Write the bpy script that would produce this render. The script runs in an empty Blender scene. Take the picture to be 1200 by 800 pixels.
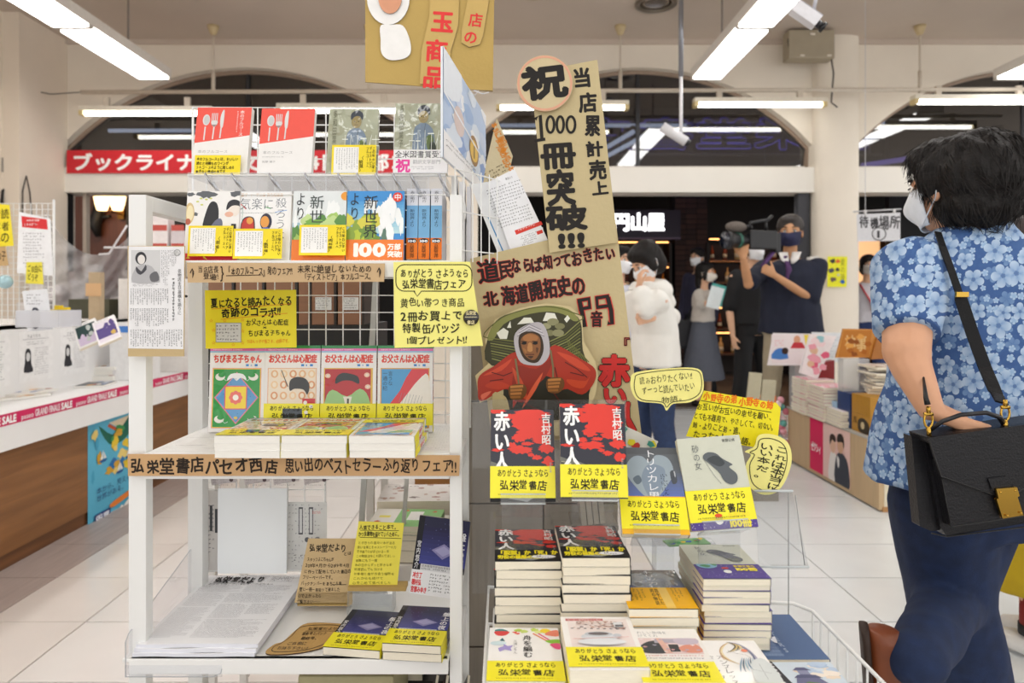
import bpy, bmesh, math, random
from mathutils import Vector, Matrix, noise, Euler
S = bpy.context.scene
C = S.collection
R = math.radians
random.seed(7)

# ---------------------------------------------------------------- camera, world, exposure
H = 1.25                     # eye height; y of the world runs away from the camera
FPX = 800.0                  # focal length in pixels of the 1200 x 800 frame
CX, HY = 589.0, 348.0        # vanishing point of the aisle
cam = bpy.data.cameras.new('camera')
cam.sensor_width = 36.0
cam.lens = FPX / 1200 * 36
cam.shift_x = (600 - CX) / 1200
cam.shift_y = -(400 - HY) / 1200
cam.clip_start = 0.05
cam.dof.use_dof = True
cam.dof.focus_distance = 1.35
cam.dof.aperture_fstop = 4.5
camo = bpy.data.objects.new('camera', cam)
camo.location = (0, 0, H)
camo.rotation_euler = (R(90), 0, 0)
C.objects.link(camo)
S.camera = camo
w = bpy.data.worlds.new('world')
S.world = w
w.use_nodes = True
w.node_tree.nodes['Background'].inputs[0].default_value = (1.0, .985, .96, 1)
w.node_tree.nodes['Background'].inputs[1].default_value = 1.3
S.view_settings.view_transform = 'Standard'
S.view_settings.look = 'None'
S.view_settings.gamma = 1
S.view_settings.exposure = 0.14
S.cycles.max_bounces = 10
S.cycles.transparent_max_bounces = 24
LAMP = 8.0                   # emission of the ceiling lamps' diffusers
TRACK = 8.0

# ---------------------------------------------------------------- helpers
def P(px, py, d):
    return Vector(((px - CX) / FPX * d, d, H - (py - HY) / FPX * d))
def lin(c):
    if isinstance(c, str):
        c = [int(c[i:i + 2], 16) for i in (0, 2, 4)]
    r = []
    for v in c[:3]:
        v = v / 255
        r.append(v / 12.92 if v <= .04045 else ((v + .055) / 1.055) ** 2.4)
    return (*r, 1)
MATS = {}
def mat(col, rough=.6, metal=0, emit=0, nz=None, bump=None, spec=.5, wave=None, coat=0, name=None):
    """procedural material; nz=(scale, amount) mottles the colour, bump=(scale, strength), wave=(scale, amount, axis)"""
    k = (str(col), rough, metal, emit, nz, bump, spec, wave, coat)
    if k in MATS:
        return MATS[k]
    m = bpy.data.materials.new(name or 'paint_' + (col if isinstance(col, str) else '%02x%02x%02x' % tuple(col)))
    m.use_nodes = True
    N = m.node_tree.nodes; L = m.node_tree.links
    b = N['Principled BSDF']
    c = lin(col)
    b.inputs['Base Color'].default_value = c
    b.inputs['Roughness'].default_value = rough
    b.inputs['Metallic'].default_value = metal
    b.inputs['Specular IOR Level'].default_value = spec
    b.inputs['Coat Weight'].default_value = coat
    b.inputs['Coat Roughness'].default_value = .1
    if emit:
        b.inputs['Emission Color'].default_value = c
        b.inputs['Emission Strength'].default_value = emit
    if nz is None and not emit and not metal:
        nz = (35, .05)
    if nz or bump or wave:
        tc = N.new('ShaderNodeTexCoord')
    src = None
    if nz:
        n = N.new('ShaderNodeTexNoise'); n.inputs['Scale'].default_value = nz[0]; n.inputs['Detail'].default_value = 4
        L.new(tc.outputs['Object'], n.inputs['Vector'])
        src = n.outputs['Fac']; amt = nz[1]
    if wave:
        mp = N.new('ShaderNodeMapping'); L.new(tc.outputs['Object'], mp.inputs['Vector'])
        sc = [wave[0]] * 3
        sc['XYZ'.index(wave[2])] = wave[0] * 14
        mp.inputs['Scale'].default_value = sc
        n = N.new('ShaderNodeTexNoise'); n.inputs['Scale'].default_value = 1; n.inputs['Detail'].default_value = 6
        n.inputs['Distortion'].default_value = .4
        L.new(mp.outputs[0], n.inputs['Vector']); src = n.outputs['Fac']; amt = wave[1]
    if src:
        mr = N.new('ShaderNodeMapRange'); L.new(src, mr.inputs[0])
        mr.inputs[1].default_value = .25; mr.inputs[2].default_value = .75
        mr.inputs[3].default_value = 1 - amt; mr.inputs[4].default_value = 1 + amt
        mx = N.new('ShaderNodeVectorMath'); mx.operation = 'SCALE'
        mx.inputs[0].default_value = c[:3]; L.new(mr.outputs[0], mx.inputs['Scale'])
        L.new(mx.outputs[0], b.inputs['Base Color'])
    if coat >= .8:
        tc2 = N.new('ShaderNodeTexCoord'); n = N.new('ShaderNodeTexNoise'); n.inputs['Scale'].default_value = 16; n.inputs['Distortion'].default_value = 1.2
        bp = N.new('ShaderNodeBump'); bp.inputs['Strength'].default_value = .5; bp.inputs['Distance'].default_value = .012
        L.new(tc2.outputs['Object'], n.inputs['Vector']); L.new(n.outputs['Fac'], bp.inputs['Height']); L.new(bp.outputs[0], b.inputs['Coat Normal']); b.inputs['Coat Roughness'].default_value = .05
    if bump:
        n = N.new('ShaderNodeTexNoise'); n.inputs['Scale'].default_value = bump[0]; n.inputs['Detail'].default_value = 5
        L.new(tc.outputs['Object'], n.inputs['Vector'])
        bp = N.new('ShaderNodeBump'); bp.inputs['Strength'].default_value = bump[1]; bp.inputs['Distance'].default_value = .004
        L.new(n.outputs['Fac'], bp.inputs['Height']); L.new(bp.outputs[0], b.inputs['Normal'])
    MATS[k] = m
    return m
def clear(name, tint=(255, 255, 255), gloss=.12, rough=.03, milk=0.0):
    """thin clear plastic or glass: see-through with fresnel gloss"""
    k = ('clear', tint, gloss, rough, milk)
    if k in MATS: return MATS[k]
    m = bpy.data.materials.new(name); m.use_nodes = True
    N = m.node_tree.nodes; L = m.node_tree.links; N.clear()
    o = N.new('ShaderNodeOutputMaterial'); t = N.new('ShaderNodeBsdfTransparent'); g = N.new('ShaderNodeBsdfGlossy')
    t.inputs[0].default_value = lin(tint); g.inputs['Roughness'].default_value = rough
    lw = N.new('ShaderNodeFresnel'); lw.inputs[0].default_value = 1.45
    ge = N.new('ShaderNodeNewGeometry'); iv = N.new('ShaderNodeMath'); iv.operation = 'SUBTRACT'; iv.inputs[0].default_value = 1; L.new(ge.outputs['Backfacing'], iv.inputs[1])
    fb = N.new('ShaderNodeMath'); fb.operation = 'MULTIPLY'; L.new(iv.outputs[0], fb.inputs[1])
    mr = N.new('ShaderNodeMath'); mr.operation = 'MULTIPLY_ADD'
    mr.inputs[1].default_value = 1.0; mr.inputs[2].default_value = gloss * .25
    L.new(lw.outputs[0], mr.inputs[0]); L.new(mr.outputs[0], fb.inputs[0])
    mx = N.new('ShaderNodeMixShader'); L.new(fb.outputs[0], mx.inputs[0]); L.new(t.outputs[0], mx.inputs[1]); L.new(g.outputs[0], mx.inputs[2])
    last = mx
    if milk:
        d = N.new('ShaderNodeBsdfDiffuse'); d.inputs[0].default_value = lin((240, 240, 242))
        m2 = N.new('ShaderNodeMixShader'); m2.inputs[0].default_value = milk
        L.new(mx.outputs[0], m2.inputs[1]); L.new(d.outputs[0], m2.inputs[2]); last = m2
    L.new(last.outputs[0], o.inputs[0])
    MATS[k] = m
    return m

class MB:
    """collects shapes and links them as ONE mesh object"""
    def __init__(s): s.v = []; s.f = []; s.m = []; s.mats = []; s.sm = []
    def mi(s, m):
        if m not in s.mats: s.mats.append(m)
        return s.mats.index(m)
    def add(s, vs, fs, m, T=None, smooth=False):
        o = len(s.v)
        s.v += [tuple(T @ Vector(v)) for v in vs] if T is not None else [tuple(v) for v in vs]
        k = s.mi(m)
        for f in fs: s.f.append(tuple(i + o for i in f)); s.m.append(k); s.sm.append(smooth)
        return s
    def box(s, a, b, m, T=None, bev=0):
        x0, y0, z0 = [min(p, q) for p, q in zip(a, b)]; x1, y1, z1 = [max(p, q) for p, q in zip(a, b)]
        if bev <= 0:
            vs = [(x0, y0, z0), (x1, y0, z0), (x1, y1, z0), (x0, y1, z0), (x0, y0, z1), (x1, y0, z1), (x1, y1, z1), (x0, y1, z1)]
            return s.add(vs, [(0, 3, 2, 1), (4, 5, 6, 7), (0, 1, 5, 4), (1, 2, 6, 5), (2, 3, 7, 6), (3, 0, 4, 7)], m, T)
        bm = bmesh.new(); bmesh.ops.create_cube(bm, size=1)
        for v in bm.verts: v.co = Vector(((x0 + x1) / 2 + v.co.x * (x1 - x0), (y0 + y1) / 2 + v.co.y * (y1 - y0), (z0 + z1) / 2 + v.co.z * (z1 - z0)))
        bmesh.ops.bevel(bm, geom=bm.edges[:], offset=bev, segments=2, affect='EDGES', profile=.7)
        s.bm(bm, m, T); bm.free(); return s
    def bm(s, bm, m, T=None, smooth=False):
        bm.verts.index_update()
        return s.add([v.co.copy() for v in bm.verts], [[v.index for v in f.verts] for f in bm.faces], m, T, smooth)
    def tube(s, pts, r, m, n=8, T=None, cap=True, flat=1.0):
        pts = [Vector(p) for p in pts]; rs = r if isinstance(r, (list, tuple)) else [r] * len(pts)
        vs = []; fs = []; up = None
        for i, p in enumerate(pts):
            d = (pts[min(i + 1, len(pts) - 1)] - pts[max(i - 1, 0)]).normalized()
            if up is None: up = Vector((0, 0, 1)) if abs(d.z) < .9 else Vector((0, 1, 0))
            a = d.cross(up)
            if a.length < 1e-5: a = d.orthogonal()
            a.normalize(); b = a.cross(d).normalized(); up = b
            for k in range(n):
                t = 2 * math.pi * k / n + math.pi / n
                vs.append(p + a * math.cos(t) * rs[i] + b * math.sin(t) * rs[i] * flat)
        for i in range(len(pts) - 1):
            for k in range(n):
                fs.append((i * n + k, i * n + (k + 1) % n, (i + 1) * n + (k + 1) % n, (i + 1) * n + k))
        if cap: fs.append(tuple(range(n))[::-1]); fs.append(tuple((len(pts) - 1) * n + k for k in range(n)))
        return s.add(vs, fs, m, T, n > 5)
    def lathe(s, prof, m, n=20, T=None):
        vs = []; fs = []
        for r, z in prof:
            for k in range(n):
                t = 2 * math.pi * k / n; vs.append((r * math.cos(t), r * math.sin(t), z))
        for i in range(len(prof) - 1):
            for k in range(n): fs.append((i * n + k, i * n + (k + 1) % n, (i + 1) * n + (k + 1) % n, (i + 1) * n + k))
        fs.append(tuple(range(n))[::-1]); fs.append(tuple((len(prof) - 1) * n + k for k in range(n)))
        return s.add(vs, fs, m, T, True)
    def ball(s, c, r, m, n=14, T=None):
        r = r if isinstance(r, (tuple, list)) else (r, r, r)
        bm = bmesh.new(); bmesh.ops.create_uvsphere(bm, u_segments=n, v_segments=max(6, n // 2 + 2), radius=1)
        for v in bm.verts: v.co = Vector((c[0] + v.co.x * r[0], c[1] + v.co.y * r[1], c[2] + v.co.z * r[2]))
        s.bm(bm, m, T, True); bm.free(); return s
    def slab(s, poly, z0, z1, m, T=None, edge=None):
        """extruded polygon in XY between z0 and z1"""
        n = len(poly)
        a = sum(poly[i][0] * poly[(i + 1) % n][1] - poly[(i + 1) % n][0] * poly[i][1] for i in range(n))
        if a < 0: poly = poly[::-1]
        vs = [(x, y, z0) for x, y in poly] + [(x, y, z1) for x, y in poly]
        s.add(vs, [tuple(range(n, 2 * n)), tuple(range(n))[::-1]], m, T)
        return s.add(vs, [(i, (i + 1) % n, n + (i + 1) % n, n + i) for i in range(n)], edge or m, T)
    def build(s, name, parent=None, M=None):
        me = bpy.data.meshes.new(name); me.from_pydata(s.v, [], s.f)
        for m in s.mats: me.materials.append(m)
        me.polygons.foreach_set('material_index', s.m); me.polygons.foreach_set('use_smooth', s.sm)
        me.update()
        o = bpy.data.objects.new(name, me); C.objects.link(o)
        if parent is not None: o.parent = parent
        if M is not None: o.matrix_local = M
        return o

def tag(o, label=None, cat=None, group=None, kind=None):
    for k, v in (('label', label), ('category', cat), ('group', group), ('kind', kind)):
        if v: o[k] = v
    return o
def thing(name, label, cat, M=None, group=None):
    o = bpy.data.objects.new(name, None); o.empty_display_size = .1; C.objects.link(o)
    if M is not None: o.matrix_world = M if isinstance(M, Matrix) else Matrix.Translation(M)
    return tag(o, label, cat, group)
def copy_thing(root, M, label=None, group=None):
    c = root.copy(); C.objects.link(c); c.matrix_world = M
    if label: c['label'] = label
    if group: c['group'] = group
    def rec(o, p):
        for ch in [q for q in o.children]:
            d = ch.copy(); C.objects.link(d); d.parent = p; rec(ch, d)
    rec(root, c)
    return c
def lay(x, y, z, yaw=0):                       # cover up, top edge away from the camera
    return Matrix.Translation((x, y, z)) @ Matrix.Rotation(R(yaw), 4, 'Z')
def stand(x, y, z, tilt=0, yaw=0, roll=0):     # face towards the camera, leaning back by tilt
    return Matrix.Translation((x, y, z)) @ Matrix.Rotation(R(yaw), 4, 'Z') @ Matrix.Rotation(R(90 - tilt), 4, 'X') @ Matrix.Rotation(R(roll), 4, 'Z')

# ---- lettering and flat print
GL = {}
def glyph(ch, bold=0.0):
    k = (ch, round(bold, 3))
    if k not in GL:
        cu = bpy.data.curves.new('g', 'FONT'); cu.body = ch; cu.resolution_u = 2; cu.offset = bold
        ob = bpy.data.objects.new('g', cu); me = ob.to_mesh()
        vs = [(v.co.x, v.co.y) for v in me.vertices]; fs = [tuple(p.vertices) for p in me.polygons]
        ob.to_mesh_clear(); bpy.data.objects.remove(ob); bpy.data.curves.remove(cu)
        if ord(ch) > 0x2000: adv = 1.0; off = 0
        elif not vs: adv = .35; off = 0
        else:
            x0 = min(v[0] for v in vs); x1 = max(v[0] for v in vs); off = x0 - .04; adv = x1 - x0 + .1
        GL[k] = ([(x - off, y + .12) for x, y in vs], fs, adv)
    return GL[k]
def smooth_poly(pts, n=5):
    out = []; N = len(pts)
    for i in range(N):
        p0, p1, p2, p3 = [Vector(pts[(i + k - 1) % N]) for k in range(4)]
        for j in range(n):
            t = j / n
            out.append(tuple(.5 * ((2 * p1) + (p2 - p0) * t + (2 * p0 - 5 * p1 + 4 * p2 - p3) * t * t + (3 * p1 - p0 - 3 * p2 + p3) * t ** 3)))
    return out
def ell(cx, cy, rx, ry, n=20, a0=0):
    return [(cx + rx * math.cos(a0 + 2 * math.pi * k / n), cy + ry * math.sin(a0 + 2 * math.pi * k / n)) for k in range(n)]
class Art:
    """flat print in units u (metres per unit), y down, origin (ox, oy); every layer a hair above the last"""
    def __init__(s, u, ox=0, oy=0, z=.0004, dz=.00003, rough=.5, coat=0, seed=1):
        s.u = u; s.ox = ox; s.oy = oy; s.z = z; s.dz = dz; s.mb = MB(); s.rough = rough; s.coat = coat; s.rnd = random.Random(seed)
    clip = None
    def clipped(s, pts):
        for ax, lim, sg in ((0, s.clip[0], 1), (0, s.clip[2], -1), (1, s.clip[1], 1), (1, s.clip[3], -1)):
            out = []
            for i in range(len(pts)):
                p, q = pts[i - 1], pts[i]; a, b = (p[ax] - lim) * sg, (q[ax] - lim) * sg
                if (a >= 0) != (b >= 0): t = a / (a - b); out.append((p[0] + (q[0] - p[0]) * t, p[1] + (q[1] - p[1]) * t))
                if b >= 0: out.append(q)
            pts = out
            if not pts: break
        return pts
    def mt(s, c): return mat(c, s.rough, nz=(60, .02), coat=s.coat, spec=.28) if not isinstance(c, bpy.types.Material) else c
    def pt(s, x, y): return ((x - s.ox) * s.u, -(y - s.oy) * s.u, s.z)
    def raw(s, pts, faces, c):
        s.mb.add([s.pt(x, y) for x, y in pts], faces, s.mt(c)); s.z += s.dz
    def poly(s, pts, c, sm=0):
        if sm: pts = smooth_poly(pts, sm)
        if s.clip: pts = s.clipped(pts)
        n = len(pts)
        if n < 3: return
        a = sum(pts[i][0] * pts[(i + 1) % n][1] - pts[(i + 1) % n][0] * pts[i][1] for i in range(n))
        if a > 0: pts = pts[::-1]
        s.raw(pts, [tuple(range(n))], c)
    def rect(s, x, y, w, h, c, rot=0):
        pts = [(x, y), (x, y + h), (x + w, y + h), (x + w, y)]
        if rot: pts = s.rotp(pts, x + w / 2, y + h / 2, rot)
        s.poly(pts, c)
    def rotp(s, pts, cx, cy, rot):
        ca, sa = math.cos(R(rot)), math.sin(R(rot))
        return [(cx + (x - cx) * ca - (y - cy) * sa, cy + (x - cx) * sa + (y - cy) * ca) for x, y in pts]
    def ell(s, cx, cy, rx, ry, c, n=20, rot=0): s.poly(s.rotp(ell(cx, cy, rx, ry, n), cx, cy, rot), c)
    def line(s, pts, wd, c, closed=False):
        vs = []; fs = []; n = len(pts)
        for i, p in enumerate(pts):
            a = Vector(pts[(i - 1) % n] if closed or i else p); b = Vector(pts[(i + 1) % n] if closed or i < n - 1 else p)
            d = (b - a); d = d.normalized() if d.length else Vector((1, 0))
            k = wd[i] / 2 if isinstance(wd, (list, tuple)) else wd / 2
            vs += [(p[0] - d.y * k, p[1] + d.x * k), (p[0] + d.y * k, p[1] - d.x * k)]
        for i in range(n if closed else n - 1):
            j = (i + 1) % n; fs.append((2 * i, 2 * j, 2 * j + 1, 2 * i + 1))
        s.raw(vs, fs, c)
    def text(s, t, x, y, w, h, c, bold=.01, vert=False, rot=0, hand=0, prop=True):
        rows = t.split('\n'); vs = []; fs = []
        n = len(rows)
        for ri, row in enumerate(rows):
            if vert: row = row.replace('ー', '｜').replace('(', '︵').replace(')', '︶')
            G = [glyph(ch, min(bold, 0)) for ch in row]
            tot = len(row) if vert else sum(g[2] for g in G)
            tot = max(tot, 1e-6); mx = s.maxlen(rows, vert, bold)
            pos = 0
            for g in G:
                jx = jy = 0; js = 1; jr = 0
                if hand:
                    jx = s.rnd.uniform(-.07, .07) * hand; jy = s.rnd.uniform(-.09, .09) * hand; js = 1 + s.rnd.uniform(-.16, .08) * hand; jr = s.rnd.uniform(-.13, .13) * hand
                o = len(vs); ca, sa = math.cos(jr), math.sin(jr)
                for gx, gy in g[0]:
                    qx, qy = (gx - .5) * js, (gy - .5) * js
                    qx, qy = qx * ca - qy * sa + .5 + jx, qx * sa + qy * ca + .5 + jy
                    if vert:
                        cw = w / n
                        if g[2] < 1: qx += (1 - g[2]) / 2
                        vs.append((x + w - (ri + 1) * cw + qx * cw * (.94 if n > 1 else 1), y + (pos + 1 - qy) / mx * h))
                    else:
                        rh = h / n
                        vs.append((x + (pos + qx) / mx * w, y + (ri + 1) * rh - qy * rh * (.9 if n > 1 else 1)))
                fs += [tuple(i + o for i in f) for f in g[1]]
                pos += 1 if vert else g[2]
        if rot: vs = s.rotp(vs, x + w / 2, y + h / 2, rot)
        if bold >= .012 and vs:                      # thicker pen: overlapping strokes a hair apart
            ml = s.maxlen(rows, vert, bold)
            em = min(w / n, h / ml) * .5 + max(w / n, h / ml) * .5 if vert else min(w / ml, h / n) * .5 + max(w / ml, h / n) * .5
            k = 8 if bold > .034 else 4; r = bold * em * .8
            for i in range(k):
                t = 2 * math.pi * (i + .5) / k; s.mb.add([s.pt(p[0] + r * math.cos(t), p[1] + r * math.sin(t)) for p in vs], fs, s.mt(c)); s.z += .000004
        s.raw(vs, fs, c)
    def maxlen(s, rows, vert, bold): return max(len(r) if vert else sum(glyph(ch)[2] for ch in r) for r in rows)
    def outl(s, t, x, y, w, h, c, c2, bold=.02, grow=.03, **k):
        st = s.rnd.getstate(); s.text(t, x, y, w, h, c2, bold=bold + grow, **k); s.rnd.setstate(st); s.text(t, x, y, w, h, c, bold=bold, **k)
    def fine(s, x, y, w, h, rows, c, vert=False, dens=.85, size=.62, rot=0, ragged=.1, gap=0):
        """print too small to read: rows of tiny strokes"""
        vs = []; fs = []
        L, W = (h, w) if vert else (w, h)
        ph = W / rows; cw = ph * .8
        for r in range(rows):
            end = L * (1 - (s.rnd.random() ** 3) * ragged * 4)
            a = 0.0
            while a < end - cw:
                if s.rnd.random() < dens:
                    for k in range(3):
                        hz = s.rnd.random() < .55
                        l_, t_ = (.8 * size, .16 * size) if hz else (.16 * size, .8 * size)
                        px = a + cw * s.rnd.uniform(0, .35); py = r * ph + ph * (.12 + s.rnd.uniform(0, .6 * size if hz else .1))
                        ww, hh = l_ * ph, t_ * ph
                        if vert: q = [(w - py - hh, px), (w - py, px), (w - py, px + ww), (w - py - hh, px + ww)]
                        else: q = [(px, py), (px, py + hh), (px + ww, py + hh), (px + ww, py)]
                        o = len(vs); vs += [(x + i, y + j) for i, j in q]; fs.append((o + 3, o + 2, o + 1, o) if vert else (o, o + 1, o + 2, o + 3))
                a += cw
        if rot: vs = s.rotp(vs, x + w / 2, y + h / 2, rot)
        if vs: s.raw(vs, fs, c)
    def build(s, name, parent, M=None): return s.mb.build(name, parent, M)

CARD = dict(nz=(9, .07), bump=(90, .25))
def kraft(c='cbb78c'): return mat(c, .8, nz=(9, .05), bump=(120, .2), name='cardboard')
def sheet(name, label, cat, d, poly, m, draw=None, th=.0015, tilt=0, yaw=0, sm=0, edge=None, printname='lettering', group=None, hand_seed=3, parent=None, rough=.55, coat=0, dz=.00004):
    """a flat card at depth d, outline and print given in photograph pixels, kept in one upright plane"""
    x0 = sum(p[0] for p in poly) / len(poly); y0 = max(p[1] for p in poly)
    c = P(x0, y0, d); M = stand(c.x, c.y, c.z, tilt, yaw)
    u = d / FPX
    t = thing(name, label, cat, M, group) if parent is None else parent
    if sm: poly = smooth_poly(poly, sm)
    pts = [((x - x0) * u, -(y - y0) * u / math.cos(R(tilt))) for x, y in poly]
    b = MB(); b.slab(pts, -th, 0, m, edge=edge)
    MM = None
    if parent is not None: MM = parent.matrix_world.inverted() @ M
    b.build('sheet' if parent is None else name, t, MM)
    if draw:
        a = Art(u, x0, y0, rough=rough, coat=coat, seed=hand_seed, dz=dz); a.z = max(a.z, .0004 - th); draw(a); a.build(printname, t, MM)
    return t

# ---------------------------------------------------------------- the room
def struct(mb, name, parent=None, M=None):
    o = mb.build(name, parent, M)
    if parent is None: o['kind'] = 'structure'
    return o
WALL = mat('efe6d8', .75, nz=(3, .03), bump=(60, .1))
CEIL = mat('cdbfb2', .85, nz=(2, .03))
WALLL = mat('ece0d0', .8, nz=(3, .03), bump=(50, .1))
WHITE = mat('f2f2f0', .35, nz=(20, .015))
YB = 7.5
def X(px, d=YB): return (px - CX) / FPX * d
def Z(py, d=YB): return H - (py - HY) / FPX * d
CZ = 4.07
# floor: grout bed and single tiles
fl = struct(MB().box((-5.2, -2.5, -.05), (9.2, YB + .1, -.006), mat('8d8580', .9)), 'floor')
TW, TD = .767, .413
tm = [mat('e9e3dd', .16, nz=(4, .03), bump=(5, .04)), mat('e4ddd6', .2, nz=(4, .03), bump=(5, .04)), mat('ece8e4', .14, nz=(4, .03), bump=(5, .04))]
tme = []
for m in tm:
    b = MB(); g = .003
    b.box((g, g, -.006), (TW - g, TD - g, 0), m, bev=.0015); o = b.build('tile', fl); tme.append(o.data); bpy.data.objects.remove(o)
q = MB(); q.box((.003, .003, -.006), (TW - .003, TD - .003, 0), mat('e4e8ea', .16, nz=(4, .04), bump=(5, .04)), bev=.0015); o = q.build('tile', fl); cool = o.data; bpy.data.objects.remove(o)  # cooler light over the right floor, put into the tile colour
for j in range(-3, 16):
    y = 2.217 + (j - 3) * TD
    if y < .5 or y > YB - .1: continue
    for i in range(-3, 9):
        x = -.84 + i * TW
        if x < -1.63: continue
        if x > y * .8 + .3 or x + TW < -y * .8 - .3: continue
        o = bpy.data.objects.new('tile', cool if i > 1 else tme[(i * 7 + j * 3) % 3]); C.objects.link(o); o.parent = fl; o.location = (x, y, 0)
for j in range(16):
    y = 2.217 + (j - 3) * TD
    if y < .9 or y > YB - .1: continue
    b = MB(); b.box((-1.987, y + .002, -.006), (-1.61, y + TD - .002, 0), tm[0]); b.build('tile', fl)
    b = MB(); b.box((-2.42, y + .002, -.006), (-1.993, y + TD - .002, 0), mat('b7aaa4', .35, wave=(3, .12, 'X'))); b.build('border_plank', fl)
b = MB(); b.box((-5.1, .5, -.006), (-2.425, YB, -.001), mat('b7aaa4', .5)); b.build('floor_border', fl)
struct(MB().box((-5.2, -2.5, CZ), (9.2, YB + .3, CZ + .1), CEIL), 'ceiling')
b = MB(); b.box((-5.1, -2.5, 0), (-4.95, YB, CZ), WALLL); b.box((-4.95, 6.75, 0), (-4.78, YB, CZ), WALLL)
b.tube([(-4.93, .5, Z(222, 6)), (-4.93, 6.7, Z(222, 6) - .02)], .006, mat('8a8278', .6), 6)
struct(b, 'wall_left')
# back wall: three segmental arches over a beam and pillars
arch = [(X(72), X(500)), (X(548), X(952)), (X(1003), X(1003) + 3.86)]
SPZ, PKZ, BT, BB = Z(170), Z(79), Z(197), Z(226)
TH = .24
b = MB()
def arcz(x, a, c):
    hw = (c - a) / 2; rise = PKZ - SPZ; Rr = (hw * hw + rise * rise) / (2 * rise)
    return SPZ - (Rr - rise) + math.sqrt(max(Rr * Rr - (x - (a + c) / 2) ** 2, 0))
edges = [-5.1, arch[0][0], arch[0][1], arch[1][0], arch[1][1], arch[2][0], arch[2][1], 9.2]
for i in range(0, 8, 2):
    b.box((edges[i], YB, 0), (edges[i + 1], YB + TH, CZ), WALL)
for a, c in arch:
    n = 40
    for k in range(n):
        x0 = a + (c - a) * k / n; x1 = a + (c - a) * (k + 1) / n
        z0, z1 = arcz(x0, a, c), arcz(x1, a, c)
        vs = [(x0, YB, z0), (x1, YB, z1), (x1, YB, CZ), (x0, YB, CZ), (x0, YB + TH, z0), (x1, YB + TH, z1), (x0, YB + TH, CZ), (x1, YB + TH, CZ)]
        b.add(vs, [(0, 1, 2, 3), (0, 4, 5, 1), (4, 6, 7, 5)], WALL)
struct(b, 'wall_back')
b = MB()
for a, c in arch: b.box((a, YB - .05, BB), (c, YB + TH, BT), mat('eeeae2', .5, nz=(3, .02)))
struct(b, 'trim_1')
tri = mat('9c8878', .6, nz=(10, .08))
b = MB()
for a, c in arch:
    n = 40
    pts = [(a + .03, SPZ - .25)] + [(a + (c - a) * k / n, arcz(a + (c - a) * k / n, a, c)) for k in range(n + 1)] + [(c - .03, SPZ - .25)]
    b.tube([(x, YB + .12, z - .015) for x, z in pts], .028, tri, 6)
struct(b, 'trim_2')
# pillar between the middle and right openings
b = MB()
n = 24
cx = (X(952) + X(1003)) / 2; hw = (X(1003) - X(952)) / 2
poly = [(cx - hw, YB + .1), (cx + hw, YB + .1)] + [(cx + hw * math.cos(t), YB - .17 * math.sin(t) ** .6) for t in [math.pi * k / n for k in range(n + 1)]]
b.slab(poly[2:], 0, CZ, WALL)
struct(b, 'wall_pillar')
b = MB(); b.box((X(560), YB - .012, Z(225)), (X(500), YB + .05, 0), WALL); struct(b, 'trim_3')
# coving line and ceiling access panel
b = MB(); b.box((-5, YB - .04, CZ - .05), (9, YB, CZ), CEIL); struct(b, 'trim_4')
glass = clear('window_glass', (150, 155, 165), .5, .02)
for k, (a, c) in enumerate(arch):
    b = MB(); n = 30
    pts = [(a, BT)] + [(c, BT)] + [(c - (c - a) * i / n, arcz(c - (c - a) * i / n, a, c)) for i in range(n + 1)]
    T = Matrix.Translation((0, YB + .13, 0)) @ Matrix.Rotation(R(90), 4, 'X')
    b.slab(pts, -.004, .004, glass, T)
    o = struct(b, 'window_%d' % (k + 1))
    f = MB(); mid = (a + c) / 2; dk = mat('2a2b30', .4)
    f.box((mid - .02, YB + .11, BT), (mid + .02, YB + .15, PKZ), dk)
    f.build('mullion', o)
    f = MB(); f.box((a, YB + .1, BT), (c, YB + .16, BT + .04), mat('d9d2c8', .5)); f.build('sill', o)
# door frames (the sliding doors stand open)
df = mat('3a3a3e', .35, metal=.6)
for k, (x0, x1) in enumerate([(X(72), X(78)), (X(550), X(556)), (X(936), X(950)), (X(1003), X(1006))]):
    b = MB(); b.box((x0, YB + .02, 0), (x1, YB + .12, BB), df); struct(b, 'door_%d' % (k + 1))
b = MB(); b.box((X(95), YB + .03, 0), (X(99), YB + .1, BB), mat('b9ada0', .4)); struct(b, 'door_5')

# ---- the arcade beyond the doors
Y2 = 11.0
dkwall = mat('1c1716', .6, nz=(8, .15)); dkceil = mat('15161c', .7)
b = MB(); b.box((-9, YB + TH, -.03), (13, Y2 + 1.5, -.001), mat('57504c', .35, nz=(3, .1))); of = struct(b, 'floor_arcade')
ot = [mat('6b625c', .3, nz=(4, .1)), mat('5d554f', .34, nz=(4, .1))]
me = []
for m in ot:
    q = MB(); q.box((.004, .004, -.001), (.596, .446, .003), m); o = q.build('paver', of); me.append(o.data); bpy.data.objects.remove(o)
for i in range(-6, 14):
    for j in range(7):
        x = i * .6 - .2
        if x < -3.2 or x > 7.6: continue
        o = bpy.data.objects.new('paver', me[(i * 5 + j * 3) % 2]); C.objects.link(o); o.parent = of; o.location = (x, YB + TH + .02 + j * .45, 0)
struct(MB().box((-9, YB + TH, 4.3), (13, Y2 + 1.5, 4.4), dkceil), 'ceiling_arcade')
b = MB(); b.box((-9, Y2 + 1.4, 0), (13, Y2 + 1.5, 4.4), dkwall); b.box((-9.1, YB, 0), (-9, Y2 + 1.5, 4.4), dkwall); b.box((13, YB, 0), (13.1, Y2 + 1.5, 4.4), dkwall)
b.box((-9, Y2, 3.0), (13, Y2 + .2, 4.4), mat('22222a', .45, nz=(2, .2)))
struct(b, 'wall_arcade')
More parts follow.
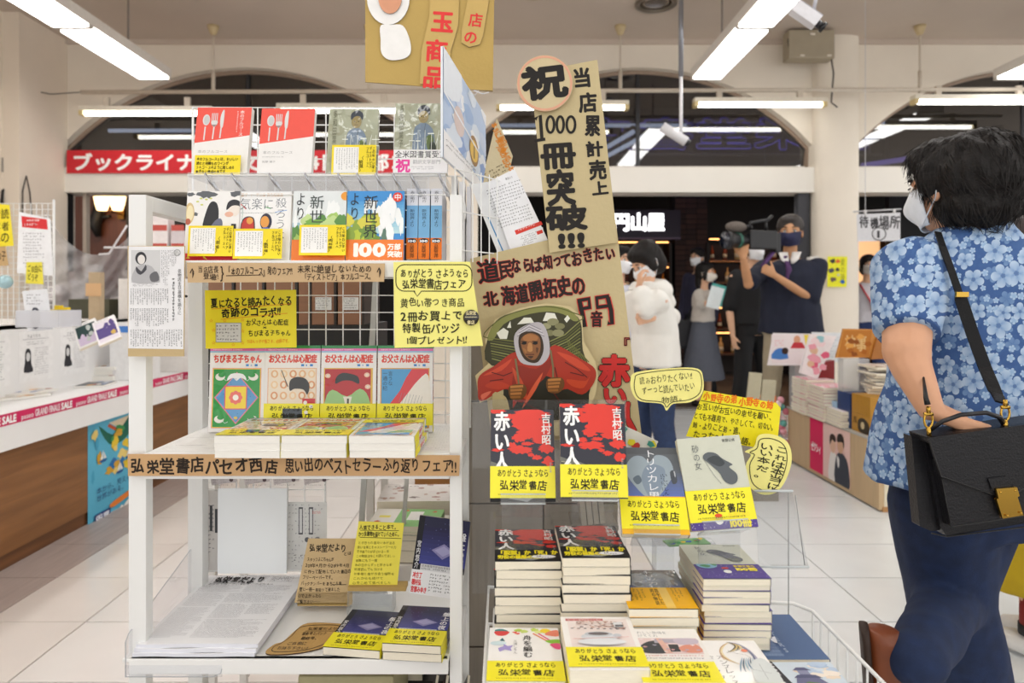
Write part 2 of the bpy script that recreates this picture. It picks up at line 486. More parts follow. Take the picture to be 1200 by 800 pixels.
# brick pier opposite, single bricks
xp0, xp1 = X(790, Y2), X(828, Y2)
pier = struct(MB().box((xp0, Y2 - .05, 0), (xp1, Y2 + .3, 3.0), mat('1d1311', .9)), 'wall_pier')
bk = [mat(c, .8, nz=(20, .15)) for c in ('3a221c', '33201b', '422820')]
bd = []
for m in bk:
    q = MB(); q.box((0, -.012, 0), (.165, 0, .07), m); o = q.build('brick', pier); bd.append(o.data); bpy.data.objects.remove(o)
for r in range(34):
    for c in range(3):
        o = bpy.data.objects.new('brick', bd[(r * 5 + c * 7 + r // 3) % 3]); C.objects.link(o); o.parent = pier
        o.location = (xp0 + .003 + c * .174 - (0 if r % 2 else 0) , Y2 - .05, .02 + r * .083)
# wooden panelled front at left with a wall lamp
b = MB(); b.box((X(95, Y2) - 3, Y2 - .02, 0), (X(225, Y2), Y2 + .2, 3.0), mat('5a3120', .5, wave=(1.5, .3, 'X')))
struct(b, 'wall_panelled')
b = MB(); b.box((X(150, Y2), Y2 - .06, 0), (X(330, Y2), Y2 - .02, 3.0), dkwall); struct(b, 'wall_shopfront')
t = thing('wall_lamp', 'brass wall lamp with two glowing glass shades in the dark shop at far left', 'lamp', (X(133, 10.7), 10.6, Z(240, 10.7)))
b = MB(); b.tube([(0, .3, -.12), (0, .05, -.12), (0, 0, -.1)], .015, mat('6b4a22', .3, 1)); b.box((-.05, .3, -.2), (.05, .33, 0), mat('6b4a22', .3, 1)); b.build('bracket', t)
for s in (-1, 1):
    b = MB(); b.lathe([(.07, -.1), (.1, 0), (.12, .12), (.115, .12), (.06, -.09)], mat('ffd9a0', .5, emit=3.0), 14, Matrix.Translation((s * .12, 0, 0))); b.build('shade', t)
la = bpy.data.lights.new('lamp_light', 'POINT'); la.energy = 14; la.color = (1, .72, .4); la.shadow_soft_size = .15
lo = bpy.data.objects.new('lamp_light', la); lo.parent = t; lo.location = (0, -.25, 0); C.objects.link(lo)
t = thing('wall_ornament', 'dark iron ornament hanging on the brown panelled wall beside the lamp', 'ornament', (X(114, 10.9), 10.9, Z(255, 10.9)))
b = MB(); dk = mat('120d0b', .6); b.tube([(0, 0, .25), (.03, -.02, .1), (-.03, -.02, -.1), (.02, 0, -.3)], [.05, .09, .1, .04], dk, 10); b.tube([(0, 0, .0), (.22, -.03, .02)], .03, dk, 8); b.build('casting', t)

# red banner over the left doors, white lettering
def draw(a):
    a.text('ブックライナー注文(最短4日)一部コロ', 84, 179.5, 505 - 84, 21, 'ffffff', bold=.045)
for_b = sheet('order_banner', 'long red banner with white lettering across the beam at left', 'banner', YB - .07, [(78, 176), (509, 176), (509, 203), (78, 203)], mat('d2202e', .45), draw, th=.004, dz=.0008)

# track pipe with hanging tube lights close to the arches
YT = 7.1
t = thing('lighting_track', 'long cream pipe with drop rods carrying tube lights in front of the arches', 'track', (0, YT, 0))
cr = mat('d8cdbd', .5)
zt = Z(108, YT)
b = MB(); b.tube([(X(95, YT), 0, zt), (X(1260, YT), 0, zt + .03)], .022, cr, 8); b.tube([(X(26, YT), -.1, zt + .02), (X(60, YT), 0, zt - .02), (X(95, YT), 0, zt)], .006, mat('6e675f', .6), 6); b.build('pipe', t)
for px, top in ((250, 45), (433, 40), (727, 38), (1078, 32)):
    b = MB(); x = X(px, YT)
    b.tube([(x, 0, zt), (x, 0, CZ)], .011, cr, 6)
    b.lathe([(.01, -.1), (.03, -.09), (.055, -.03), (.06, 0)], mat('c9b58d', .6), 14, Matrix.Translation((x, 0, CZ)))
    b.tube([(x, 0, zt), (x, 0, zt + .22)], .02, cr, 8)
    b.build('drop_rod', t)
tl = None
lab = ['tube light hanging from the track at far left above the red banner', 'tube light hanging behind the mesh panel and its books', 'tube light hanging just behind the round red-rimmed congratulation sign', 'tube light hanging left of the white pillar', 'tube light hanging from the track right of the white pillar']
for k, (p0, p1) in enumerate([(95, 250), (325, 480), (580, 738), (810, 970), (1068, 1225)]):
    M = Matrix.Translation((X((p0 + p1) / 2, YT), YT, Z(123, YT) + (.03 * k - .07)))
    if tl is None:
        tl = thing('tube_light', lab[0], 'light', M, 'tube lights on the track'); hw = X(p1, YT) - X((p0 + p1) / 2, YT)
        b = MB(); b.box((-hw, -.05, 0), (hw, .05, .05), mat('e9e2d2', .4), bev=.012); b.box((-hw, -.05, -.045), (-hw + .045, .05, .01), mat('d8c48e', .5), bev=.01); b.box((hw - .045, -.05, -.045), (hw, .05, .01), mat('d8c48e', .5), bev=.01); b.build('housing', tl)
        b = MB(); b.tube([(-hw + .045, 0, -.02), (hw - .045, 0, -.02)], .024, mat('fffdf6', .5, emit=TRACK), 10); b.build('tube', tl)
        for s in (-1, 1):
            b = MB(); b.box((s * .42 - .03, -.02, .04), (s * .42 + .03, .02, .15), cr, bev=.01); b.build('clamp', tl)
    else: copy_thing(tl, M, lab[k])
# ceiling lamps: long runs of fluorescent fittings towards the camera
def ceiling_run(px0, px1, label, y1=6.7, y0=-1.0):
    z = Z(93, y1); xa, xb = X(px0, y1), X(px1, y1); x = (xa + xb) / 2; hw = abs(xb - xa) / 2
    t = thing('ceiling_lamp', label, 'light', (x, 0, z), 'ceiling lamp runs')
    b = MB(); wm = mat('e8e4de', .4)
    b.box((-hw, y0, .012), (hw, y1, .10), wm); b.box((-hw * .5, y0, .1), (hw * .5, y1, .14), wm); b.build('housing', t)
    seg = (y1 - y0) / 6
    for i in range(6):
        b = MB(); b.box((-hw + .012, y0 + i * seg + .05, -.012), (hw - .012, y0 + (i + 1) * seg - .05, .012), mat('fffdfa', .5, emit=LAMP)); b.build('diffuser', t)
        b = MB(); b.box((-hw, y0 + (i + 1) * seg - .05, -.014), (hw, y0 + (i + 1) * seg + .0, .014), mat('c9c4be', .4)); b.build('joint_cap', t)
    for y in (y1 - .5, y1 - 1.75, y1 - 3, .5):
        b = MB(); b.tube([(0, y, .14), (0, y, CZ - z)], .009, mat('8f8780', .6), 6); b.build('drop_rod', t)
ceiling_run(165, 201, 'fluorescent ceiling lamp run at upper left')
ceiling_run(499, 533, 'fluorescent ceiling lamp run hidden above the hanging cardboard sign')
ceiling_run(810, 844, 'fluorescent ceiling lamp run at upper right beside the security camera')
ceiling_run(1164, 1199, 'fluorescent ceiling lamp run at the right edge above the floral shirt person', y1=7.0)

# downlight, pole with spot, security camera, junction box, vents
t = thing('downlight', 'round recessed downlight with a chrome rim in the ceiling', 'light', (X(757, 7.0), 6.55, CZ))
b = MB(); b.lathe([(.2, .0), (.2, -.02), (.16, -.02), (.15, .0)], mat('8c8276', .3, metal=.7), 28); b.build('rim', t)
b = MB(); b.lathe([(.15, -.004), (.1, -.006), (.0, -.007)], mat('b8aea2', .15, metal=.8), 24); b.build('reflector', t)
for k, (px, py, w_) in enumerate([(625, 29, .14), (757, 0, .5)]):
    t = thing('ceiling_panel' if k else 'smoke_detector', ['small round beige detector on the ceiling above the congratulation sign', 'square access panel in the ceiling above the downlight'][k], 'panel' if k else 'detector', (X(px, 6.4), 6.35 if not k else 5.6, CZ))
    b = MB()
    if k: b.box((-.3, -.25, -.012), (.3, .25, -.001), mat('c4b6a6', .8)); b.box((-.28, -.23, -.016), (.28, .23, -.012), mat('d2c5b8', .8)); b.build('panel', t)
    else: b.lathe([(.1, 0), (.1, -.02), (.06, -.035), (0, -.037)], mat('bca98c', .7), 20); b.build('body', t)
yp = 5.6
t = thing('spot_pole', 'slim grey pole hanging from the ceiling with a small white spotlight', 'lamp', (X(798, yp), yp, 0))
b = MB(); gm = mat('8d8f96', .3, metal=.6); b.tube([(0, 0, CZ), (0, 0, Z(90, yp))], .02, gm, 10); b.lathe([(.09, 0), (.09, -.02), (.02, -.04)], gm, 18, Matrix.Translation((0, 0, CZ))); b.build('upper_pole', t)
b = MB(); b.tube([(0, 0, Z(90, yp)), (0, 0, Z(158, yp))], .014, mat('e6e6ea', .3), 10); b.build('lower_pole', t)
T = Matrix.Translation((X(790, yp) - X(798, yp) + .0, -.05, Z(160, yp))) @ Matrix.Rotation(R(33), 4, 'Y')
b = MB(); b.tube([(-.13, 0, 0), (.1, 0, 0)], .04, mat('e4e4e8', .3), 14, T); b.tube([(.1, 0, 0), (.13, 0, 0)], .03, mat('222226', .3), 12, T); b.build('spotlight', t)
yc = 3.1
t = thing('security_camera', 'white box security camera with a black lens pointing down beside the ceiling lamp', 'camera', P(950, 22, yc))
T = Matrix.Rotation(R(-8), 4, 'Z') @ Matrix.Rotation(R(38), 4, 'Y')
b = MB(); b.box((-.095, -.03, -.028), (.035, .03, .028), mat('e2e2e8', .35), T, bev=.006); b.box((-.09, -.031, .0285), (.035, .031, .03), mat('c9c9d2', .35), T); b.build('body', t)
b = MB(); b.tube([(.035, 0, 0), (.06, 0, 0)], .017, mat('26262a', .3), 14, T); b.tube([(.06, 0, 0), (.075, 0, 0)], .024, mat('1c1c20', .25), 14, T); b.build('lens', t)
b = MB(); b.tube([(.01, .0, .02), (.03, 0, .12), (.03, 0, .3), (.03, 0, CZ - t.location.z)], .008, mat('bdbdc4', .3, .5), 8); b.build('bracket', t)
t = thing('junction_box', 'beige metal junction box high on the wall left of the pillar', 'box', (X(947, 7.22), 7.22, Z(55, 7.22)))
b = MB(); jb = mat('a59a85', .5, nz=(8, .06)); b.box((-.24, -.09, -.15), (.24, .08, .15), jb, bev=.02); b.build('case', t)
b = MB()
for sx in (-.1, .18): b.box((sx - .02, -.1, -.13), (sx + .02, -.088, -.115), mat('e4ddd0', .5))
b.box((-.02, -.1, .09), (.03, -.088, .11), mat('e4ddd0', .5)); b.build('latch', t)
b = MB(); b.tube([(.22, -.04, -.1), (.24, -.06, -.3), (.22, -.05, -.6), (.27, -.08, -.66)], .008, mat('4a4540', .6), 6); b.build('cable', t)
b = MB(); b.tube([(-.2, -.05, .13), (-.24, -.07, .05), (-.22, -.07, -.12)], .01, mat('4a4540', .6), 6); b.build('cable', t)

# arcade: mirrored shop sign seen from behind, neon, glowing tubes in place of lamp reflections, dark downlight
t = thing('backlit_shop_sign', 'row of grey cut-out letters with purple glow seen from behind through the middle arch', 'sign', Matrix.Translation((X(860, 10.45), 10.45, Z(155, 10.45))) @ Matrix.Rotation(R(90), 4, 'X'))
a = Art(10.45 / FPX, 0, 0, dz=.01); a.outl('弘栄堂書店', 0, 0, 345, 37, 'c9c9d6', mat('9a86ff', .5, emit=1.1), bold=.03, grow=.025)
o = a.build('letters', t); o.matrix_local = Matrix.Scale(-1, 4, (1, 0, 0)) @ Matrix.Translation((-2.1, .22, 0))
b = MB(); fr = mat('cfcabf', .5)
for z in (-.33, .17): b.tube([(-2.2, z, -.05), (2.3, z, -.05)], .02, fr, 6)
b.tube([(2.1, -.33, -.05), (2.1, .17, -.05)], .02, fr, 6); b.build('frame', t)
at = None
for k, (pa, pb) in enumerate([((760, 141), (704, 200)), ((742, 141), (690, 196)), ((1042, 152), (1003, 170)), ((1010, 194), (1160, 176))]):  # the white tubes imitate ceiling lamps mirrored in the arch glass
    da, db = (8.6, 10.2) if k < 2 else (8.4, 8.9) if k == 2 else (9, 9)
    a, c = P(*pa, da), P(*pb, db)
    a.z = c.z = (a.z + c.z) / 2 if k < 3 else a.z
    if k == 3: c.z = a.z + .25
    t = thing('neon_tube' if k == 3 else 'lamp_reflection', ['bright tube lamp seen through the middle arch, right one of the slanting pair', 'bright tube lamp seen through the middle arch, left one of the slanting pair', 'short tube lamp beyond the right arch next to the pillar', 'purple neon tube glowing beyond the right arch'][k], 'light', a)
    b = MB(); b.tube([(0, 0, 0), c - a], .03 if k < 3 else .035, mat('fbfdff' if k < 3 else 'c3a4ff', .5, emit=2.2 if k < 3 else 1.1), 8); b.build('tube', t)
    if k < 3: b = MB(); b.tube([(0, 0, .05), c - a + Vector((0, 0, .05))], .035, mat('55555c', .5), 6); b.build('holder', t)
for k, (px, py, ln) in enumerate([(690, 147, 2.2), (1100, 144, 1.7), (190, 153, 1.2)]):  # added glowing tubes that imitate the track lights mirrored in the arches
    t = thing('lamp_reflection', ['horizontal tube lamp beyond the middle arch over the mirrored letters', 'horizontal tube lamp beyond the right arch above the dark hair', 'horizontal tube lamp beyond the left arch above the red banner'][k], 'light', (X(px, 10), 10, Z(py, 10)))
    b = MB(); b.tube([(-ln / 2 * 1.3, 0, 0), (ln / 2 * 1.3, 0, 0)], .028, mat('fbfdff', .5, emit=1.8), 8); b.build('tube', t)
# glowing sign and shop shelves opposite
ys = 10.9
t = thing('shop_fascia', 'dark fascia of the shop opposite with glowing white characters', 'sign', (X(752, ys), ys, Z(262, ys)))
b = MB(); b.box((-.75, 0, -.22), (.62, .06, .22), mat('2b2030', .4)); b.box((-.75, -.01, -.25), (.62, .02, -.22), mat('6c5a70', .4)); b.build('panel', t)
a = Art(ys / FPX, 752, 262, dz=.004); a.text('の円山屋', 697, 249, 82, 22, mat('ffffff', .5, emit=3.5), bold=.05)
a.build('characters', t, Matrix.Translation((0, -.012, 0)) @ Matrix.Rotation(R(90), 4, 'X'))
NTH = ['first', 'second', 'third', 'fourth', 'fifth', 'sixth', 'seventh', 'eighth', 'ninth', 'tenth', 'eleventh', 'twelfth', 'thirteenth', 'fourteenth', 'fifteenth', 'sixteenth', 'seventeenth']
def bottle_shelf(px0, px1, label, who, rows, ys=10.9, seed=1, glow='c76a22'):
    rnd = random.Random(seed)
    x0, x1 = X(px0, ys), X(px1, ys)
    t = thing('display_shelf', label, 'shelf', (x0, ys, 0))
    wd = mat('6a3d1e', .5, wave=(2, .2, 'X'))
    b = MB(); b.box((0, .4, 0), (x1 - x0, .44, 2.12), mat('2a1810', .6)); b.build('back_panel', t)
    for s in (0, x1 - x0):
        b = MB(); b.box((s - .02, 0, 0), (s + .02, .4, 2.12), mat('1d120c', .6)); b.build('side_panel', t)
    kinds = []
    for k, z in enumerate(rows):
        b = MB(); b.box((0, 0, z - .03), (x1 - x0, .4, z), wd); b.build('shelf', t)
        b = MB(); b.box((.03, .02, z + .32), (x1 - x0 - .03, .045, z + .335), mat('ffb266', .5, emit=4.0)); b.build('light_strip', t)
    cols = ['8c3a14', '2c3a1e', 'c98436', '4a1d12', 'd8b070', '7a4a20']
    proto = []
    for c in cols:
        q = thing('bottle', 'bottle', 'bottle', None, 'bottles in the shop opposite'); q['colour'] = ['rust red', 'dark green', 'amber', 'deep red', 'pale gold', 'brown'][len(proto)]
        b = MB(); r = .035 + .008 * (len(proto) % 3); b.lathe([(r, 0), (r, .15), (.013, .2), (.013, .26)], mat(c, .2), 8); b.build('glass', q)
        b = MB(); b.lathe([(r + .001, .04), (r + .001, .1)], mat('e8d8b8', .6), 8); b.build('sticker', q)
        proto.append(q)
    for k, z in enumerate(rows):
        x = .1; nn = 0
        while x < x1 - x0 - .08:
            q = proto[rnd.randrange(6)]
            cn = q['colour']; nth = nn + 1; nn += 1
            copy_thing(q, Matrix.Translation((x0 + x, ys + .12, z)) @ Matrix.Scale(rnd.uniform(.85, 1.1), 4), '%s bottle, %s from left, shelf %s behind the %s' % (cn, NTH[nth - 1], ['one', 'two', 'three', 'four', 'five'][k], who))
            x += rnd.uniform(.12, .26)
    for q in [o for o in bpy.data.objects if 'colour' in o]: del q['colour']
    for q in proto:
        for ch in list(q.children): bpy.data.objects.remove(ch)
        bpy.data.objects.remove(q)
bottle_shelf(830, 938, 'lit wooden shelf unit of bottles in the shop opposite behind the camera operator', 'camera operator', [.35, .75, 1.15, 1.5, 1.85], seed=3)
bottle_shelf(640, 786, 'lit wooden shelf unit opposite behind the bowed person in the white hoodie', 'bowed person', [.5, 1.0, 1.4, 1.8], seed=5)
t = thing('glass_counter', 'small lit white display case behind the bowed person', 'display case', (X(752, 9.6), 9.6, 0))
b = MB(); wm = mat('d9dde0', .4)
for z in (.0, .45, .8, 1.1): b.box((-.42, 0, z), (.1, .4, z + .05), wm)
b.box((-.42, .38, 0), (.1, .4, 1.15), wm); b.build('frame', t)
b = MB(); b.box((-.4, .02, .86), (.08, .04, .88), mat('ffffff', .4, emit=2.5)); b.build('light_strip', t)
# warm room beyond the right door
b = MB(); b.box((X(1003, 10), 10, 1.25), (X(1031, 10), 10.1, 2.15), mat('f5c089', .6, emit=.9)); b.box((X(1031, 10), 10, 0), (X(1042, 10), 10.1, 2.3), mat('8a5a35', .6)); b.box((X(1003, 10), 10, 0), (X(1031, 10), 10.1, 1.25), mat('5a3a25', .6))  # glow put into the upper wall in place of warm light on it
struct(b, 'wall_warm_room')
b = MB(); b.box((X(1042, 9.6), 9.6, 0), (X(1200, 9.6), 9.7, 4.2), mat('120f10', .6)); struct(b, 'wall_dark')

# ---------------------------------------------------------------- books
YEL = 'f7ec1c'
PAGE = mat('ece5d2', .85, nz=None, wave=(60, .06, 'Z'))
PAGEW = mat('f1efe8', .85, nz=None, wave=(60, .04, 'Z'))
def band_print(a, w, y, h):
    a.text('ありがとう さようなら', w * .1, y + h * .10, w * .8, h * .26, '1c1a10', bold=.022, hand=1)
    a.text('弘栄堂書店', w * .15, y + h * .42, w * .72, h * .33, '1c1a10', bold=.03, hand=1)
    a.fine(w * .12, y + h * .85, w * .74, h * .08, 1, '5a5420', dens=1, ragged=0)
def ragged(a, cx, cy, rx, ry, c, n=34, amp=.25):
    a.poly([(cx + rx * math.cos(t) * (1 + a.rnd.uniform(-amp, amp)), cy + ry * math.sin(t) * (1 + a.rnd.uniform(-amp, amp))) for t in [2 * math.pi * k / n for k in range(n)]], c)
def book(name, label, M, w, h, t, cover, art=None, band=None, spine=None, pages=PAGE, group=None, coat=.0, cat='book', spine_art=None, band2=None, cover_rough=.35, bulge=0, flip=1):
    """w,h,t in mm; lies on its back: x = width (spine at +x), y = height, z = thickness"""
    w, h, t = w / 1000, h / 1000, t / 1000
    o = thing(name, label, cat, M, group)
    cm = cover if isinstance(cover, bpy.types.Material) else mat(cover, cover_rough, nz=(30, .03), coat=coat)
    sp = mat(spine, cover_rough, coat=coat) if isinstance(spine, str) else cm
    b = MB(); e = .0004; ct = .00022
    b.box((-w / 2 + e, e, ct), (w / 2 - .001, h - e, t - ct), pages); b.build('page_block', o)
    b = MB()
    b.box((-w / 2, 0, 0), (w / 2, h, ct), sp); b.box((-w / 2, 0, t - ct), (w / 2, h, t), cm)
    b.box((flip * (w / 2 - ct), 0, 0), (flip * w / 2, h, t), sp); cov = b.build('cover', o)
    if art:
        a = Art(.001, 0, 0, coat=coat, seed=len(label), z=.0001); a.clip = (0, 0, w * 1000, h * 1000); art(a, w * 1000, h * 1000)
        a.build('cover_print', cov, Matrix.Translation((-w / 2, h, t)))
    z = t + .0009
    for i, bd in enumerate([band2, band]):
        if not bd: continue
        y0, hh, col, fn = bd
        y0 /= 1000; hh /= 1000; q = .00025 * (i + 1); b = MB(); bm_ = mat(col, .45, nz=(30, .02), coat=coat * .6)
        z = t + .0009 + .0006 * i
        b.box((-w / 2 - q, y0, z - .0003), (w / 2 + q, y0 + hh, z), bm_)
        b.box((w / 2, y0, -q), (w / 2 + q, y0 + hh, z), bm_)
        bo = b.build('paper_band', o)
        if fn:
            a = Art(.001, 0, 0, seed=5 + i, z=.0001, dz=.00001); a.clip = (0, 0, w * 1000, hh * 1000); fn(a, w * 1000, hh * 1000); a.build('band_print', bo, Matrix.Translation((-w / 2, y0 + hh, z)))
    if spine_art:
        a = Art(.001, 0, 0, z=.0001); spine_art(a, t * 1000, h * 1000)
        a.mb.build('spine_print', cov, Matrix(((0, 0, 1, w / 2 + .0002), (0, 1, 0, h), (-1, 0, 0, t), (0, 0, 0, 1))))
    return o
def yband(h=48, y0=0): return (y0, h, YEL, lambda a, w, hh: band_print(a, w, 0, hh))
ORD = ['topmost', 'second from the top', 'third from the top', 'fourth from the top', 'fifth from the top', 'sixth from the top', 'seventh from the top', 'eighth from the top', 'ninth from the top', 'tenth from the top', 'eleventh from the top', 'twelfth from the top']
def stack(top, x, y, ztop, t, n, lab, group, seed=1, jit=.003, plain=True):
    """books lying under the finished top one; ztop is the top face of the pile"""
    rnd = random.Random(seed)
    t /= 1000
    src = None
    top.matrix_world = lay(x, y, ztop - t, rnd.uniform(-.6, .6)); top['group'] = group
    for k in range(1, n):
        M = lay(x + rnd.uniform(-jit, jit), y + rnd.uniform(-.3, 1) * jit, ztop - t * (k + 1) - .0001 * k, rnd.uniform(-1.2, 1.2))
        copy_thing(top, M, '%s, %s' % (lab, ORD[k]), group)
# ---- cover pictures, in millimetres of the cover
def red_cloud(a, w, h, flat=False):
    a.rect(0, 0, w, h, '262634')
    for cx, cy, rx, ry in [(10, 2, 14, 4), (30, 12, 8, 5), (66, 8, 30, 9), (60, 22, 28, 12), (88, 30, 12, 14), (66, 38, 22, 9), (48, 46, 12, 7), (36, 58, 7, 4), (84, 50, 16, 7), (50, 66, 20, 6), (92, 64, 12, 7), (66, 74, 5, 3), (76, 78, 8, 4), (94, 84, 9, 7), (12, 66, 10, 2.5), (60, 56, 10, 3)]:
        ragged(a, cx, cy, rx, ry, 'e23322', 30, .28)
    a.rect(w, 0, .1, .1, '262634')
    a.poly([(0, 84), (12, 88), (26, 90), (40, 96), (60, 100), (80, 104), (80, 108), (0, 108)], '6f7068')
    for k in range(26):
        x = a.rnd.uniform(2, 64); y = 90 + x * .2 + a.rnd.uniform(0, 9); ragged(a, x, y, a.rnd.uniform(1, 4), a.rnd.uniform(.5, 1.3), a.rnd.choice(['a8a58c', '3a3c3e', 'c9c5a4', '55584f']), 8, .3)
def c_akai(a, w, h):
    red_cloud(a, w, h)
    a.text('赤い人', 5, 3, 27, 98, 'fbfbfb', bold=.045, vert=True)
    a.text('吉村昭', 84, 6, 16, 52, 'f4f0ec', bold=.03, vert=True)
    a.text('講談社文庫', 96, 86, 4, 16, 'a8a8a8', vert=True)
def b_akai(a, w, h):
    a.rect(0, 0, w, h, '17171a'); a.poly([(30, h - 5), (60, h - 20), (70, h - 6), (60, h)], '8a8d90')
    a.text('「脱獄」か「死」か', 3, 2, w - 6, h * .46, 'f2e21c', bold=.07)
    a.text('労役の極限の記録', 4, h * .5, w * .72, h * .36, 'f2e21c', bold=.06)
    a.ell(78, h * .66, 20, h * .17, 'b9bcc2'); a.ell(78, h * .66, 18.5, h * .145, 'eeeef2'); a.text('文庫\nロングセラー', 66, h * .56, 25, h * .2, '2a2a30', bold=.03)
def c_tori(a, w, h):
    a.rect(0, 0, w, h, '62686f'); a.rect(0, 0, w, 12, '575c62')
    for i in range(12): a.rect(0, 40 + i * 6, w, 6.2, '%02x%02x%02x' % (98 - i, 106 + i, 118 + i * 9))
    a.poly([(52, 92), (20, 60), (14, 36), (26, 18), (42, 16), (54, 26), (66, 14), (84, 18), (92, 38), (84, 60)], '9aa9b4', 5)
    a.poly([(52, 92), (38, 60), (46, 36), (60, 30), (78, 40), (70, 70)], '8394a6', 5)
    a.poly([(24, 56), (34, 50), (38, 60), (30, 66)], '5f6e7c', 4); a.poly([(86, 44), (94, 42), (96, 60), (88, 64)], '4a515a', 4)
    a.text('トリツカレ男', 46, 4, 20, 88, 'f1f4f8', bold=.0, vert=True)
    a.text('いしいしんじ', 72, 46, 9, 46, '20242c', bold=.0, vert=True)
    a.fine(68, 48, 4, 40, 1, '20242c', vert=True)
def b_tori(a, w, h):
    a.rect(0, 0, w, h, 'f2b60e'); a.rect(58, 0, 14, h, 'f6cf6a'); a.rect(50, h - .1, 5, .1, 'f2b60e')
    a.text('恋をした\n男の物語', 44, 4, 14, h * .8, '5b4410', bold=.03, vert=True)
    a.fine(8, 6, 26, h * .6, 4, '6b5212', vert=True); a.fine(76, 4, 18, h * .7, 3, '6b5212', vert=True)
def c_suna(a, w, h):
    a.rect(0, 0, w, h, 'cdd0c0')
    for k in range(30): a.rect(a.rnd.uniform(0, w - 10), a.rnd.uniform(0, h), 8, .5, 'c2c6b6')
    a.poly([(38, 34), (46, 26), (60, 28), (70, 38), (84, 48), (78, 52), (88, 64), (86, 76), (76, 80), (66, 74), (60, 60), (50, 48)], '5b6166', 4)
    a.poly([(44, 38), (60, 32), (72, 44), (62, 50)], '3e4448', 4)
    a.line([(38, 34), (50, 62), (60, 78)], .6, '6a7074')
    a.text('砂の女', 22, 12, 12, 42, '6b6f70', bold=0, vert=True)
    a.text('安部公房', 74, 5, 22, 5.5, '55585a', bold=.02)
def b_suna(a, w, h):
    a.rect(0, 0, w, h, '574694')
    for k in range(46): a.ell(a.rnd.uniform(2, w - 2), a.rnd.uniform(2, h - 2), .55, .7, 'e9e4f5', 6)
    a.ell(20, 4, 17, 14, '8ec0dc'); a.poly([(8, 6), (18, 2), (26, 8), (18, 14)], '5d9a6c', 4); a.poly([(26, 1), (36, 1), (34, 8)], '5d9a6c', 4)
    a.ell(46, h * .55, 6.5, 6.5, 'f2f2f0'); a.ell(46, h * .3, 6, 3, 'e2552f')
    a.text('新潮文庫の', 62, 5, 34, 9, 'f5dc3a', bold=.03); a.text('100冊', 62, 15, 34, 14, 'f8e640', bold=.07)
def c_fune(a, w, h):
    a.rect(0, 0, w, h, 'f5f4f2')
    a.poly([(8, 8), (18, 4), (28, 10), (26, 20), (14, 22)], '2f7f80', 4); a.poly([(8, 12), (30, 12), (24, 24), (12, 24)], 'dd3a3c', 4)
    for q in [(34, 14), (40, 10), (38, 18)]: a.poly([(q[0], q[1]), (q[0] + 8, q[1] - 2), (q[0] + 6, q[1] + 3)], 'e8503c', 3)
    for q in [(44, 8, 'b9d65a'), (52, 12, 'cfe27c'), (68, 7, 'c6dc60'), (74, 14, 'e2ea9a')]: ragged(a, q[0], q[1], 6, 5, q[2], 14, .3)
    a.ell(85, 10, 8, 7, 'f6d832'); a.poly([(90, 12), (104, 8), (104, 26), (88, 24), (84, 20)], 'f08a70', 4)
    a.line([(66, 18), (86, 40)], 3, 'f08a5a'); a.line([(74, 18), (90, 38)], 3, 'e2608a'); a.poly([(84, 40), (104, 36), (104, 50), (92, 48)], '8ec43a', 4)
    a.poly([(90, 50), (104, 48), (104, 64), (96, 62)], 'ea4f86', 4); a.poly([(16, 40), (20, 32), (24, 42)], '2a6f7c'); a.ell(14, 48, 12, 6, 'cfe4ea')
    a.poly([(14, 62), (22, 56), (22, 50), (28, 56), (36, 54), (32, 62), (34, 70), (24, 66), (16, 72)], 'a79ad8')
    a.text('舟を編む', 50, 24, 14, 64, '3a3a3c', bold=.02, vert=True); a.text('三浦しをん', 36, 38, 6, 40, '8a8a8c', vert=True)
def c_coffee(a, w, h):
    a.rect(0, 0, w, h, 'f6f3f0'); a.rect(9, 7, w - 16, 86, 'efe3e0')
    a.rect(7, 6, 56, 7, 'c1686a'); a.text('コーヒーが冷めないうちに', 9, 7, 52, 5, 'f7e9e6', bold=.02)
    for k in range(70): ragged(a, a.rnd.uniform(12, w - 12), a.rnd.uniform(17, 38), a.rnd.uniform(1, 4), a.rnd.uniform(.8, 2.2), a.rnd.choice(['d9b8a8', 'b88f84', 'e9cfc4', '8f7c7c', 'e8d8d4', 'c8a89c']), 9, .3)
    for k in range(9): a.rect(12 + k * 9.4, 39 + k * .4, 4, 2.2, '4d4650')
    a.rect(76, 22, 13, 15, 'dfe0e4'); a.rect(78, 30, 12, 6, '6d6e74')
    a.ell(50, 66, 26, 12, 'd7dce2'); a.ell(50, 58, 20, 7, 'c3c9d2'); a.ell(50, 57, 15, 4.4, '6a6468'); a.ell(76, 62, 6, 5, 'c9ced6'); a.ell(52, 80, 34, 9, 'e4e8ee')
    a.line([(12, 72), (92, 66)], 1, 'e7a7a4')
def c_ureshii(a, w, h):
    a.rect(0, 0, w, h, 'f4f2ef'); a.text('うれしい悲鳴を\nあげてくれ', 8, 7, 52, 18, '8b9096', bold=0)
    a.rect(8, 28, w - 14, 44, 'e8d2d0')
    a.poly([(8, 60), (24, 40), (44, 36), (50, 58), (46, 70), (20, 70)], '3c3f44', 4); a.rect(36, 30, 30, 12, 'b0a8b8'); a.poly([(40, 28), (48, 28), (56, 70), (46, 70)], 'e3b8a8')
    a.rect(54, 46, 14, 20, '34373c'); a.poly([(68, 54), (92, 44), (99, 66), (74, 68)], 'e0947e', 3); a.poly([(66, 30), (98, 30), (96, 44), (70, 46)], 'c9bccc', 3)
    for k in range(20): ragged(a, a.rnd.uniform(10, w - 10), a.rnd.uniform(30, 68), 3, 1.6, a.rnd.choice(['f2e6e6', 'd7a8a8', 'b8b0c4']), 8, .4)
    a.fine(8, 76, w - 16, 5, 1, 'c8383c', dens=1, ragged=0); a.fine(8, 83, w - 16, 5, 1, '50505a', dens=1, ragged=0)
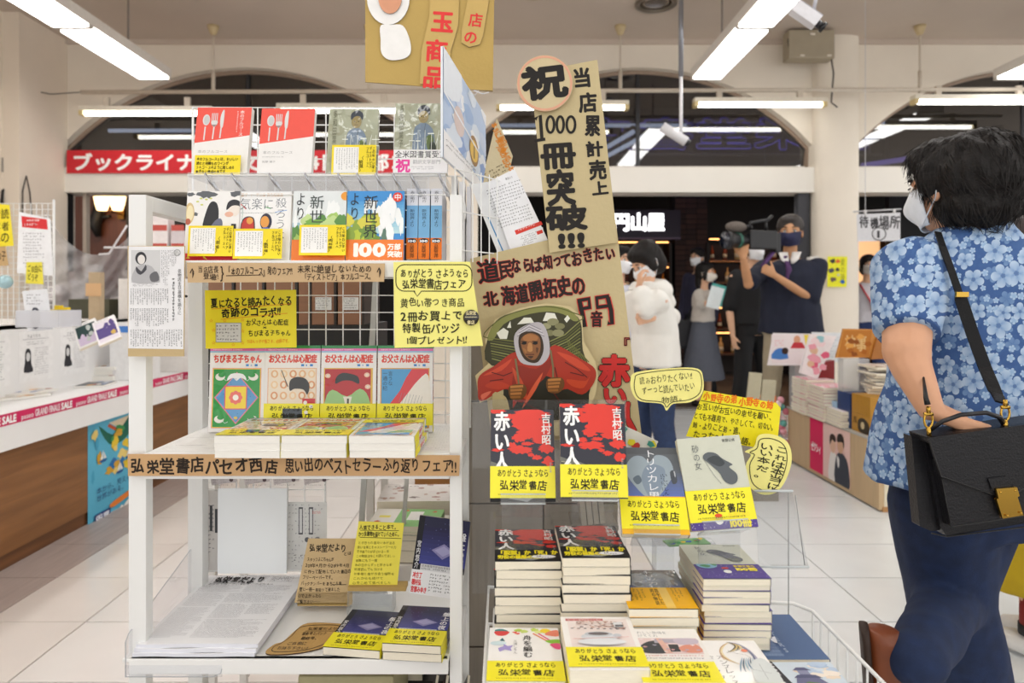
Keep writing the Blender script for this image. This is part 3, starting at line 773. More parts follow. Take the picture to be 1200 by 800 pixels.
def c_girl(a, w, h):
    a.rect(0, 0, w, h, 'f7f6f5')
    a.fine(8, 10, 16, 66, 3, '8c8c94', vert=True); a.text('アンプレッス、\nミー、クク\nチー!!', 6, 40, 42, 88, '2c2c34', bold=-.005, vert=True, hand=1.5)
    g = lambda x0, y0, x1, y1, x2, y2, c, w_: a.line([((1 - t) ** 2 * x0 + 2 * t * (1 - t) * x1 + t * t * x2, (1 - t) ** 2 * y0 + 2 * t * (1 - t) * y1 + t * t * y2) for t in [i / 9 for i in range(10)]], [w_ * (.4 + 1.2 * math.sin(math.pi * i / 9)) for i in range(10)], c)
    for k in range(10): g(66, 6, 40 - k * 1.4, 20 + k * 2, 44 + k * 2.2, 54 + k * 1.5, ['c98a64', 'e4cf9a', '5a4a44', 'd9a070', 'efe0b8'][k % 5], 1.7)
    for k in range(12): g(66, 6, 88 + k * 1.2, 8 + k * 2, 92 - k * 1.2, 54 + k * 1.8, ['b8b4cc', '8d93ac', 'dcd4e4', '6f7894'][k % 4], 1.6)
    for k in range(6): g(62, 6, 84, 16, 78 - k * 5, 26 + k * 2, ['e8d8a0', 'd9b87a', '5a5448'][k % 3], 1.4)
    a.ell(80, 30, 4.5, 4, 'f09070'); a.line([(56, 30), (66, 38), (78, 42), (82, 50)], .5, '5a5a62')
    for k in range(6): g(70 + k * 3, 50, 60 + k * 3, 70, 56 + k * 7, 86, ['7ea0bc', '3e5c78', 'a8c4d4'][k % 3], 1.2)
    a.poly([(80, 60), (100, 54), (104, 110), (70, 110), (74, 80)], 'd9dfe0', 4); a.line([(88, 66), (86, 104)], .4, '60686c'); a.line([(74, 80), (96, 90)], .4, '60686c')
def c_fork(a, w, h):
    a.rect(0, 0, w, h, 'efeeec'); a.poly([(0, 0), (w, 0), (w, 58), (0, 74)], 'ee5a4e')
    sv, dk = 'dcdcdc', '9c8a88'
    a.line([(18, 40), (17.5, 68)], 2.6, sv); a.ell(19, 26, 7, 11.5, sv); a.ell(19.6, 26.5, 5.2, 9.4, 'c9cbcb')
    a.line([(35, 38), (34, 66)], 2.6, sv); a.poly([(29, 28), (41, 28), (40, 36), (35, 41), (30, 36)], sv, 2)
    for k in range(4): a.rect(29 + k * 3.3, 12, 1.6, 18, sv)
    a.poly([(28.5, 36), (41, 36), (35, 41)], dk); a.poly([(50, 6), (53, 9), (52, 40), (47, 40), (46, 20)], sv, 3); a.line([(49, 40), (48, 64)], 2.6, sv)
    a.text('本のフルコース', 8, 88, 58, 7, 'a4a4a4', bold=-.004); a.fine(8, 99, 42, 4, 1, 'a0a0a0', dens=1, ragged=0); a.text('佐藤 優子', 8, 108, 26, 4.5, 'a4a4a4', bold=0)
def c_fork_spine(a, w, h):
    c_fork(a, w, h); a.text('本のフルコース', 83, 6, 9, 54, 'fbe9e6', bold=.02, vert=True); a.fine(76, 8, 5, 50, 1, 'fbe9e6', vert=True, dens=1)
def c_ken(a, w, h):
    a.rect(0, 0, w, h, 'a9ad96')
    for k in range(40): ragged(a, a.rnd.uniform(0, w), a.rnd.uniform(0, h), 10, 8, a.rnd.choice(['a5aa94', 'aeb19c', 'a2a48c']), 12, .3)
    a.poly([(38, 130), (36, 60), (44, 44), (56, 40), (68, 48), (74, 62), (78, 100), (80, 130)], '75879a', 3)
    a.ell(54, 28, 9.5, 13, '97885a'); a.poly([(44, 24), (43, 12), (50, 5), (58, 4), (66, 11), (65, 24), (60, 16), (50, 17)], '39404a', 3)
    a.ell(50, 27, 1.4, .9, '3a3a2a', 8); a.ell(58, 27, 1.4, .9, '3a3a2a', 8); a.line([(50, 34), (58, 34)], .8, '5a4030'); a.line([(54, 27), (53.4, 31)], .7, '6b5a38')
    a.poly([(60, 70), (72, 66), (74, 90), (64, 96)], '5d7040', 3); a.poly([(68, 80), (78, 84), (78, 104), (68, 100)], '2f3a30', 3); a.line([(58, 42), (56, 60)], 1, '55606a')
    a.text('献灯使', 26, 50, 76, 78, mat('e9eee6', .5), bold=-.022, rot=0)
    a.text('多和田葉子', 8, 3, 9, 88, '6f705c', bold=.0, vert=True)
def b_zen(a, w, h):
    a.rect(0, 0, w, h, 'eeedee'); a.text('全米図書賞受賞', 2, 2, w - 4, 15, '1e1e28', bold=.012)
    a.text('翻訳文学部門', 36, 20, 52, 9, '9a9aa0', bold=0); a.text('祝', 4, 18, 28, 28, 'e84aa0', bold=.05); a.fine(34, 33, 54, 8, 2, '9a9aa0')
def c_onna(a, w, h):
    a.rect(0, 0, w, h, 'f1f0ee')
    for x, y, q in [(6, 6, 8), (36, 6, 16), (94, 4, 14), (16, 44, 7), (44, 46, 8)]: ragged(a, x, y, q, q * .45, '5f6368', 16, .35)
    a.poly([(32, 70), (38, 34), (46, 20), (56, 24), (60, 44), (56, 70)], '1f1f24', 4); a.poly([(44, 74), (54, 56), (64, 52), (68, 62), (64, 74)], '6a6e84', 4)
    a.ell(88, 34, 11, 14, 'efe6dc'); a.poly([(74, 36), (76, 22), (86, 16), (98, 20), (102, 34), (96, 28), (84, 28)], '26262c', 4)
    a.ell(79, 44, 8, 5, 'e9b7a0'); a.ell(6, 42, 9, 20, 'd9c08a'); a.ell(7, 42, 6.5, 15, 'efe2b8'); a.ell(4, 58, 5, 6, 'b85e44')
    for x, y in [(20, 20), (28, 26), (36, 16), (44, 14), (26, 14)]: a.ell(x, y, 3, 1.6, 'cbd26a', 8)
    a.rect(84, 62, 9, 14, '1f1f24'); a.line([(104, 22), (104, 60)], .7, '6fa090'); a.ell(103.5, 40, 2.4, 6, '8cc0ae', 10)
    a.rect(0, h - 14, w, 14, 'd21f38'); a.poly([(4, h - 4), (8, h - 10), (12, h - 4)], 'e8c84a'); a.poly([(34, h - 12), (44, h - 2), (36, h - 5)], 'e8c84a')
def c_kiraku(a, w, h):
    a.rect(0, 0, w, h, 'f5f5f5'); a.text('藤子・F・不二雄 異色短編集', 10, 4, 78, 6, 'd8a878', bold=.02)
    a.text('気楽に', 8, 12, 64, 24, '4d5664', bold=-.01); a.text('殺ろうよ', 74, 12, 22, 80, '5d6674', bold=-.01, vert=True)
    a.line([(10, 24), (20, 34)], 1.4, 'd84a4a'); a.line([(56, 30), (66, 33)], 1.6, '5ab06a'); a.line([(74, 40), (96, 36)], 1.2, '6a9ad8')
    a.fine(8, 40, 70, 3, 1, '5a5f6a', dens=1, ragged=0)
    a.poly([(14, 84), (12, 62), (18, 50), (30, 48), (37, 56), (36, 84)], '2a2a2e', 4); a.poly([(15, 84), (13.5, 63), (19, 52), (29, 50), (35, 57), (34.5, 84)], 'c9382e', 4); a.ell(28, 56, 6, 6.5, 'e8a24a')
    a.ell(58, 58, 11, 16, '2e2e44'); a.ell(56, 58, 8, 11, 'e8a04a'); a.poly([(44, 84), (46, 74), (58, 68), (70, 74), (72, 84)], '5f70c8', 4)
def c_sekai(mid):
    def f(a, w, h):
        top = '3b92d8' if mid else '9ec4d4'
        a.rect(0, 0, w, h, top)
        if mid:
            for i in range(10): a.rect(0, 20 + i * 6, w, 6.2, '%02x%02x%02x' % (80 + i * 12, 160 + i * 7, 220 + i))
        else: a.rect(0, 0, w, 60, 'e3e9ea')
        for k in range(14): ragged(a, a.rnd.uniform(30, w) if mid else a.rnd.uniform(5, w - 10), a.rnd.uniform(20, 76), a.rnd.uniform(3, 10), a.rnd.uniform(8, 20), 'f4f8f8', 14, .3)
        a.rect(0, 92, w, 56, 'dfe47a' if mid else '9cc46a')
        for k in range(16): ragged(a, a.rnd.uniform(0, w * (.5 if mid else 1)), a.rnd.uniform(54, 96), 11, 13, a.rnd.choice(['b8c838', '8da83a', 'd8d04a', '6f9238'] if mid else ['7ab04a', 'a8cc6a', '5a9044', 'c4dc94']), 16, .3)
        ragged(a, 70, 84, 5, 16, '5a7a6a', 16, .3)
        if mid:
            for k in range(12): ragged(a, 74 + a.rnd.uniform(-12, 14), a.rnd.uniform(24, 88), 5, 18, 'f8fbfc', 14, .3)
        a.text('よ\nり' if 0 else 'より', 4, 2, 20, 54, '16181c', bold=0, vert=True)
        a.text('新世界', 30, 8, 28, 82, '16181c' if mid else '33403c', bold=0, vert=True)
        a.rect(0, 92, w, 56, 'ef7d22')
        if mid:
            a.ell(93, 12, 9, 9, 'e23a22'); a.text('中', 86.5, 5.5, 13, 13, 'ffffff', bold=.02)
            a.text('100', 14, 94, 60, 32, 'fff7ee', bold=.07); a.text('万部\n突破!', 76, 98, 27, 27, 'fff7ee', bold=.05); a.fine(4, 129, 96, 5, 1, 'fbe2c4', dens=1, ragged=0)
        else: a.ell(96, 10, 8, 8, 'f0a030')
        a.rect(0, 138, w, 10, '22242a'); a.text('第29回日本SF大賞受賞' if not mid else '人類の未来を揺るがす禁断の書', 4, 139, w - 24, 7.5, 'f4f4f4', bold=.04)
    return f

# ---------------------------------------------------------------- the white rack
WP = mat('f0f1f0', .35, nz=(20, .012)); WPd = mat('e3e4e3', .4, nz=(20, .012))
FD, BD = 1.22, 1.48                      # depth of the front and back posts
xl0, xl1 = X(150.5, FD), X(171, FD)
xr0, xr1 = X(527, FD), X(541.5, FD)
SH1, SH2, SH3 = .972, .614, 1.315        # shelf tops
rack = thing('display_rack', 'white metal display rack with open side frames full of books at left', 'rack', (0, FD, 0))
def rb(a, b, name, m=WP, bev=.002): q = MB(); q.box((a[0], a[1] - FD, a[2]), (b[0], b[1] - FD, b[2]), m, bev=bev); return q.build(name, rack)
TZ = 1.433
for x0, x1 in ((xl0, xl1), (xr0, xr1)):
    rb((x0, FD, 0), (x1, FD + .025, TZ), 'post'); rb((x0, BD - .03, 0), (x1, BD, TZ - .0), 'post', WPd)
    rb((x0, FD + .025, TZ - .028), (x1, BD - .03, TZ), 'top_rail'); rb((x0 + .004, FD + .025, .56), (x1 - .004, BD - .03, .595), 'side_rail', WPd); rb((x0 + .004, FD + .025, .92), (x1 - .004, BD - .03, .95), 'side_rail', WPd)
rb((xl1, FD - .008, SH1 - .004), (xr0, BD + .02, SH1), 'shelf'); rb((xl1, FD - .008, SH1 - .045), (xr0, FD + .0, SH1 - .004), 'shelf_lip')
rb((xl0 + .0, FD - .02, SH2 - .006), (xr0, BD + .05, SH2), 'shelf'); rb((xl0 + .012, FD - .022, SH2 - .026), (xr0 - .001, FD - .008, SH2), 'shelf_lip')
rb((xl0 + .11, FD - .005, SH3 - .005), (xr0 + .004, BD, SH3), 'shelf'); rb((X(219, FD), FD - .012, SH3 - .03), (xr0, FD - .002, SH3), 'shelf_lip')
# screw holes and dark dots
for px, py in ((223, 347), (545, 560), (545, 760)):
    q = MB(); q.tube([(X(px, 1.47), 1.452 - FD if px < 300 else 0, Z(py, 1.47))] + [(X(px, 1.47), 1.449 - FD if px < 300 else .001, Z(py, 1.47))], .0028, mat('3c3c3c', .5), 10)
    if px < 300: q.build('screw_hole', rack)
# wire mesh panels between the back posts
def mesh_panel(name, label, px0, py0, px1, py1, d, cell=20, r=.0016):
    t = thing(name, label, 'wire panel', P(px0, py1, d))
    W, Hh = (px1 - px0) / FPX * d, (py1 - py0) / FPX * d
    b = MB(); b.tube([(0, 0, 0), (W, 0, 0), (W, 0, Hh), (0, 0, Hh), (0, 0, 0)], .003, WP, 8, cap=False); b.build('rim', t)
    b = MB(); c = cell / FPX * d; n = int(W / c); k = int(Hh / c)
    for i in range(1, n + 1): b.tube([(i * c - c * .2, 0, 0), (i * c - c * .2, 0, Hh)], r, WP, 4, cap=False)
    for j in range(1, k + 1): b.tube([(0, .003, j * c - c * .3), (W, .003, j * c - c * .3)], r, WP, 4, cap=False)
    o = b.build('wire_grid', t); o['kind'] = 'stuff'
    return t
mesh_panel('mesh_panel', 'white wire mesh panel rising behind the upper rows of books', 226, 126, 551, 500, 1.5)
mesh_panel('mesh_panel', 'low white wire mesh panel behind the blank white board under the shelf', 241, 511, 381, 668, 1.5)
# leaning grey leg
t = thing('support_leg', 'pale grey flat support leg leaning behind the mesh panel', 'leg', P(402, 800, 1.56))
b = MB(); b.tube([(0, 0, -.36), P(441, 318, 1.62) - P(402, 800, 1.56)], .0085, mat('b9b9b4', .4), 4, flat=1); b.build('bar', t)
t = thing('support_leg', 'second pale grey support leg seen between shelf and stacked colourful books', 'leg', P(458, 800, 1.75))
b = MB(); b.tube([(0, 0, -.1), P(478, 540, 1.75) - P(458, 800, 1.75)], .007, mat('c9c9c4', .4), 4); b.build('bar', t)

# --- top row of books, in front of the mesh
def comment_card(label, px0, py0, px1, py1, d, seed, tilt=8, tx='この味わい深い\nディストピア\nフルコースへ', head='〈前菜〉', full=False):
    def draw(a):
        w, h = px1 - px0, py1 - py0
        if full: a.text('本のフルコースとは、おいしい\n読むと何種ものワインが\nフルコースのように楽しめる\n飽きない構成の本です', px0 + 2, py0 + 2, w - 5, h - 5, '3a3408', bold=.03, hand=1)
        else:
            a.rect(px0 + 2.5, py0 + 2.5, w * .56, h - 5.5, 'f3f3f1'); a.fine(px0 + 4, py0 + 4, w * .52, h - 9, 9, '6a6a6c', vert=True, dens=.95, size=.55)
            a.text(tx, px0 + w * .78, py0 + 2, w * .2, h - 6, '3a3408', bold=.02, vert=True, hand=1); a.text(head, px0 + w * .62, py0 + h * .35, w * .1, h * .55, '3a3408', bold=.02, vert=True, hand=1)
    return sheet('comment_card', label, 'card', d, [(px0, py0), (px1, py0), (px1, py1), (px0, py1)], mat('f5dd20', .5), draw, th=.0006, tilt=tilt, hand_seed=seed, dz=.00003)
def facebook(name, label, pxc, pyb, d, tilt, w, h, t, **k):
    c = P(pxc, pyb, d); return book(name, label, stand(c.x, c.y, c.z, tilt, k.pop('yaw', 0), k.pop('roll', 0)), w, h, t, **k)
GR1 = 'books facing out in the top row'
facebook('paperback', 'salmon and white cutlery book with white-lettered strip, under a yellow note, top row far left', 260, 206.5, 1.31, 12, 105, 136, 14, cover='efeeec', art=c_fork_spine, coat=.6, group=GR1)
facebook('paperback', 'salmon and white cutlery book without a note, second in the top row', 335.5, 206.5, 1.31, 12, 103, 134, 14, cover='efeeec', art=c_fork, coat=.6, group=GR1)
facebook('paperback', 'olive cover with a dark-haired figure, half covered by a yellow comment card', 413, 206.5, 1.31, 12, 96, 134, 12, cover='a9ad96', art=c_ken, coat=.8, group=GR1)
facebook('paperback', 'olive cover with a dark-haired figure above a white award band', 493.5, 206.5, 1.29, 12, 101, 142, 14, cover='a9ad96', art=c_ken, band=(0, 47, 'eeedee', b_zen), coat=.8, group=GR1)
comment_card('yellow handwritten note taped low on the left cutlery book', 227, 181, 281, 206, 1.285, 2, full=True)
comment_card('yellow comment card over the first olive book', 388, 168.5, 440, 205.5, 1.285, 3)
b = MB(); t = thing('clear_ledge', 'clear plastic ledge holding up the top row of books', 'ledge', P(375, 209, 1.3))
ac = clear('clear_plastic', (252, 253, 255), .15, .04, .12)
x0, x1 = X(229, 1.3) - X(375, 1.3), X(524, 1.3) - X(375, 1.3)
b.box((x0, -.03, -.002), (x1, .18, .001), ac); b.box((x0, -.032, -.03), (x1, -.029, .006), ac); b.build('tray', t)
b = MB(); b.tube([(x0, -.033, 0), (x1, -.033, 0)], .0016, WP, 6); b.tube([(x0, -.033, -.036), (x1, -.033, -.036)], .0012, WP, 6); b.build('edge_wire', t)
hk = None
for k, px in enumerate([240, 271, 315, 357, 396, 418, 440, 460, 481, 514]):
    M = Matrix.Translation(P(px, 203, 1.255))
    if hk is None:
        hk = thing('wire_hook', 'chrome wire hook below the top row of books, leftmost', 'hook', M, 'chrome hooks below the top row')
        b = MB(); ch = mat('b8babf', .2, metal=.9); b.tube([(0, 0, 0), (.006, .01, -.016), (.014, .02, -.028), (.014, .1, -.036)], .0022, ch, 6); b.build('wire', hk)
        b = MB(); b.tube([(.006, .02, -.012), (.016, .03, -.038)], .004, mat('cfd2d6', .3, metal=.5), 6); b.build('tip', hk)
    else: copy_thing(hk, M, 'chrome wire hook below the top row of books, %s from the left' % NTH[k])

# --- second row
GR2 = 'books facing out in the second row'
z2 = 307
facebook('paperback', 'white book with brush-painted women and a red foot strip, second row far left', 250, z2, 1.262, 7, 98, 131, 13, cover='f1f0ee', art=c_onna, coat=.5, group=GR2)
facebook('paperback', 'white book with two hooded cartoonish figures in red and blue', 309, z2, 1.268, 7, 104, 131, 14, cover='f5f5f5', art=c_kiraku, coat=.5, group=GR2)
facebook('paperback', 'green and orange book half covered by a yellow comment card, next to the blue one', 375, z2, 1.262, 7, 98, 131, 14, cover='e3e9ea', art=c_sekai(False), coat=.6, group=GR2)
facebook('paperback', 'blue sky book with a large white 100 on its orange lower part', 440.5, z2, 1.262, 7, 105, 131, 14, cover='3b92d8', art=c_sekai(True), coat=.6, group=GR2)
comment_card('yellow comment card on the book of brush-painted women', 219.5, 264, 272, 300, 1.235, 4, tilt=6)
comment_card('yellow comment card on the book with the two hooded figures', 272.5, 267.5, 330, 303, 1.236, 5, tilt=6, head='〈魚料理〉')
comment_card('yellow comment card on the green and orange book', 350, 263, 405, 299, 1.235, 6, tilt=6, head='〈肉料理〉')
def sp_sekai(a, w, h):
    a.rect(0, 0, w, h * .24, 'e9e9ee'); a.rect(0, h * .24, w, h * .46, '7db4dc'); a.rect(0, h * .7, w, h * .3, 'ef7a1e')
    a.text('新世界より', w * .28, h * .29, w * .45, h * .26, '24324a', bold=.01, vert=True); a.text('貴志祐介', w * .3, h * .03, w * .4, h * .17, '3a3a40', vert=True)
    a.ell(w / 2, h * .74, w * .42, h * .035, '24242a'); a.text('100', w * .15, h * .72, w * .7, h * .045, 'ffffff', bold=.05); a.text('万部突破の傑作', w * .3, h * .79, w * .4, h * .19, '3c2008', bold=.02, vert=True)
for k, pc in enumerate([482, 496, 510.5]):
    c = P(pc, 306.5, 1.27)
    # spine towards the camera: turn the book a quarter turn
    M = Matrix.Translation((c.x, c.y, c.z)) @ Matrix.Rotation(R(-7), 4, 'X') @ Matrix(((0, 0, 1, 0), (1, 0, 0, 0), (0, 1, 0, 0), (0, 0, 0, 1)))
    M = Matrix.Translation((c.x + .011, c.y + .055, c.z)) @ Matrix.Rotation(R(-5), 4, 'X') @ Matrix(((0, 0, -1, 0), (-1, 0, 0, 0), (0, 1, 0, 0), (0, 0, 0, 1)))
    book('paperback', ['thick upright paperback with blue and orange spine, left of the three by the post', 'thick upright paperback with blue and orange spine, middle of the three by the post', 'thick upright paperback with blue and orange spine, right of the three by the post'][k], M, 105, 134, 21, cover='7db4dc', spine='e9e9ee', spine_art=sp_sekai, group='spines in the second row', coat=.4)
# --- kraft strips and yellow posters on the rack
def d1(a):
    a.text('↑', 222, 312, 8, 16, '3a2a1c', bold=.02)
    a.text('当店店長', 232, 311, 24, 9, '3a2a1c', bold=.02, hand=1); a.text('登場!!', 238, 320, 18, 8, '3a2a1c', bold=.02, hand=1); a.text('}', 258, 309, 5, 19, '3a2a1c', bold=.02)
    a.text('『本のフルコース』発のフェア!!', 265, 312, 78, 11, '3a2a1c', bold=.02, hand=1); a.line([(265, 323), (306, 322)], .9, '3a2a1c')
    a.text('未来に絶望しないための', 348, 310, 88, 10, '3a2a1c', bold=.02, hand=1); a.text('「ディストピア」本フルコース。', 354, 319.5, 84, 9, '3a2a1c', bold=.02, hand=1); a.text('↑', 441, 311, 8, 16, '3a2a1c', bold=.02)
sheet('cardboard_strip', 'narrow kraft strip with black handwriting and arrows under the second row of books', 'sign', 1.2, [(219, 307.5), (451, 308.5), (450, 330), (220, 331)], mat('cdaf86', .8, nz=(9, .05), bump=(120, .2)), d1, th=.002)
def d2(a):
    a.text('弘栄堂書店パセオ西店', 153, 535.5, 173, 19.5, '2a2018', bold=.035, hand=1); a.text('思い出のベストセラーふり返り', 333, 536, 160, 18.5, '2a2018', bold=.03, hand=1); a.text('フェア!!', 493, 536, 42, 18, '2a2018', bold=.03, hand=1)
sheet('cardboard_strip', 'long kraft strip with bold black lettering across the front of the middle shelf', 'sign', 1.205, [(149.5, 532), (539, 533.5), (538, 557.5), (150, 557.5)], mat('cba477', .8, nz=(9, .05), bump=(120, .2)), d2, th=.002)
def d3(a):
    k = '26240c'
    a.text('夏になると読みたくなる', 247, 347, 95, 13, k, bold=.035, hand=1, rot=-2); a.line([(248, 362), (342, 356)], .6, 'e88a20'); a.text('奇跡のコラボ!!', 259, 360, 71, 12, k, bold=.035, hand=1, rot=-1.5); a.line([(259, 374), (337, 367)], .6, 'e88a20')
    a.text('お父さんは心配症', 288, 373.5, 50, 8, k, bold=.02, hand=1); a.text('×', 308, 381, 5, 5, k, bold=.02); a.text('ちびまる子ちゃん', 291, 386, 50, 8, k, bold=.02, hand=1); a.text('りぼんっ子の皆さま、必読です。', 289, 397, 52, 5, 'e8761c', bold=.01, hand=1)
    a.rect(253, 378, 30, 23, '8a8a86'); a.rect(253.6, 378.6, 28.8, 21.8, 'd9d9d4')
    a.fine(254, 380, 28, 20, 5, '60605c', dens=.8)
    for x, y in [(247, 375), (263, 375), (284, 374), (250, 386), (284, 387), (250, 401), (273, 403), (284, 401)]: a.text('☆', x - 2, y - 2, 5, 5, 'e8a020')
sheet('yellow_poster', 'bright yellow handwritten poster taped to the mesh panel above the comics', 'sign', 1.36, [(240, 340), (347, 339.5), (347.5, 407), (241, 408.5)], mat('f3e21e', .5, nz=(9, .02)), d3, th=.0008)
def rrect(x0, y0, x1, y1, r, n=5):
    out = []
    for cx, cy, a0 in ((x1 - r, y0 + r, -90), (x1 - r, y1 - r, 0), (x0 + r, y1 - r, 90), (x0 + r, y0 + r, 180)):
        for k in range(n + 1): t = R(a0 + 90 * k / n); out.append((cx + r * math.cos(t), cy + r * math.sin(t)))
    return out
def d4(a):
    k = '2a2a14'
    bub = rrect(464, 310, 553, 341, 10)
    a.line(bub, 1.1, k, closed=True); a.poly([(486, 340), (494, 340), (489, 347)], 'f6f08a'); a.line([(485, 341), (489, 347), (494, 341)], 1, k)
    a.text('ありがとう さようなら', 469, 314.5, 80, 11, k, bold=.025, hand=1); a.text('弘栄堂書店フェア', 471, 327, 75, 12, k, bold=.03, hand=1)
    a.text('黄色い帯つき商品', 469, 348.5, 75, 11.5, k, bold=.015, hand=1); a.text('2冊お買上で', 470, 363.5, 72, 13, k, bold=.03, hand=1); a.text('特製缶バッジ', 471, 377.5, 68, 13, k, bold=.03, hand=1); a.text('1個プレゼント!!', 476, 393, 72, 10.5, k, bold=.025, hand=1)
sheet('yellow_poster', 'pale yellow poster offering a badge gift, hung on the right post of the rack', 'sign', 1.19, [(461, 307), (551, 306.5), (566, 405), (462.5, 407.5)], mat('f7f187', .55, nz=(9, .02)), d4, th=.001)
t = thing('tin_badge', 'round black tin badge with cream characters pinned to the pale yellow poster', 'badge', stand(*P(552, 372, 1.183)))
b = MB(); b.lathe([(.0135, -.003), (.0138, 0), (.011, .0022), (.0, .0032)], mat('1e1c18', .25, coat=.5), 24); b.build('disc', t)
a = Art(1.183 / FPX, 552, 372, z=.0036); a.text('弘栄堂', 546, 364, 12, 5, 'e9dca8', bold=.03); a.text('書店', 547.5, 375, 9, 5, 'e9dca8', bold=.03); a.rect(545, 371, 14, .6, 'e9dca8'); a.build('print', t)
# newspaper cutting on the left post
def d5(a):
    k = '55555a'
    a.rect(154, 293, 34, 38, 'd5d5d6'); a.poly([(156, 331), (158, 316), (166, 310), (178, 312), (184, 322), (186, 331)], 'b9b9bc', 3); a.ell(165.5, 302.5, 6.6, 7.6, '3a3a3e'); a.ell(166, 304, 4.4, 5.6, 'e6e2de'); a.poly([(160, 312), (166, 318), (171, 310), (172, 316), (165, 322), (160, 318)], '4a4a50', 2); a.poly([(176, 322), (184, 318), (187, 328), (178, 330)], '6c6c70', 3)
    a.fine(156, 332.5, 31, 3.4, 2, '66666a'); a.ell(208, 296, 4, 4, '9a9a9c', 16); a.ell(208, 296, 3.2, 3.2, 'dedede', 16); a.line([(208, 293.4), (206, 298.4), (210, 298.4)], .5, '66666a', closed=True)
    a.text('名物店主日高横を語りに', 208.5, 315, 4.6, 54, '333338', bold=.01, vert=True); a.fine(201, 326, 4.5, 52, 1, '3a3a40', vert=True, dens=1, ragged=0, size=.7)
    a.fine(189, 293, 10, 42, 5, k, vert=True); a.fine(199, 293, 8, 20, 4, k, vert=True)
    for y0, y1, x1 in ((338, 359, 198), (361, 383, 198), (386, 407, 214)): a.fine(152.5, y0, x1 - 152.5, y1 - y0, 17 if x1 < 200 else 22, k, vert=True, dens=.92)
t = sheet('newspaper_cutting', 'newspaper article on a kraft board hung on the left post of the rack', 'notice', 1.2, [(149.5, 288), (216.5, 288), (215.5, 417.5), (150, 417.5)], kraft('c9b184'), None, th=.002)
sheet('paper', None, None, 1.2, [(151, 288.5), (216, 289), (215, 409), (150.5, 408)], mat('f0f0f2', .7), d5, th=-.0006, parent=t, printname='article_print')

# --- middle shelf: comics
def comic(title, pic, vol):
    def f(a, w, h):
        a.rect(0, 0, w, h, 'f1efee'); a.rect(0, 0, w, 6, '1f8a4a'); a.rect(0, 6, w, 5, 'e86ab4'); a.rect(0, 11, w, 3.5, '9cc4e8'); a.text('RIBON MASCOT COMICS', 6, 7, 60, 3, 'f8e8f4', bold=.02)
        a.outl(title, 7, 18, w - 14, 18, 'dc3428', 'f8d8c8', bold=.055, grow=.03)
        a.rect(74, 38, 6, 4.5, '2a84d0'); a.rect(92, 38, 6, 4.5, '2a84d0'); a.text(vol, 83, 38, 4, 4.5, '2a84d0', bold=.03); pic(a, w, h)
    return f
def pic1(a, w, h):
    a.rect(6, 46, 100, 122, 'f09a8a'); a.rect(7, 47, 98, 120, 'f4c84a'); a.rect(8.5, 48.5, 95, 117, '2f9a48')
    a.poly([(56, 54), (101, 106), (56, 160), (11, 106)], 'e27a90'); a.poly([(56, 57), (98, 106), (56, 157), (14, 106)], '5f9fd4')
    for x, y, s in ((22, 64, 1), (90, 64, -1), (22, 150, 1), (90, 150, -1)):
        a.ell(x, y, 10, 7.5, 'efece4'); a.ell(x + s * 3, y - 4, 7, 5, '2f9a48'); a.line([(x + s * 6, y + 2), (x + s * 12, y + 8), (x + s * 18, y + 5)], 1, 'd9efe4')
    a.poly([(44, 58), (68, 58), (76, 70), (64, 66), (56, 72), (48, 66), (36, 72)], 'f2f4f6', 3); a.rect(32, 82, 46, 48, 'e0607a'); a.rect(34, 84, 42, 44, 'f6d93a')
    for k in range(8): t = k * math.pi / 4; a.ell(55 + 9 * math.cos(t), 106 + 9 * math.sin(t), 5, 5, 'f0756a', 10)
    a.ell(55, 106, 6, 6, 'fbf6ec'); a.ell(56, 147, 4, 3, 'e8c860')
    for k in range(60):
        x, y = a.rnd.uniform(16, 96), a.rnd.uniform(60, 152)
        if abs(x - 56) / 42 + abs(y - 106) / 49 < .95 and not (32 < x < 78 and 80 < y < 132): a.ell(x, y, .9, .9, '2f6aa8', 6)
def pic2(a, w, h):
    a.rect(6, 46, 100, 122, 'e9b48a'); a.rect(7.5, 47.5, 97, 119, 'f3e4d0')
    for x in range(5):
        for y in range(3): a.ell(20 + x * 19, 58 + y * 22, 7.5, 8, ['e8b888', 'f0cfa4', 'dfa070'][(x + y) % 3]); a.ell(20 + x * 19, 58 + y * 22, 4, 5, 'f7e8d2')
    a.rect(78, 108, 26, 40, 'd0303a'); a.rect(8, 118, 30, 30, 'f0c838'); a.rect(38, 128, 40, 20, '3c4650')
    for x, y in ((84, 116), (96, 124), (86, 136)): a.ell(x, y, 4, 4, 'f4efe8', 8)
    a.poly([(52, 72), (66, 64), (84, 68), (92, 82), (88, 100), (80, 90), (62, 88), (52, 92)], '2a2a2c', 4)
    a.line([(34, 50), (48, 84)], 1.4, '3a3a3c')
def pic3(a, w, h):
    a.rect(6, 46, 100, 122, 'e2b84a'); a.rect(8, 48, 94, 118, 'b8262c')
    for x, y in ((14, 62), (94, 60), (96, 84), (16, 110), (92, 108)): a.ell(x, y, 6, 5, 'f0c9b0', 8); a.ell(x, y, 2.4, 2, 'e8e2da', 8)
    a.poly([(30, 78), (32, 64), (44, 56), (62, 58), (76, 64), (78, 78), (62, 72), (44, 72)], '22262a', 4); a.poly([(12, 150), (10, 110), (24, 90), (54, 104), (80, 88), (98, 106), (98, 150)], '9cc884', 3)
    a.poly([(46, 104), (64, 104), (56, 140)], 'e9e6d8'); a.rect(54, 108, 4, 28, '4a4a3a')
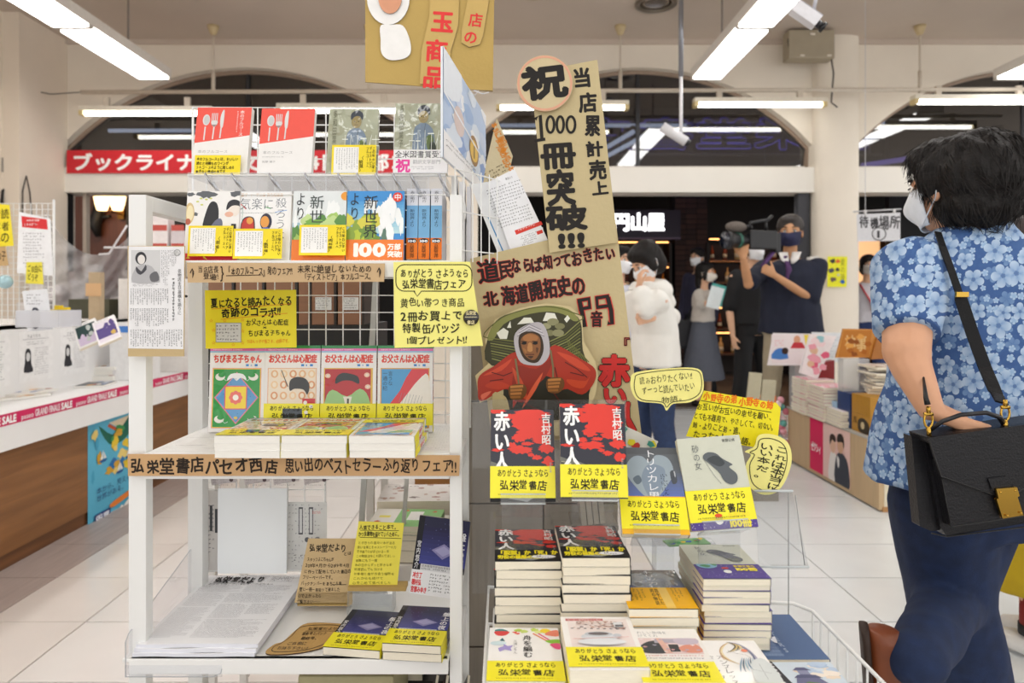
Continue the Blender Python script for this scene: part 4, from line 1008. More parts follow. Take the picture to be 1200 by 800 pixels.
def pic4(a, w, h):
    a.rect(6, 46, 100, 122, 'e2a84a'); a.rect(8, 48, 94, 118, '4a9fd8'); a.poly([(104, 48), (70, 48), (58, 66), (46, 92), (26, 118), (8, 144), (30, 136), (104, 120)], 'dc3540', 0)
    a.poly([(104, 62), (84, 70), (60, 100), (36, 132), (30, 148), (104, 148)], 'f1ece2', 3); a.poly([(60, 150), (76, 128), (104, 122), (104, 150)], '6ab89c')
    a.text('言うな\n一通の杞', 10, 52, 22, 40, '1c3a58', bold=.01, vert=True)
    for k in range(8): a.line([(50 + k * 6, 96 + k), (44 + k * 6, 116 + k)], .6, '8a8a90')
def sp_comic(c):
    def f(a, w, h):
        a.rect(0, 0, w, h, 'e9e6ea'); a.rect(0, 0, w, 6, '1f8a4a'); a.text('お父さんは心配症', w * .2, h * .14, w * .6, h * .5, c, bold=.05, vert=True); a.rect(0, h * .66, w, h * .34, YEL)
    return f
GC = 'comics standing on the middle shelf'
OT = 'お父さんは心配症'
for k, (pc, title, pic, vol, lab, bd) in enumerate([
    (278, 'ちびまる子ちゃん', pic1, '2', 'comic with a green, blue diamond and yellow square cover, far left of the four', None),
    (342.5, OT, pic2, '1', 'comic with a cream cover of round shapes and red corner, second of the four', 1),
    (408, OT, pic3, '4', 'comic with a dark red picture and pale green shape, third of the four', 1),
    (474, OT, pic4, '5', 'comic with a blue picture crossed by red locks, right end of the four', 1)]):
    c = P(pc + 1.5, 506, 1.405)
    book('comic_book', lab, stand(c.x, c.y, SH1 + .002, 4), 113, 176, 15, cover='f1efee', art=comic(title, pic, vol), band=yband(44, 14) if bd else None, spine_art=sp_comic('dc3428'), group=GC, coat=1.0, cat='comic')
def c_comtop(q):
    def f(a, w, h):
        comic(['ちびまる子ちゃん', OT, OT][q], [pic2, pic3, pic4][q], '3')(a, w, h)
    return f
GS = 'comics lying in three piles on the middle shelf'
for k, (px, lab) in enumerate([(290, 'comic in the left pile on the middle shelf'), (368.5, 'comic in the middle pile on the middle shelf'), (447.5, 'comic in the right pile on the middle shelf')]):
    tp = book('comic_book', ['shrink-wrapped comic with yellow band, topmost of the left pile', 'shrink-wrapped comic with yellow band, topmost of the middle pile', 'shrink-wrapped comic mostly white, topmost of the right pile'][k], None, 113, 176, 12.5, cover='f1efee', art=c_comtop(k), band=yband(46, 4) if k < 2 else yband(30, 120), spine_art=sp_comic(['1f8a4a', '6a4ab0', 'dc3428'][k]), group=GS, pages=PAGEW, coat=1.0, cat='comic')
    stack(tp, X(px, 1.17), 1.168, SH1 + .0405, 12.5, 3, lab, GS, seed=k + 3, jit=.0015)
for k, (xa, xb, lab) in enumerate([(xl1 + .01, X(300, 1.3), 'printed sheet lying on the middle shelf left of the comic piles'), (X(480, 1.3), xr0 - .003, 'printed sheet lying on the middle shelf by the right post')]):
    t = thing('printed_sheet', lab, 'paper', lay((xa + xb) / 2, FD + .01, SH1 + .0002))
    b = MB(); w_ = xb - xa; b.box((-w_ / 2, 0, 0), (w_ / 2, .24, .0004), mat('f2f2f2', .6)); b.build('sheet', t)
    a = Art(.001, 0, 0, z=.0006, seed=k); a.fine(4, 4, w_ * 1000 - 8, 230, 34, '9a9a9e', size=.3); a.fine(4, 120, w_ * 500, 4, 1, '3a3a3e'); a.fine(4, 190, w_ * 500, 5, 1, '3a3a3e'); a.fine(w_ * 500, 215, w_ * 400, 5, 1, '3a3a3e'); a.build('print', t, Matrix.Translation((-w_ / 2, .24, 0)))

# --- lower shelf
t = thing('white_board', 'blank white board standing in front of the low mesh panel', 'board', stand(*P(296, 671, 1.47), tilt=1))
b = MB(); w_ = 81 / FPX * 1.47; b.box((-w_ / 2, 0, 0), (w_ / 2, 99 / FPX * 1.47, .004), mat('e9edf0', .5, nz=(9, .01)), bev=.001); b.build('board', t)
def d6(a):
    a.fine(338, 590, 42, 76, 16, '8a8a90', size=.4, dens=.6)
    for x in (350, 362): a.rect(x, 594, 5, 32, '5a5c62'); a.rect(x + 1, 596, 3, 28, 'dadada')
    a.text('さようなら', 366, 598, 10, 4, 'd84a40'); a.ell(360, 632, 3, 3, '66686e', 10); a.ell(372, 631, 3, 2.4, '8a8c90', 10); a.fine(344, 644, 30, 20, 4, '4a4a50', size=.5, dens=.25)
sheet('printed_notice', 'printed grey notice with two tall drawings hanging on the low mesh panel', 'notice', 1.49, [(335, 588), (383, 588), (383, 667), (335, 667)], mat('dcdcda', .6), d6, th=.0006)
def d6b(a):
    a.fine(244, 590, 12, 60, 12, '77777c', size=.5, dens=.6); a.rect(246, 592, 3, 30, '4a4c50'); a.rect(252, 596, 3, 28, '4a4c50')
sheet('printed_notice', 'narrow strip of a printed notice left of the blank white board', 'notice', 1.492, [(242, 575), (257, 575), (257, 668), (242, 668)], mat('dcd8d4', .6), d6b, th=.0006)
for k, px in enumerate([262, 301, 335, 371]):
    def dd(a, px=px): a.fine(px - 13, 561, 26, 9, 3, '8c8486', size=.5); a.ell(px + 9, 562, 2.4, 2.4, '5a4a4c', 10)
    sheet('price_slip', ['pinkish grey paper slip hanging left under the middle shelf', 'second grey paper slip under the middle shelf', 'third grey paper slip under the middle shelf', 'rightmost grey paper slip under the middle shelf'][k], 'slip', 1.485 - .004 * k, [(px - 16, 556), (px + 17, 556), (px + 15, 565 - k), (px - 14, 568)], mat('c9c1c2', .6), dd, th=.0004)
# pile of free papers with curled sheets
t = thing('paper_pile', 'thick pile of white free newspapers on the lower shelf', 'papers', lay(X(231, 1.22) , FD - .012, SH2 + .001, 0))
b = MB(); pw = mat('f4f5f8', .6, nz=(20, .01)); pws = mat('e3e5ee', .7, nz=None, wave=(50, .06, 'Z'))
zs = [0, .006, .013, .02]
for k in range(3):
    vs = []; nx, ny = 14, 8; fs = []
    for s in (0, 1):
        for j in range(ny + 1):
            for i in range(nx + 1):
                u_, v_ = i / nx, j / ny
                wv = .0009 * math.sin(u_ * 9 + k * 2) * (1 - v_) if not (k == 2 and s) else -.0008 * math.cos(u_ * 5)
                vs.append((-.108 + .216 * u_ + .002 * k, .30 * v_ - .003 * (1 - k), zs[k + s] + (wv if (k or s) else max(wv, 0))))
    N = (nx + 1) * (ny + 1)
    for j in range(ny):
        for i in range(nx):
            a0 = j * (nx + 1) + i; fs.append((N + a0, N + a0 + 1, N + a0 + nx + 2, N + a0 + nx + 1))
    b.add(vs, fs, pw, smooth=True)
    rim = [i for i in range(nx + 1)] + [(j + 1) * (nx + 1) - 1 for j in range(1, ny + 1)] + [ny * (nx + 1) + i for i in range(nx - 1, -1, -1)] + [j * (nx + 1) for j in range(ny - 1, 0, -1)]
    b.add(vs, [(rim[i], rim[(i + 1) % len(rim)], N + rim[(i + 1) % len(rim)], N + rim[i]) for i in range(len(rim))], pws)
b.build('sheets', t)
def mmprint(a):
    k = '50505c'
    a.line([(24, 8), (140, 8), (140, 46), (24, 46)], .9, '2a2a2e', closed=True); a.text('弘栄堂だより', 28, 10, 108, 34, '1c1c20', bold=.05, hand=1.3)
    a.line([(150, 12), (196, 12), (196, 38), (150, 38)], .5, k, closed=True); a.fine(152, 14, 42, 22, 4, k); a.text('ありがとうございました。さようなら', 24, 48, 140, 8, '3c3c44', bold=0, hand=1)
    for x0, y0, w_, h_, r in ((14, 58, 92, 34, 12), (110, 58, 96, 34, 12), (14, 96, 70, 60, 20), (88, 96, 118, 44, 14), (88, 146, 60, 60, 18), (152, 146, 54, 44, 14), (14, 162, 68, 120, 34), (88, 212, 118, 70, 20)): a.fine(x0, y0, w_, h_, r, k, size=.55, dens=.95)
a = Art(.001, 0, 0, z=.0225, dz=.0001, seed=9); mmprint(a); a.build('print', t, Matrix.Translation((-.106, .30, 0)))
# clear side guard
t = thing('clear_guard', 'clear plastic guard with rounded corners at the left end of the lower shelf', 'guard', (xl0 + .006, FD - .02, SH2 - .03))
b = MB(); T = Matrix(((0, 0, 1, 0), (1, 0, 0, 0), (0, 1, 0, 0), (0, 0, 0, 1)))
b.slab([(0, 0), (.3, 0), (.3, .13), (.27, .135), (.01, .07), (0, .06)], 0, .002, clear('guard_plastic', (252, 252, 253), .12, .05, .06), T)
b.box((0, -.0025, 0), (.17, -.0005, .02), ac); b.build('panel', t)
b = MB(); b.tube([(0, 0, 0), (0, .0, .06), (0, .01, .07), (0, .27, .135)], .0009, mat('a9adb2', .3), 5); b.tube([(0, -.002, 0), (.155, -.002, 0), (.168, -.002, .006), (.17, -.002, .014)], .0009, mat('a9adb2', .3), 5); b.build('edge', t)
# kraft sign, yellow sign
def d7(a):
    k = '2a2014'
    a.text('弘栄堂だより', 359, 640, 44, 9.5, k, bold=.035, hand=1); a.text('とは', 400, 649, 9, 4.5, k, bold=.02, hand=1)
    for i, s_ in enumerate(['スタッフよこちゃんが', '2011年4月から2019年4月', 'に作って配布していた書店の', 'フリーペーパーです。', 'バックナンバーを あちこち側', '壁に一冊一冊貼って来ました', 'のでよかったら', 'ご覧下さい──']):
        a.text(s_, 357 - i * 1.4, 655.5 + i * 6.7, [32, 52, 56, 38, 48, 48, 28, 28][i], 5, k, bold=.015, hand=1)
    a.line([(388, 686), (405, 686)], .6, k)
t = sheet('kraft_sign', 'kraft card with handwritten lines leaning on the lower shelf by the paper pile', 'sign', 1.38, [(357, 636), (415, 636), (405, 706), (345, 706)], kraft('cbb083'), d7, th=.002, tilt=12)
b = MB(); b.box((-.055, -.004, -.002), (.055, .02, -.0), kraft('b99a5c')); b.box((-.055, -.006, -.03), (.05, 0, 0), kraft('b99a5c')); b.build('foot_fold', t)
def d8(a):
    k = '2c2a10'
    a.text('人間できること本で。', 419, 617, 46, 6, k, bold=.03, hand=1); a.line([(420, 623.5), (466, 624)], .6, k); a.text('かつ良書物を届けていくために。', 418, 625, 50, 6, k, bold=.03, hand=1); a.line([(420, 631.5), (469, 633)], .6, k)
    for i in range(11): a.text(['とびきりの面白い本がある', '良い言葉とそのストーリーの力', '不思議で心がほどける一冊', 'この物語は今こそ読んでほしい', '最後にもう一度', 'あの日からずっと好きな本', '何度読んでも泣ける', 'お客様と本が出会う場所を', 'これからも続けて', '心をこめて並べました', 'ありがとうございました'][i], 418 - i * .6, 636 + i * 5, [44, 46, 38, 46, 26, 44, 34, 48, 36, 46, 34][i], 3.6, '6a661e', bold=0, hand=1)
sheet('yellow_sign', 'yellow card dense with handwriting standing beside the kraft card', 'sign', 1.36, [(418, 614), (472, 616), (465, 690), (408, 689)], mat('eee04a', .5, nz=(9, .02)), d8, th=.001, tilt=8)
t = thing('card_stand', 'folded kraft foot holding up the yellow handwritten card', 'stand', P(440, 689, 1.35))
b = MB(); b.box((-.055, 0, -.006), (.06, .03, .002), kraft('b99a5c')); b.build('foot', t)
t = thing('clear_box', 'small clear plastic block under the yellow handwritten card', 'box', P(430, 712, 1.36)); b = MB(); b.box((-.04, -.0, -.02), (.05, .05, .028), clear('block_plastic', (236, 240, 242), .5, .06, .15)); b.build('block', t)
def d9(a):
    k = '2a2014'
    a.line(smooth_poly([(338, 724), (372, 721.5), (388, 725), (389, 734), (376, 748), (356, 756), (324, 758), (319, 752), (326, 746), (332, 737)], 5), .8, k, closed=True)
    for s_, x, y, w_ in (('弘栄堂だより', 347, 724.5, 36), ('最新号とバック', 343, 731.5, 30), ('最終号。', 345, 738, 22), ('ご自由に', 332, 745, 24), ('お持ち下さい!!', 324, 751, 36)): a.text(s_, x, y, w_, 4.6, k, bold=.012, hand=.6)
    a.line([(345, 730.5), (386, 730.5)], .5, k)
pts = [(342, 718.5), (380, 719), (392, 723), (391, 736), (378, 751), (352, 759), (322, 761), (313, 757), (318, 748), (326, 744), (332, 730)]
c0 = P(352, 761, 1.226)
t = thing('kraft_label', 'rounded kraft label with a black outline lying on the lower shelf', 'sign', lay(c0.x, FD - .01, SH2 + .001))
SC = lambda q: ((q[0] - 352) / FPX * 1.24, (761 - q[1]) / 42 * .115)
b = MB(); b.slab([SC(q) for q in smooth_poly(pts, 4)], 0, .002, kraft('c29c5e'), edge=mat('4a3520', .8)); b.build('board', t)
a = Art(.001, 352, 761, z=.0024, seed=4); d9(a)
kx, ky = 1.24 / FPX / .001, .115 / 42 / .001
for i, v in enumerate(a.mb.v): a.mb.v[i] = (v[0] * kx - v[1] * 0, v[1] * ky, v[2])
a.build('lettering', t)
# books on the lower shelf
def c_yoru(a, w, h):
    a.rect(0, 0, w, h, '1a1a24'); a.rect(12, 0, w - 12, 92, '2a2a48')
    for i in range(9): a.rect(12, 20 + i * 8, w - 12, 8.2, '%02x%02x%02x' % (40 + i * 3, 38 + i * 4, 76 + i * 9))
    a.poly([(58, 50), (82, 64), (58, 80), (34, 64)], '8c88b8'); a.poly([(58, 54), (76, 64), (58, 74), (40, 64)], 'a5a2cc')
    for k in range(24): a.ell(a.rnd.uniform(14, 100), a.rnd.uniform(10, 90), .8, .8, '6a68a8', 6)
    a.rect(16, 92, 70, 12, 'd9d9dc'); a.text('日本推理作家協会賞受賞作', 18, 93, 66, 5, '3a3a40'); a.fine(18, 98.5, 60, 5, 1, '3a3a40')
    a.text('盤上の夜', 86, 24, 15, 68, 'f2f2f6', bold=.03, vert=True); a.text('宮内悠介', 3, 48, 9, 54, 'e6e6ea', bold=.02, vert=True)
def b_yoru(a, w, h):
    a.rect(0, 0, w, h, 'f1f1f3'); a.text('冲方丁\n穂村弘\n宮部みゆき', 3, 3, 32, 40, 'dc2428', bold=.05)
    a.fine(38, 4, 60, 36, 6, '4a4a50')
c = P(510, 697, 1.38); book('paperback', 'dark violet paperback with red-lettered white band standing at the right end of the lower shelf', stand(c.x - .0, c.y, c.z, 14, 0, -7), 105, 150, 14, cover='1a1a24', art=c_yoru, band=(0, 46, 'f1f1f3', b_yoru), group='books on the lower shelf')
o = book('paperback', 'dark violet paperback with yellow band lying alone in the middle of the lower shelf', lay(X(413, 1.215), FD - .015, SH2 + .001, -8), 105, 148, 14, cover='1a1a24', art=c_yoru, band=yband(52), group='books on the lower shelf', coat=.3)
o = book('paperback', 'dark violet paperback with yellow band, upper one of the pair by the right post', lay(X(483, 1.2), FD - .03, SH2 + .016, -6), 105, 148, 14, cover='1a1a24', art=c_yoru, band=yband(52), group='books on the lower shelf', coat=.3)
copy_thing(o, lay(X(483, 1.2) + .001, FD - .029, SH2 + .001, -5.4), 'dark violet paperback, lower one of the pair by the right post')
# colourful picture books further back, on a white side table
t = thing('side_table', 'white side table with stacked picture books behind the right post', 'table', (X(480, 1.75), 1.72, 0))
b = MB(); b.box((-.075, 0, .0), (.125, .42, .573), mat('e6e3e0', .5), bev=.004); b.build('cabinet', t)
def c_green(a, w, h):
    a.rect(0, 0, w, h, '8cc47a'); a.rect(0, 0, w * .36, h, 'efece2'); a.rect(w * .52, h * .15, w * .2, h * .5, 'f3f3ee'); a.rect(w * .1, h * .4, w * .16, h * .12, 'ece05a')
    for x, y in ((.45, .1), (.78, .8), (.88, .15), (.12, .75)): ragged(a, w * x, h * y, 7, 6, 'd8643c', 10, .3)
def c_map(c0, cs):
    def f(a, w, h):
        a.rect(0, 0, w, h, c0)
        for k in range(26): ragged(a, a.rnd.uniform(8, w - 8), a.rnd.uniform(8, h - 8), a.rnd.uniform(4, 14), a.rnd.uniform(4, 10), a.rnd.choice(cs), 12, .3)
        a.fine(10, h * .1, w * .6, h * .08, 1, '4a4a4a')
    return f
yb_ = 1.735; xb_ = X(473, 1.74)
pile = [('c9b8a4', ['a8604a', 'e8e0d4', '8a8a88'], 190, 150, 30, 'thick beige picture book at the bottom of the pile on the side table'),
        ('d8d6d0', ['3f7a68', 'c8503a', 'e9e6df', '9a9a98'], 185, 150, 24, 'white picture book with clock drawing, second from bottom of the side table pile'),
        ('3f6f5c', ['e0c23a', '24483c', '9fbfa8'], 180, 140, 14, 'dark green picture book in the side table pile'),
        ('eae6da', ['8cc47a'], 178, 140, 8, 'thin pale green book under the bright green one'),]
z = .575
for c0_, cs, w_, h_, t_, lab in pile:
    book('picture_book', lab, lay(xb_ + .01, yb_, z, -4), w_, h_, t_, cover=c0_, art=c_map(c0_, cs), group='picture books on the side table'); z += t_ / 1000 + .0008
book('picture_book', 'bright green and cream picture book on top of the side table pile', lay(xb_ - .005, yb_ - .004, z, -3), 182, 140, 15, cover='8cc47a', art=c_green, group='picture books on the side table')
book('picture_book', 'large white illustrated book behind the bright green one', lay(xb_ + .02, yb_ + .155, .575, 2), 230, 170, 110, cover='ece7e2', art=c_map('ece7e2', ['c8a898', 'e8e0dc', 'b89088', '8a7a74']), group='picture books on the side table')
t = thing('wooden_box', 'small brown wooden box behind the picture books', 'box', (X(506, 2.1), 2.16, 0)); b = MB(); b.box((-.06, 0, 0), (.1, .1, .68), mat('a8743c', .5, wave=(6, .15, 'Z'))); b.build('case', t)
# things peeking out below the lower shelf
t = thing('kraft_box', 'olive kraft box edge under the lower shelf', 'box', (X(405, 1.27), 1.27, 0)); b = MB(); w_ = 112 / FPX * 1.27 / 2; b.box((-w_, 0, .0), (w_, .2, Z(792.5, 1.27)), mat('a39c78', .6), bev=.004); b.build('case', t)
t = thing('low_crate', 'dark crate of records under the lower shelf at right', 'crate', (X(480, 1.5), 1.5, 0)); b = MB(); b.box((-.1, 0, 0), (.125, .2, Z(798, 1.5)), mat('26221f', .5)); b.build('case', t)
book('box_set', 'black boxed set with gold ornament lying under the lower shelf', lay(X(462, 1.5), 1.5, Z(798, 1.5) + .001), 125, 150, 25, cover='24221c', art=c_map('24221c', ['4a4228', '8a7a3c']), cat='box', group=None)
book('picture_book', 'brown-edged book on top of the black boxed set', lay(X(466, 1.5), 1.52, Z(798, 1.5) + .027), 120, 120, 12, cover='c9b090')
for k, px in enumerate([478, 490, 503, 515]):
    c = P(px, 800, 1.42)
    book('slipcase', ['dark slipcase leaning under the lower shelf, left of four', 'dark red slipcase leaning under the lower shelf, second of four', 'dark grey slipcase leaning under the lower shelf, third of four', 'black slipcase leaning under the lower shelf, right of four'][k], Matrix.Translation((c.x, 1.40, Z(798, 1.5) - .09)) @ Matrix.Rotation(R(25), 4, 'Y') @ Matrix(((0, 0, -1, 0), (-1, 0, 0, 0), (0, 1, 0, 0), (0, 0, 0, 1))), 80, 150, 6, cover=['3a2c2c', '54262a', '3c3c42', '1c1c20'][k], cat='slipcase', coat=.5, group='slipcases under the lower shelf')
# dark back unit with brown boxed books seen through the mesh
UD = 1.85
t = thing('low_cabinet', 'dark low cabinet behind the rack carrying brown boxes', 'cabinet', (X(340, UD), UD, 0))
b = MB(); zt_ = Z(381, UD); b.box((X(238, UD) - X(340, UD), .02, .9), (X(432, UD) - X(340, UD), .3, zt_), mat('181716', .5)); 
b.build('case', t)
for px in (240, 430):
    for y in (.04, .27): b = MB(); b.box((X(px, UD) - X(340, UD) - .01, y, 0), (X(px, UD) - X(340, UD) + .01, y + .02, .9), mat('d4d2ce', .5)); b.build('leg', t)
for k, (p0, p1) in enumerate([(238, 270), (273, 306), (309, 345), (347.5, 361), (363, 391), (394, 424)]):
    t = thing('brown_box', ['brown wood-grain file box with dark edges, far left behind the mesh', 'brown wood-grain file box second from left behind the mesh', 'brown wood-grain file box just right of the yellow poster edge', 'narrow brown file box between two labelled ones', 'brown file box with white label left of centre behind the mesh', 'brown file box with white label nearest the leaning grey leg'][k], 'box', (X((p0 + p1) / 2, UD), UD, zt_ + .001), 'brown boxes behind the mesh')
    hw = (p1 - p0) / 2 / FPX * UD; b = MB(); b.box((-hw, 0.02, 0), (hw, .25, Z(322, UD) - zt_), mat('8a6146', .5, wave=(3, .15, 'Z'))); b.box((hw - .004, .018, 0), (hw + .003, .25, Z(322, UD) - zt_), mat('2c2420', .4)); b.build('case', t)
    if k in (0, 2, 4, 5):
        b = MB(); b.box((-.022, .0165, .04), (.022, .0195, .075), mat('dcdcd8', .5)); lb = b.build('sticker', t)
        a = Art(.001, 0, 0, seed=k, z=0); a.fine(2, 2, 40, 24, 4, '6a6a6a'); a.fine(2, 27, 38, 5, 1, '2a2a2a'); a.build('print', lb, Matrix.Translation((-.022, .016, .075)) @ Matrix.Rotation(R(90), 4, 'X'))

# ---------------------------------------------------------------- book stand at right
CL = clear('acrylic', (250, 251, 252), .1, .03, .03)
CLE = mat('c9d0d2', .15, nz=(10, .02))
# grey-brown wood cabinet behind the acrylic
t = thing('wood_cabinet', 'grey-brown wood-grain cabinet standing behind the book stand and cardboard board', 'cabinet', (X(548, 1.62), 1.62, 0))
gw = mat('857d72', .5, wave=(5, .16, 'X'))
xw = X(725, 1.62) - X(548, 1.62)
b = MB(); b.box((0, .02, 0), (xw, .42, Z(397, 1.62)), mat('6f675e', .5)); b.build('carcass', t)
zz = [.0, .42, .76, Z(470, 1.62), Z(397, 1.62)]
for i in range(4):
    for j in range(2):
        b = MB(); b.box((j * xw / 2 + .002, 0, zz[i] + .002), ((j + 1) * xw / 2 - .002, .02, zz[i + 1] - .002), gw, bev=.001); b.build('panel', t)
t = thing('row_of_papers', 'grey card slips standing in a row behind the second red and black book', 'slips', (X(682, 1.5), 1.5, Z(616, 1.5)))
for i in range(4):
    b = MB(); b.box((i * .0135, 0, 0), (i * .0135 + .0115, .06, .058), mat('a59c8c', .6), Matrix.Rotation(R(-6), 4, 'Y')); b.build('slip', t)
b = MB(); b.box((-.02, .0, -.01), (.08, .1, 0), mat('857d72', .5)); b.build('ledge', t)
# wire wagon carrying everything
TB = .698
wg = thing('wire_wagon', 'white wire basket wagon carrying piles of books in the foreground', 'wagon', (.26, 1.0, 0))
xa, xb, ya, yb2 = X(566, .93), .545, .78, 1.30
def wt(pts, r, name, n=6):
    b = MB(); b.tube([(p[0] - .26, p[1] - 1.0, p[2]) for p in pts], r, WP, n); return b.build(name, wg)
wt([(xa, ya, TB), (xb, ya, TB), (xb, yb2 - .1, TB), (xb - .02, yb2 - .07, TB), (xa, yb2, TB), (xa, ya, TB)], .0035, 'rim')
wt([(xa, ya, TB - .07), (xb, ya, TB - .07), (xb, yb2 - .08, TB - .07), (xa, yb2, TB - .07), (xa, ya, TB - .07)], .003, 'lower_rim')
b = MB()
for i in range(15):
    y = ya + i * (yb2 - .1 - ya) / 14
    for x in (xa, xb): b.tube([(x - .26, y - 1.0, TB - .07), (x - .26, y - 1.0, TB)], .0018, WP, 5)
o = b.build('wire_sides', wg); o['kind'] = 'stuff'
b = MB(); b.box((xa - .26 + .004, ya - 1 + .004, TB - .074), (xb - .26 - .004, yb2 - 1 - .085, TB - .07), mat('e9e9e6', .5)); b.build('bottom', wg)
for x in (xa + .01, xb - .01):
    for y in (ya + .01, yb2 - .09):
        b = MB(); b.tube([(x - .26, y - 1, 0), (x - .26, y - 1, TB - .075)], .009, WP, 8); b.build('leg', wg)
t = thing('display_box', 'flat white box inside the wagon raising the book piles', 'box', (0, 0, TB - .0695))
b = MB(); b.box((xa + .01, ya + .012, 0), (.40, yb2 - .09, .071), mat('ececea', .5)); b.build('box', t)
BZ = TB + .002
# --- piles
def px_at(px, d): return X(px, d)
tp = book('paperback', 'red and black paperback with black band, topmost of the leftmost tall pile', None, 105, 148, 14, cover='262634', art=c_akai, band=(0, 46, '17171a', b_akai), coat=.3)
d0 = 1.08; zt1 = .832
stack(tp, X(619, d0), d0, zt1, 14, 9, 'red and black paperback in the leftmost tall pile', 'leftmost tall pile', seed=2, jit=.002)
tp = book('paperback', 'red and black paperback with black band, topmost of the second tall pile', None, 105, 148, 14, cover='262634', art=c_akai, band=(0, 46, '17171a', b_akai), coat=.8)
stack(tp, X(699, 1.055), 1.055, .847, 14, 10, 'red and black paperback in the second tall pile', 'second tall pile', seed=5, jit=.002)
tp = book('paperback', 'grey-blue paperback with an orange-yellow band, topmost of the short pile', None, 105, 148, 13, cover='62686f', art=c_tori, band=(0, 74, 'f2b60e', b_tori), coat=1)
stack(tp, X(778, 1.03), 1.03, .779, 13, 6, 'grey-blue paperback in the short pile with the orange-yellow band', 'short pile with orange-yellow band', seed=8, jit=.0015)
tp = book('paperback', 'pale grey-green paperback with a starry purple band, topmost of the right tall pile', None, 105, 148, 10, cover='cdd0c0', art=c_suna, band=(0, 56, '574694', b_suna), coat=.3)
stack(tp, X(864, 1.06) , 1.06, .812, 10, 11, 'pale paperback in the right tall pile', 'right tall pile', seed=11, jit=.003)
# front row
def front(name, lab, px, d, z, n, t_, **k):
    tp = book(name, lab + ', topmost', None, 105, 148, t_, **k)
    stack(tp, X(px, d), d, z, t_, n, lab, 'books in the front row', seed=int(px), jit=.0015)
front('paperback', 'white paperback with colourful fruit cover in the front row', 616.5, .905, .740, 2, 18, cover='f5f4f2', art=c_fune, band=yband(50), coat=.3)
front('paperback', 'white paperback with a coffee cup cover in the front row', 715, .89, .764, 2, 24, cover='f6f3f0', art=c_coffee, band=yband(50, 6), coat=.3)
front('paperback', 'white paperback with a pinkish photo cover in the front row', 803, .875, .753, 2, 19, cover='f4f2ef', art=c_ureshii, band=yband(50, 4), coat=.3)
front('paperback', 'white paperback with a flowing-haired figure drawing in the front row', 885, .862, .742, 2, 16, cover='f7f6f5', art=c_girl, band=yband(34, 0), coat=.3)
def c_blue(a, w, h):
    a.rect(0, 0, w, h, '4f6890'); a.rect(12, 0, 26, h - 10, '6f86aa')
    for k in range(13): a.text('日本文学の町', 10, 4 + k * 10.6, 30, 7, '90a4c2', bold=.02)
    a.text('LETTERS', 42, 8, 12, h - 26, 'a9bad2', bold=.03, vert=True); a.poly([(30, 56), (40, 46), (52, 50), (48, 62), (36, 66)], 'e9eef4'); a.poly([(34, 84), (48, 78), (44, 100), (40, 98)], 'f2f5f8')
book('paperback', 'blue paperback with white sketch lying flat behind the front row at right', lay(.447, 1.04, TB - .012, 0), 105, 148, 12, cover='4f6890', art=c_blue)
def c_castle(a, w, h):
    a.rect(0, 0, w, h, 'cfdbe6'); 
    for k in range(12): ragged(a, a.rnd.uniform(50, w), a.rnd.uniform(4, 40), 14, 7, a.rnd.choice(['e9d9c4', 'b9cbe0', 'f0e6da', 'a9c0da']), 14, .3)
    a.rect(0, 60, w, 90, '8ba36a'); a.poly([(30, 58), (38, 38), (52, 30), (66, 38), (76, 58)], '6d6f90'); a.rect(44, 22, 16, 12, '8d90ac'); a.poly([(38, 24), (66, 24), (58, 16), (46, 16)], '5d5f80'); a.poly([(32, 44), (74, 44), (66, 36), (40, 36)], '55577a')
    for k in range(16): ragged(a, a.rnd.uniform(10, w), a.rnd.uniform(62, 140), 13, 8, a.rnd.choice(['7d9a5c', 'a8b878', '6d8a50', 'c4b888']), 14, .3)
    a.rect(0, 100, w, 50, '6a6aa8'); a.poly([(0, 0), (16, 0), (34, h), (0, h)], '2c2a30'); a.text('天守の城', 2, 4, 14, 90, 'e9e9ee', bold=.03, vert=True)
book('paperback', 'paperback with a painted castle cover in the wagon corner', lay(.443, .885, TB - .012, 0), 105, 148, 12, cover='cfdbe6', art=c_castle)
t = thing('booklet', 'colourful booklet sticking out behind the right tall pile', 'booklet', lay(X(800, 1.25), 1.235, .80, 10)); b = MB(); b.box((-.03, 0, 0), (.05, .03, .002), mat('6fa86a', .5)); b.build('cover', t)
a = Art(.001, 0, 0, z=.0024, seed=3)
for k in range(14): ragged(a, a.rnd.uniform(4, 74), a.rnd.uniform(4, 26), 5, 4, a.rnd.choice(['e8c83a', 'c8443a', '4a9a5c', '3a6ab8', 'f0e8d8']), 10, .3)
a.build('print', t, Matrix.Translation((-.03, .03, 0)))
t2 = thing('book_riser', 'clear riser behind the right tall pile', 'riser', (X(800, 1.25), 1.24, TB)); b = MB(); b.box((-.05, 0, .004), (.06, .04, .80 - TB - .001), CL); b.build('riser', t2)
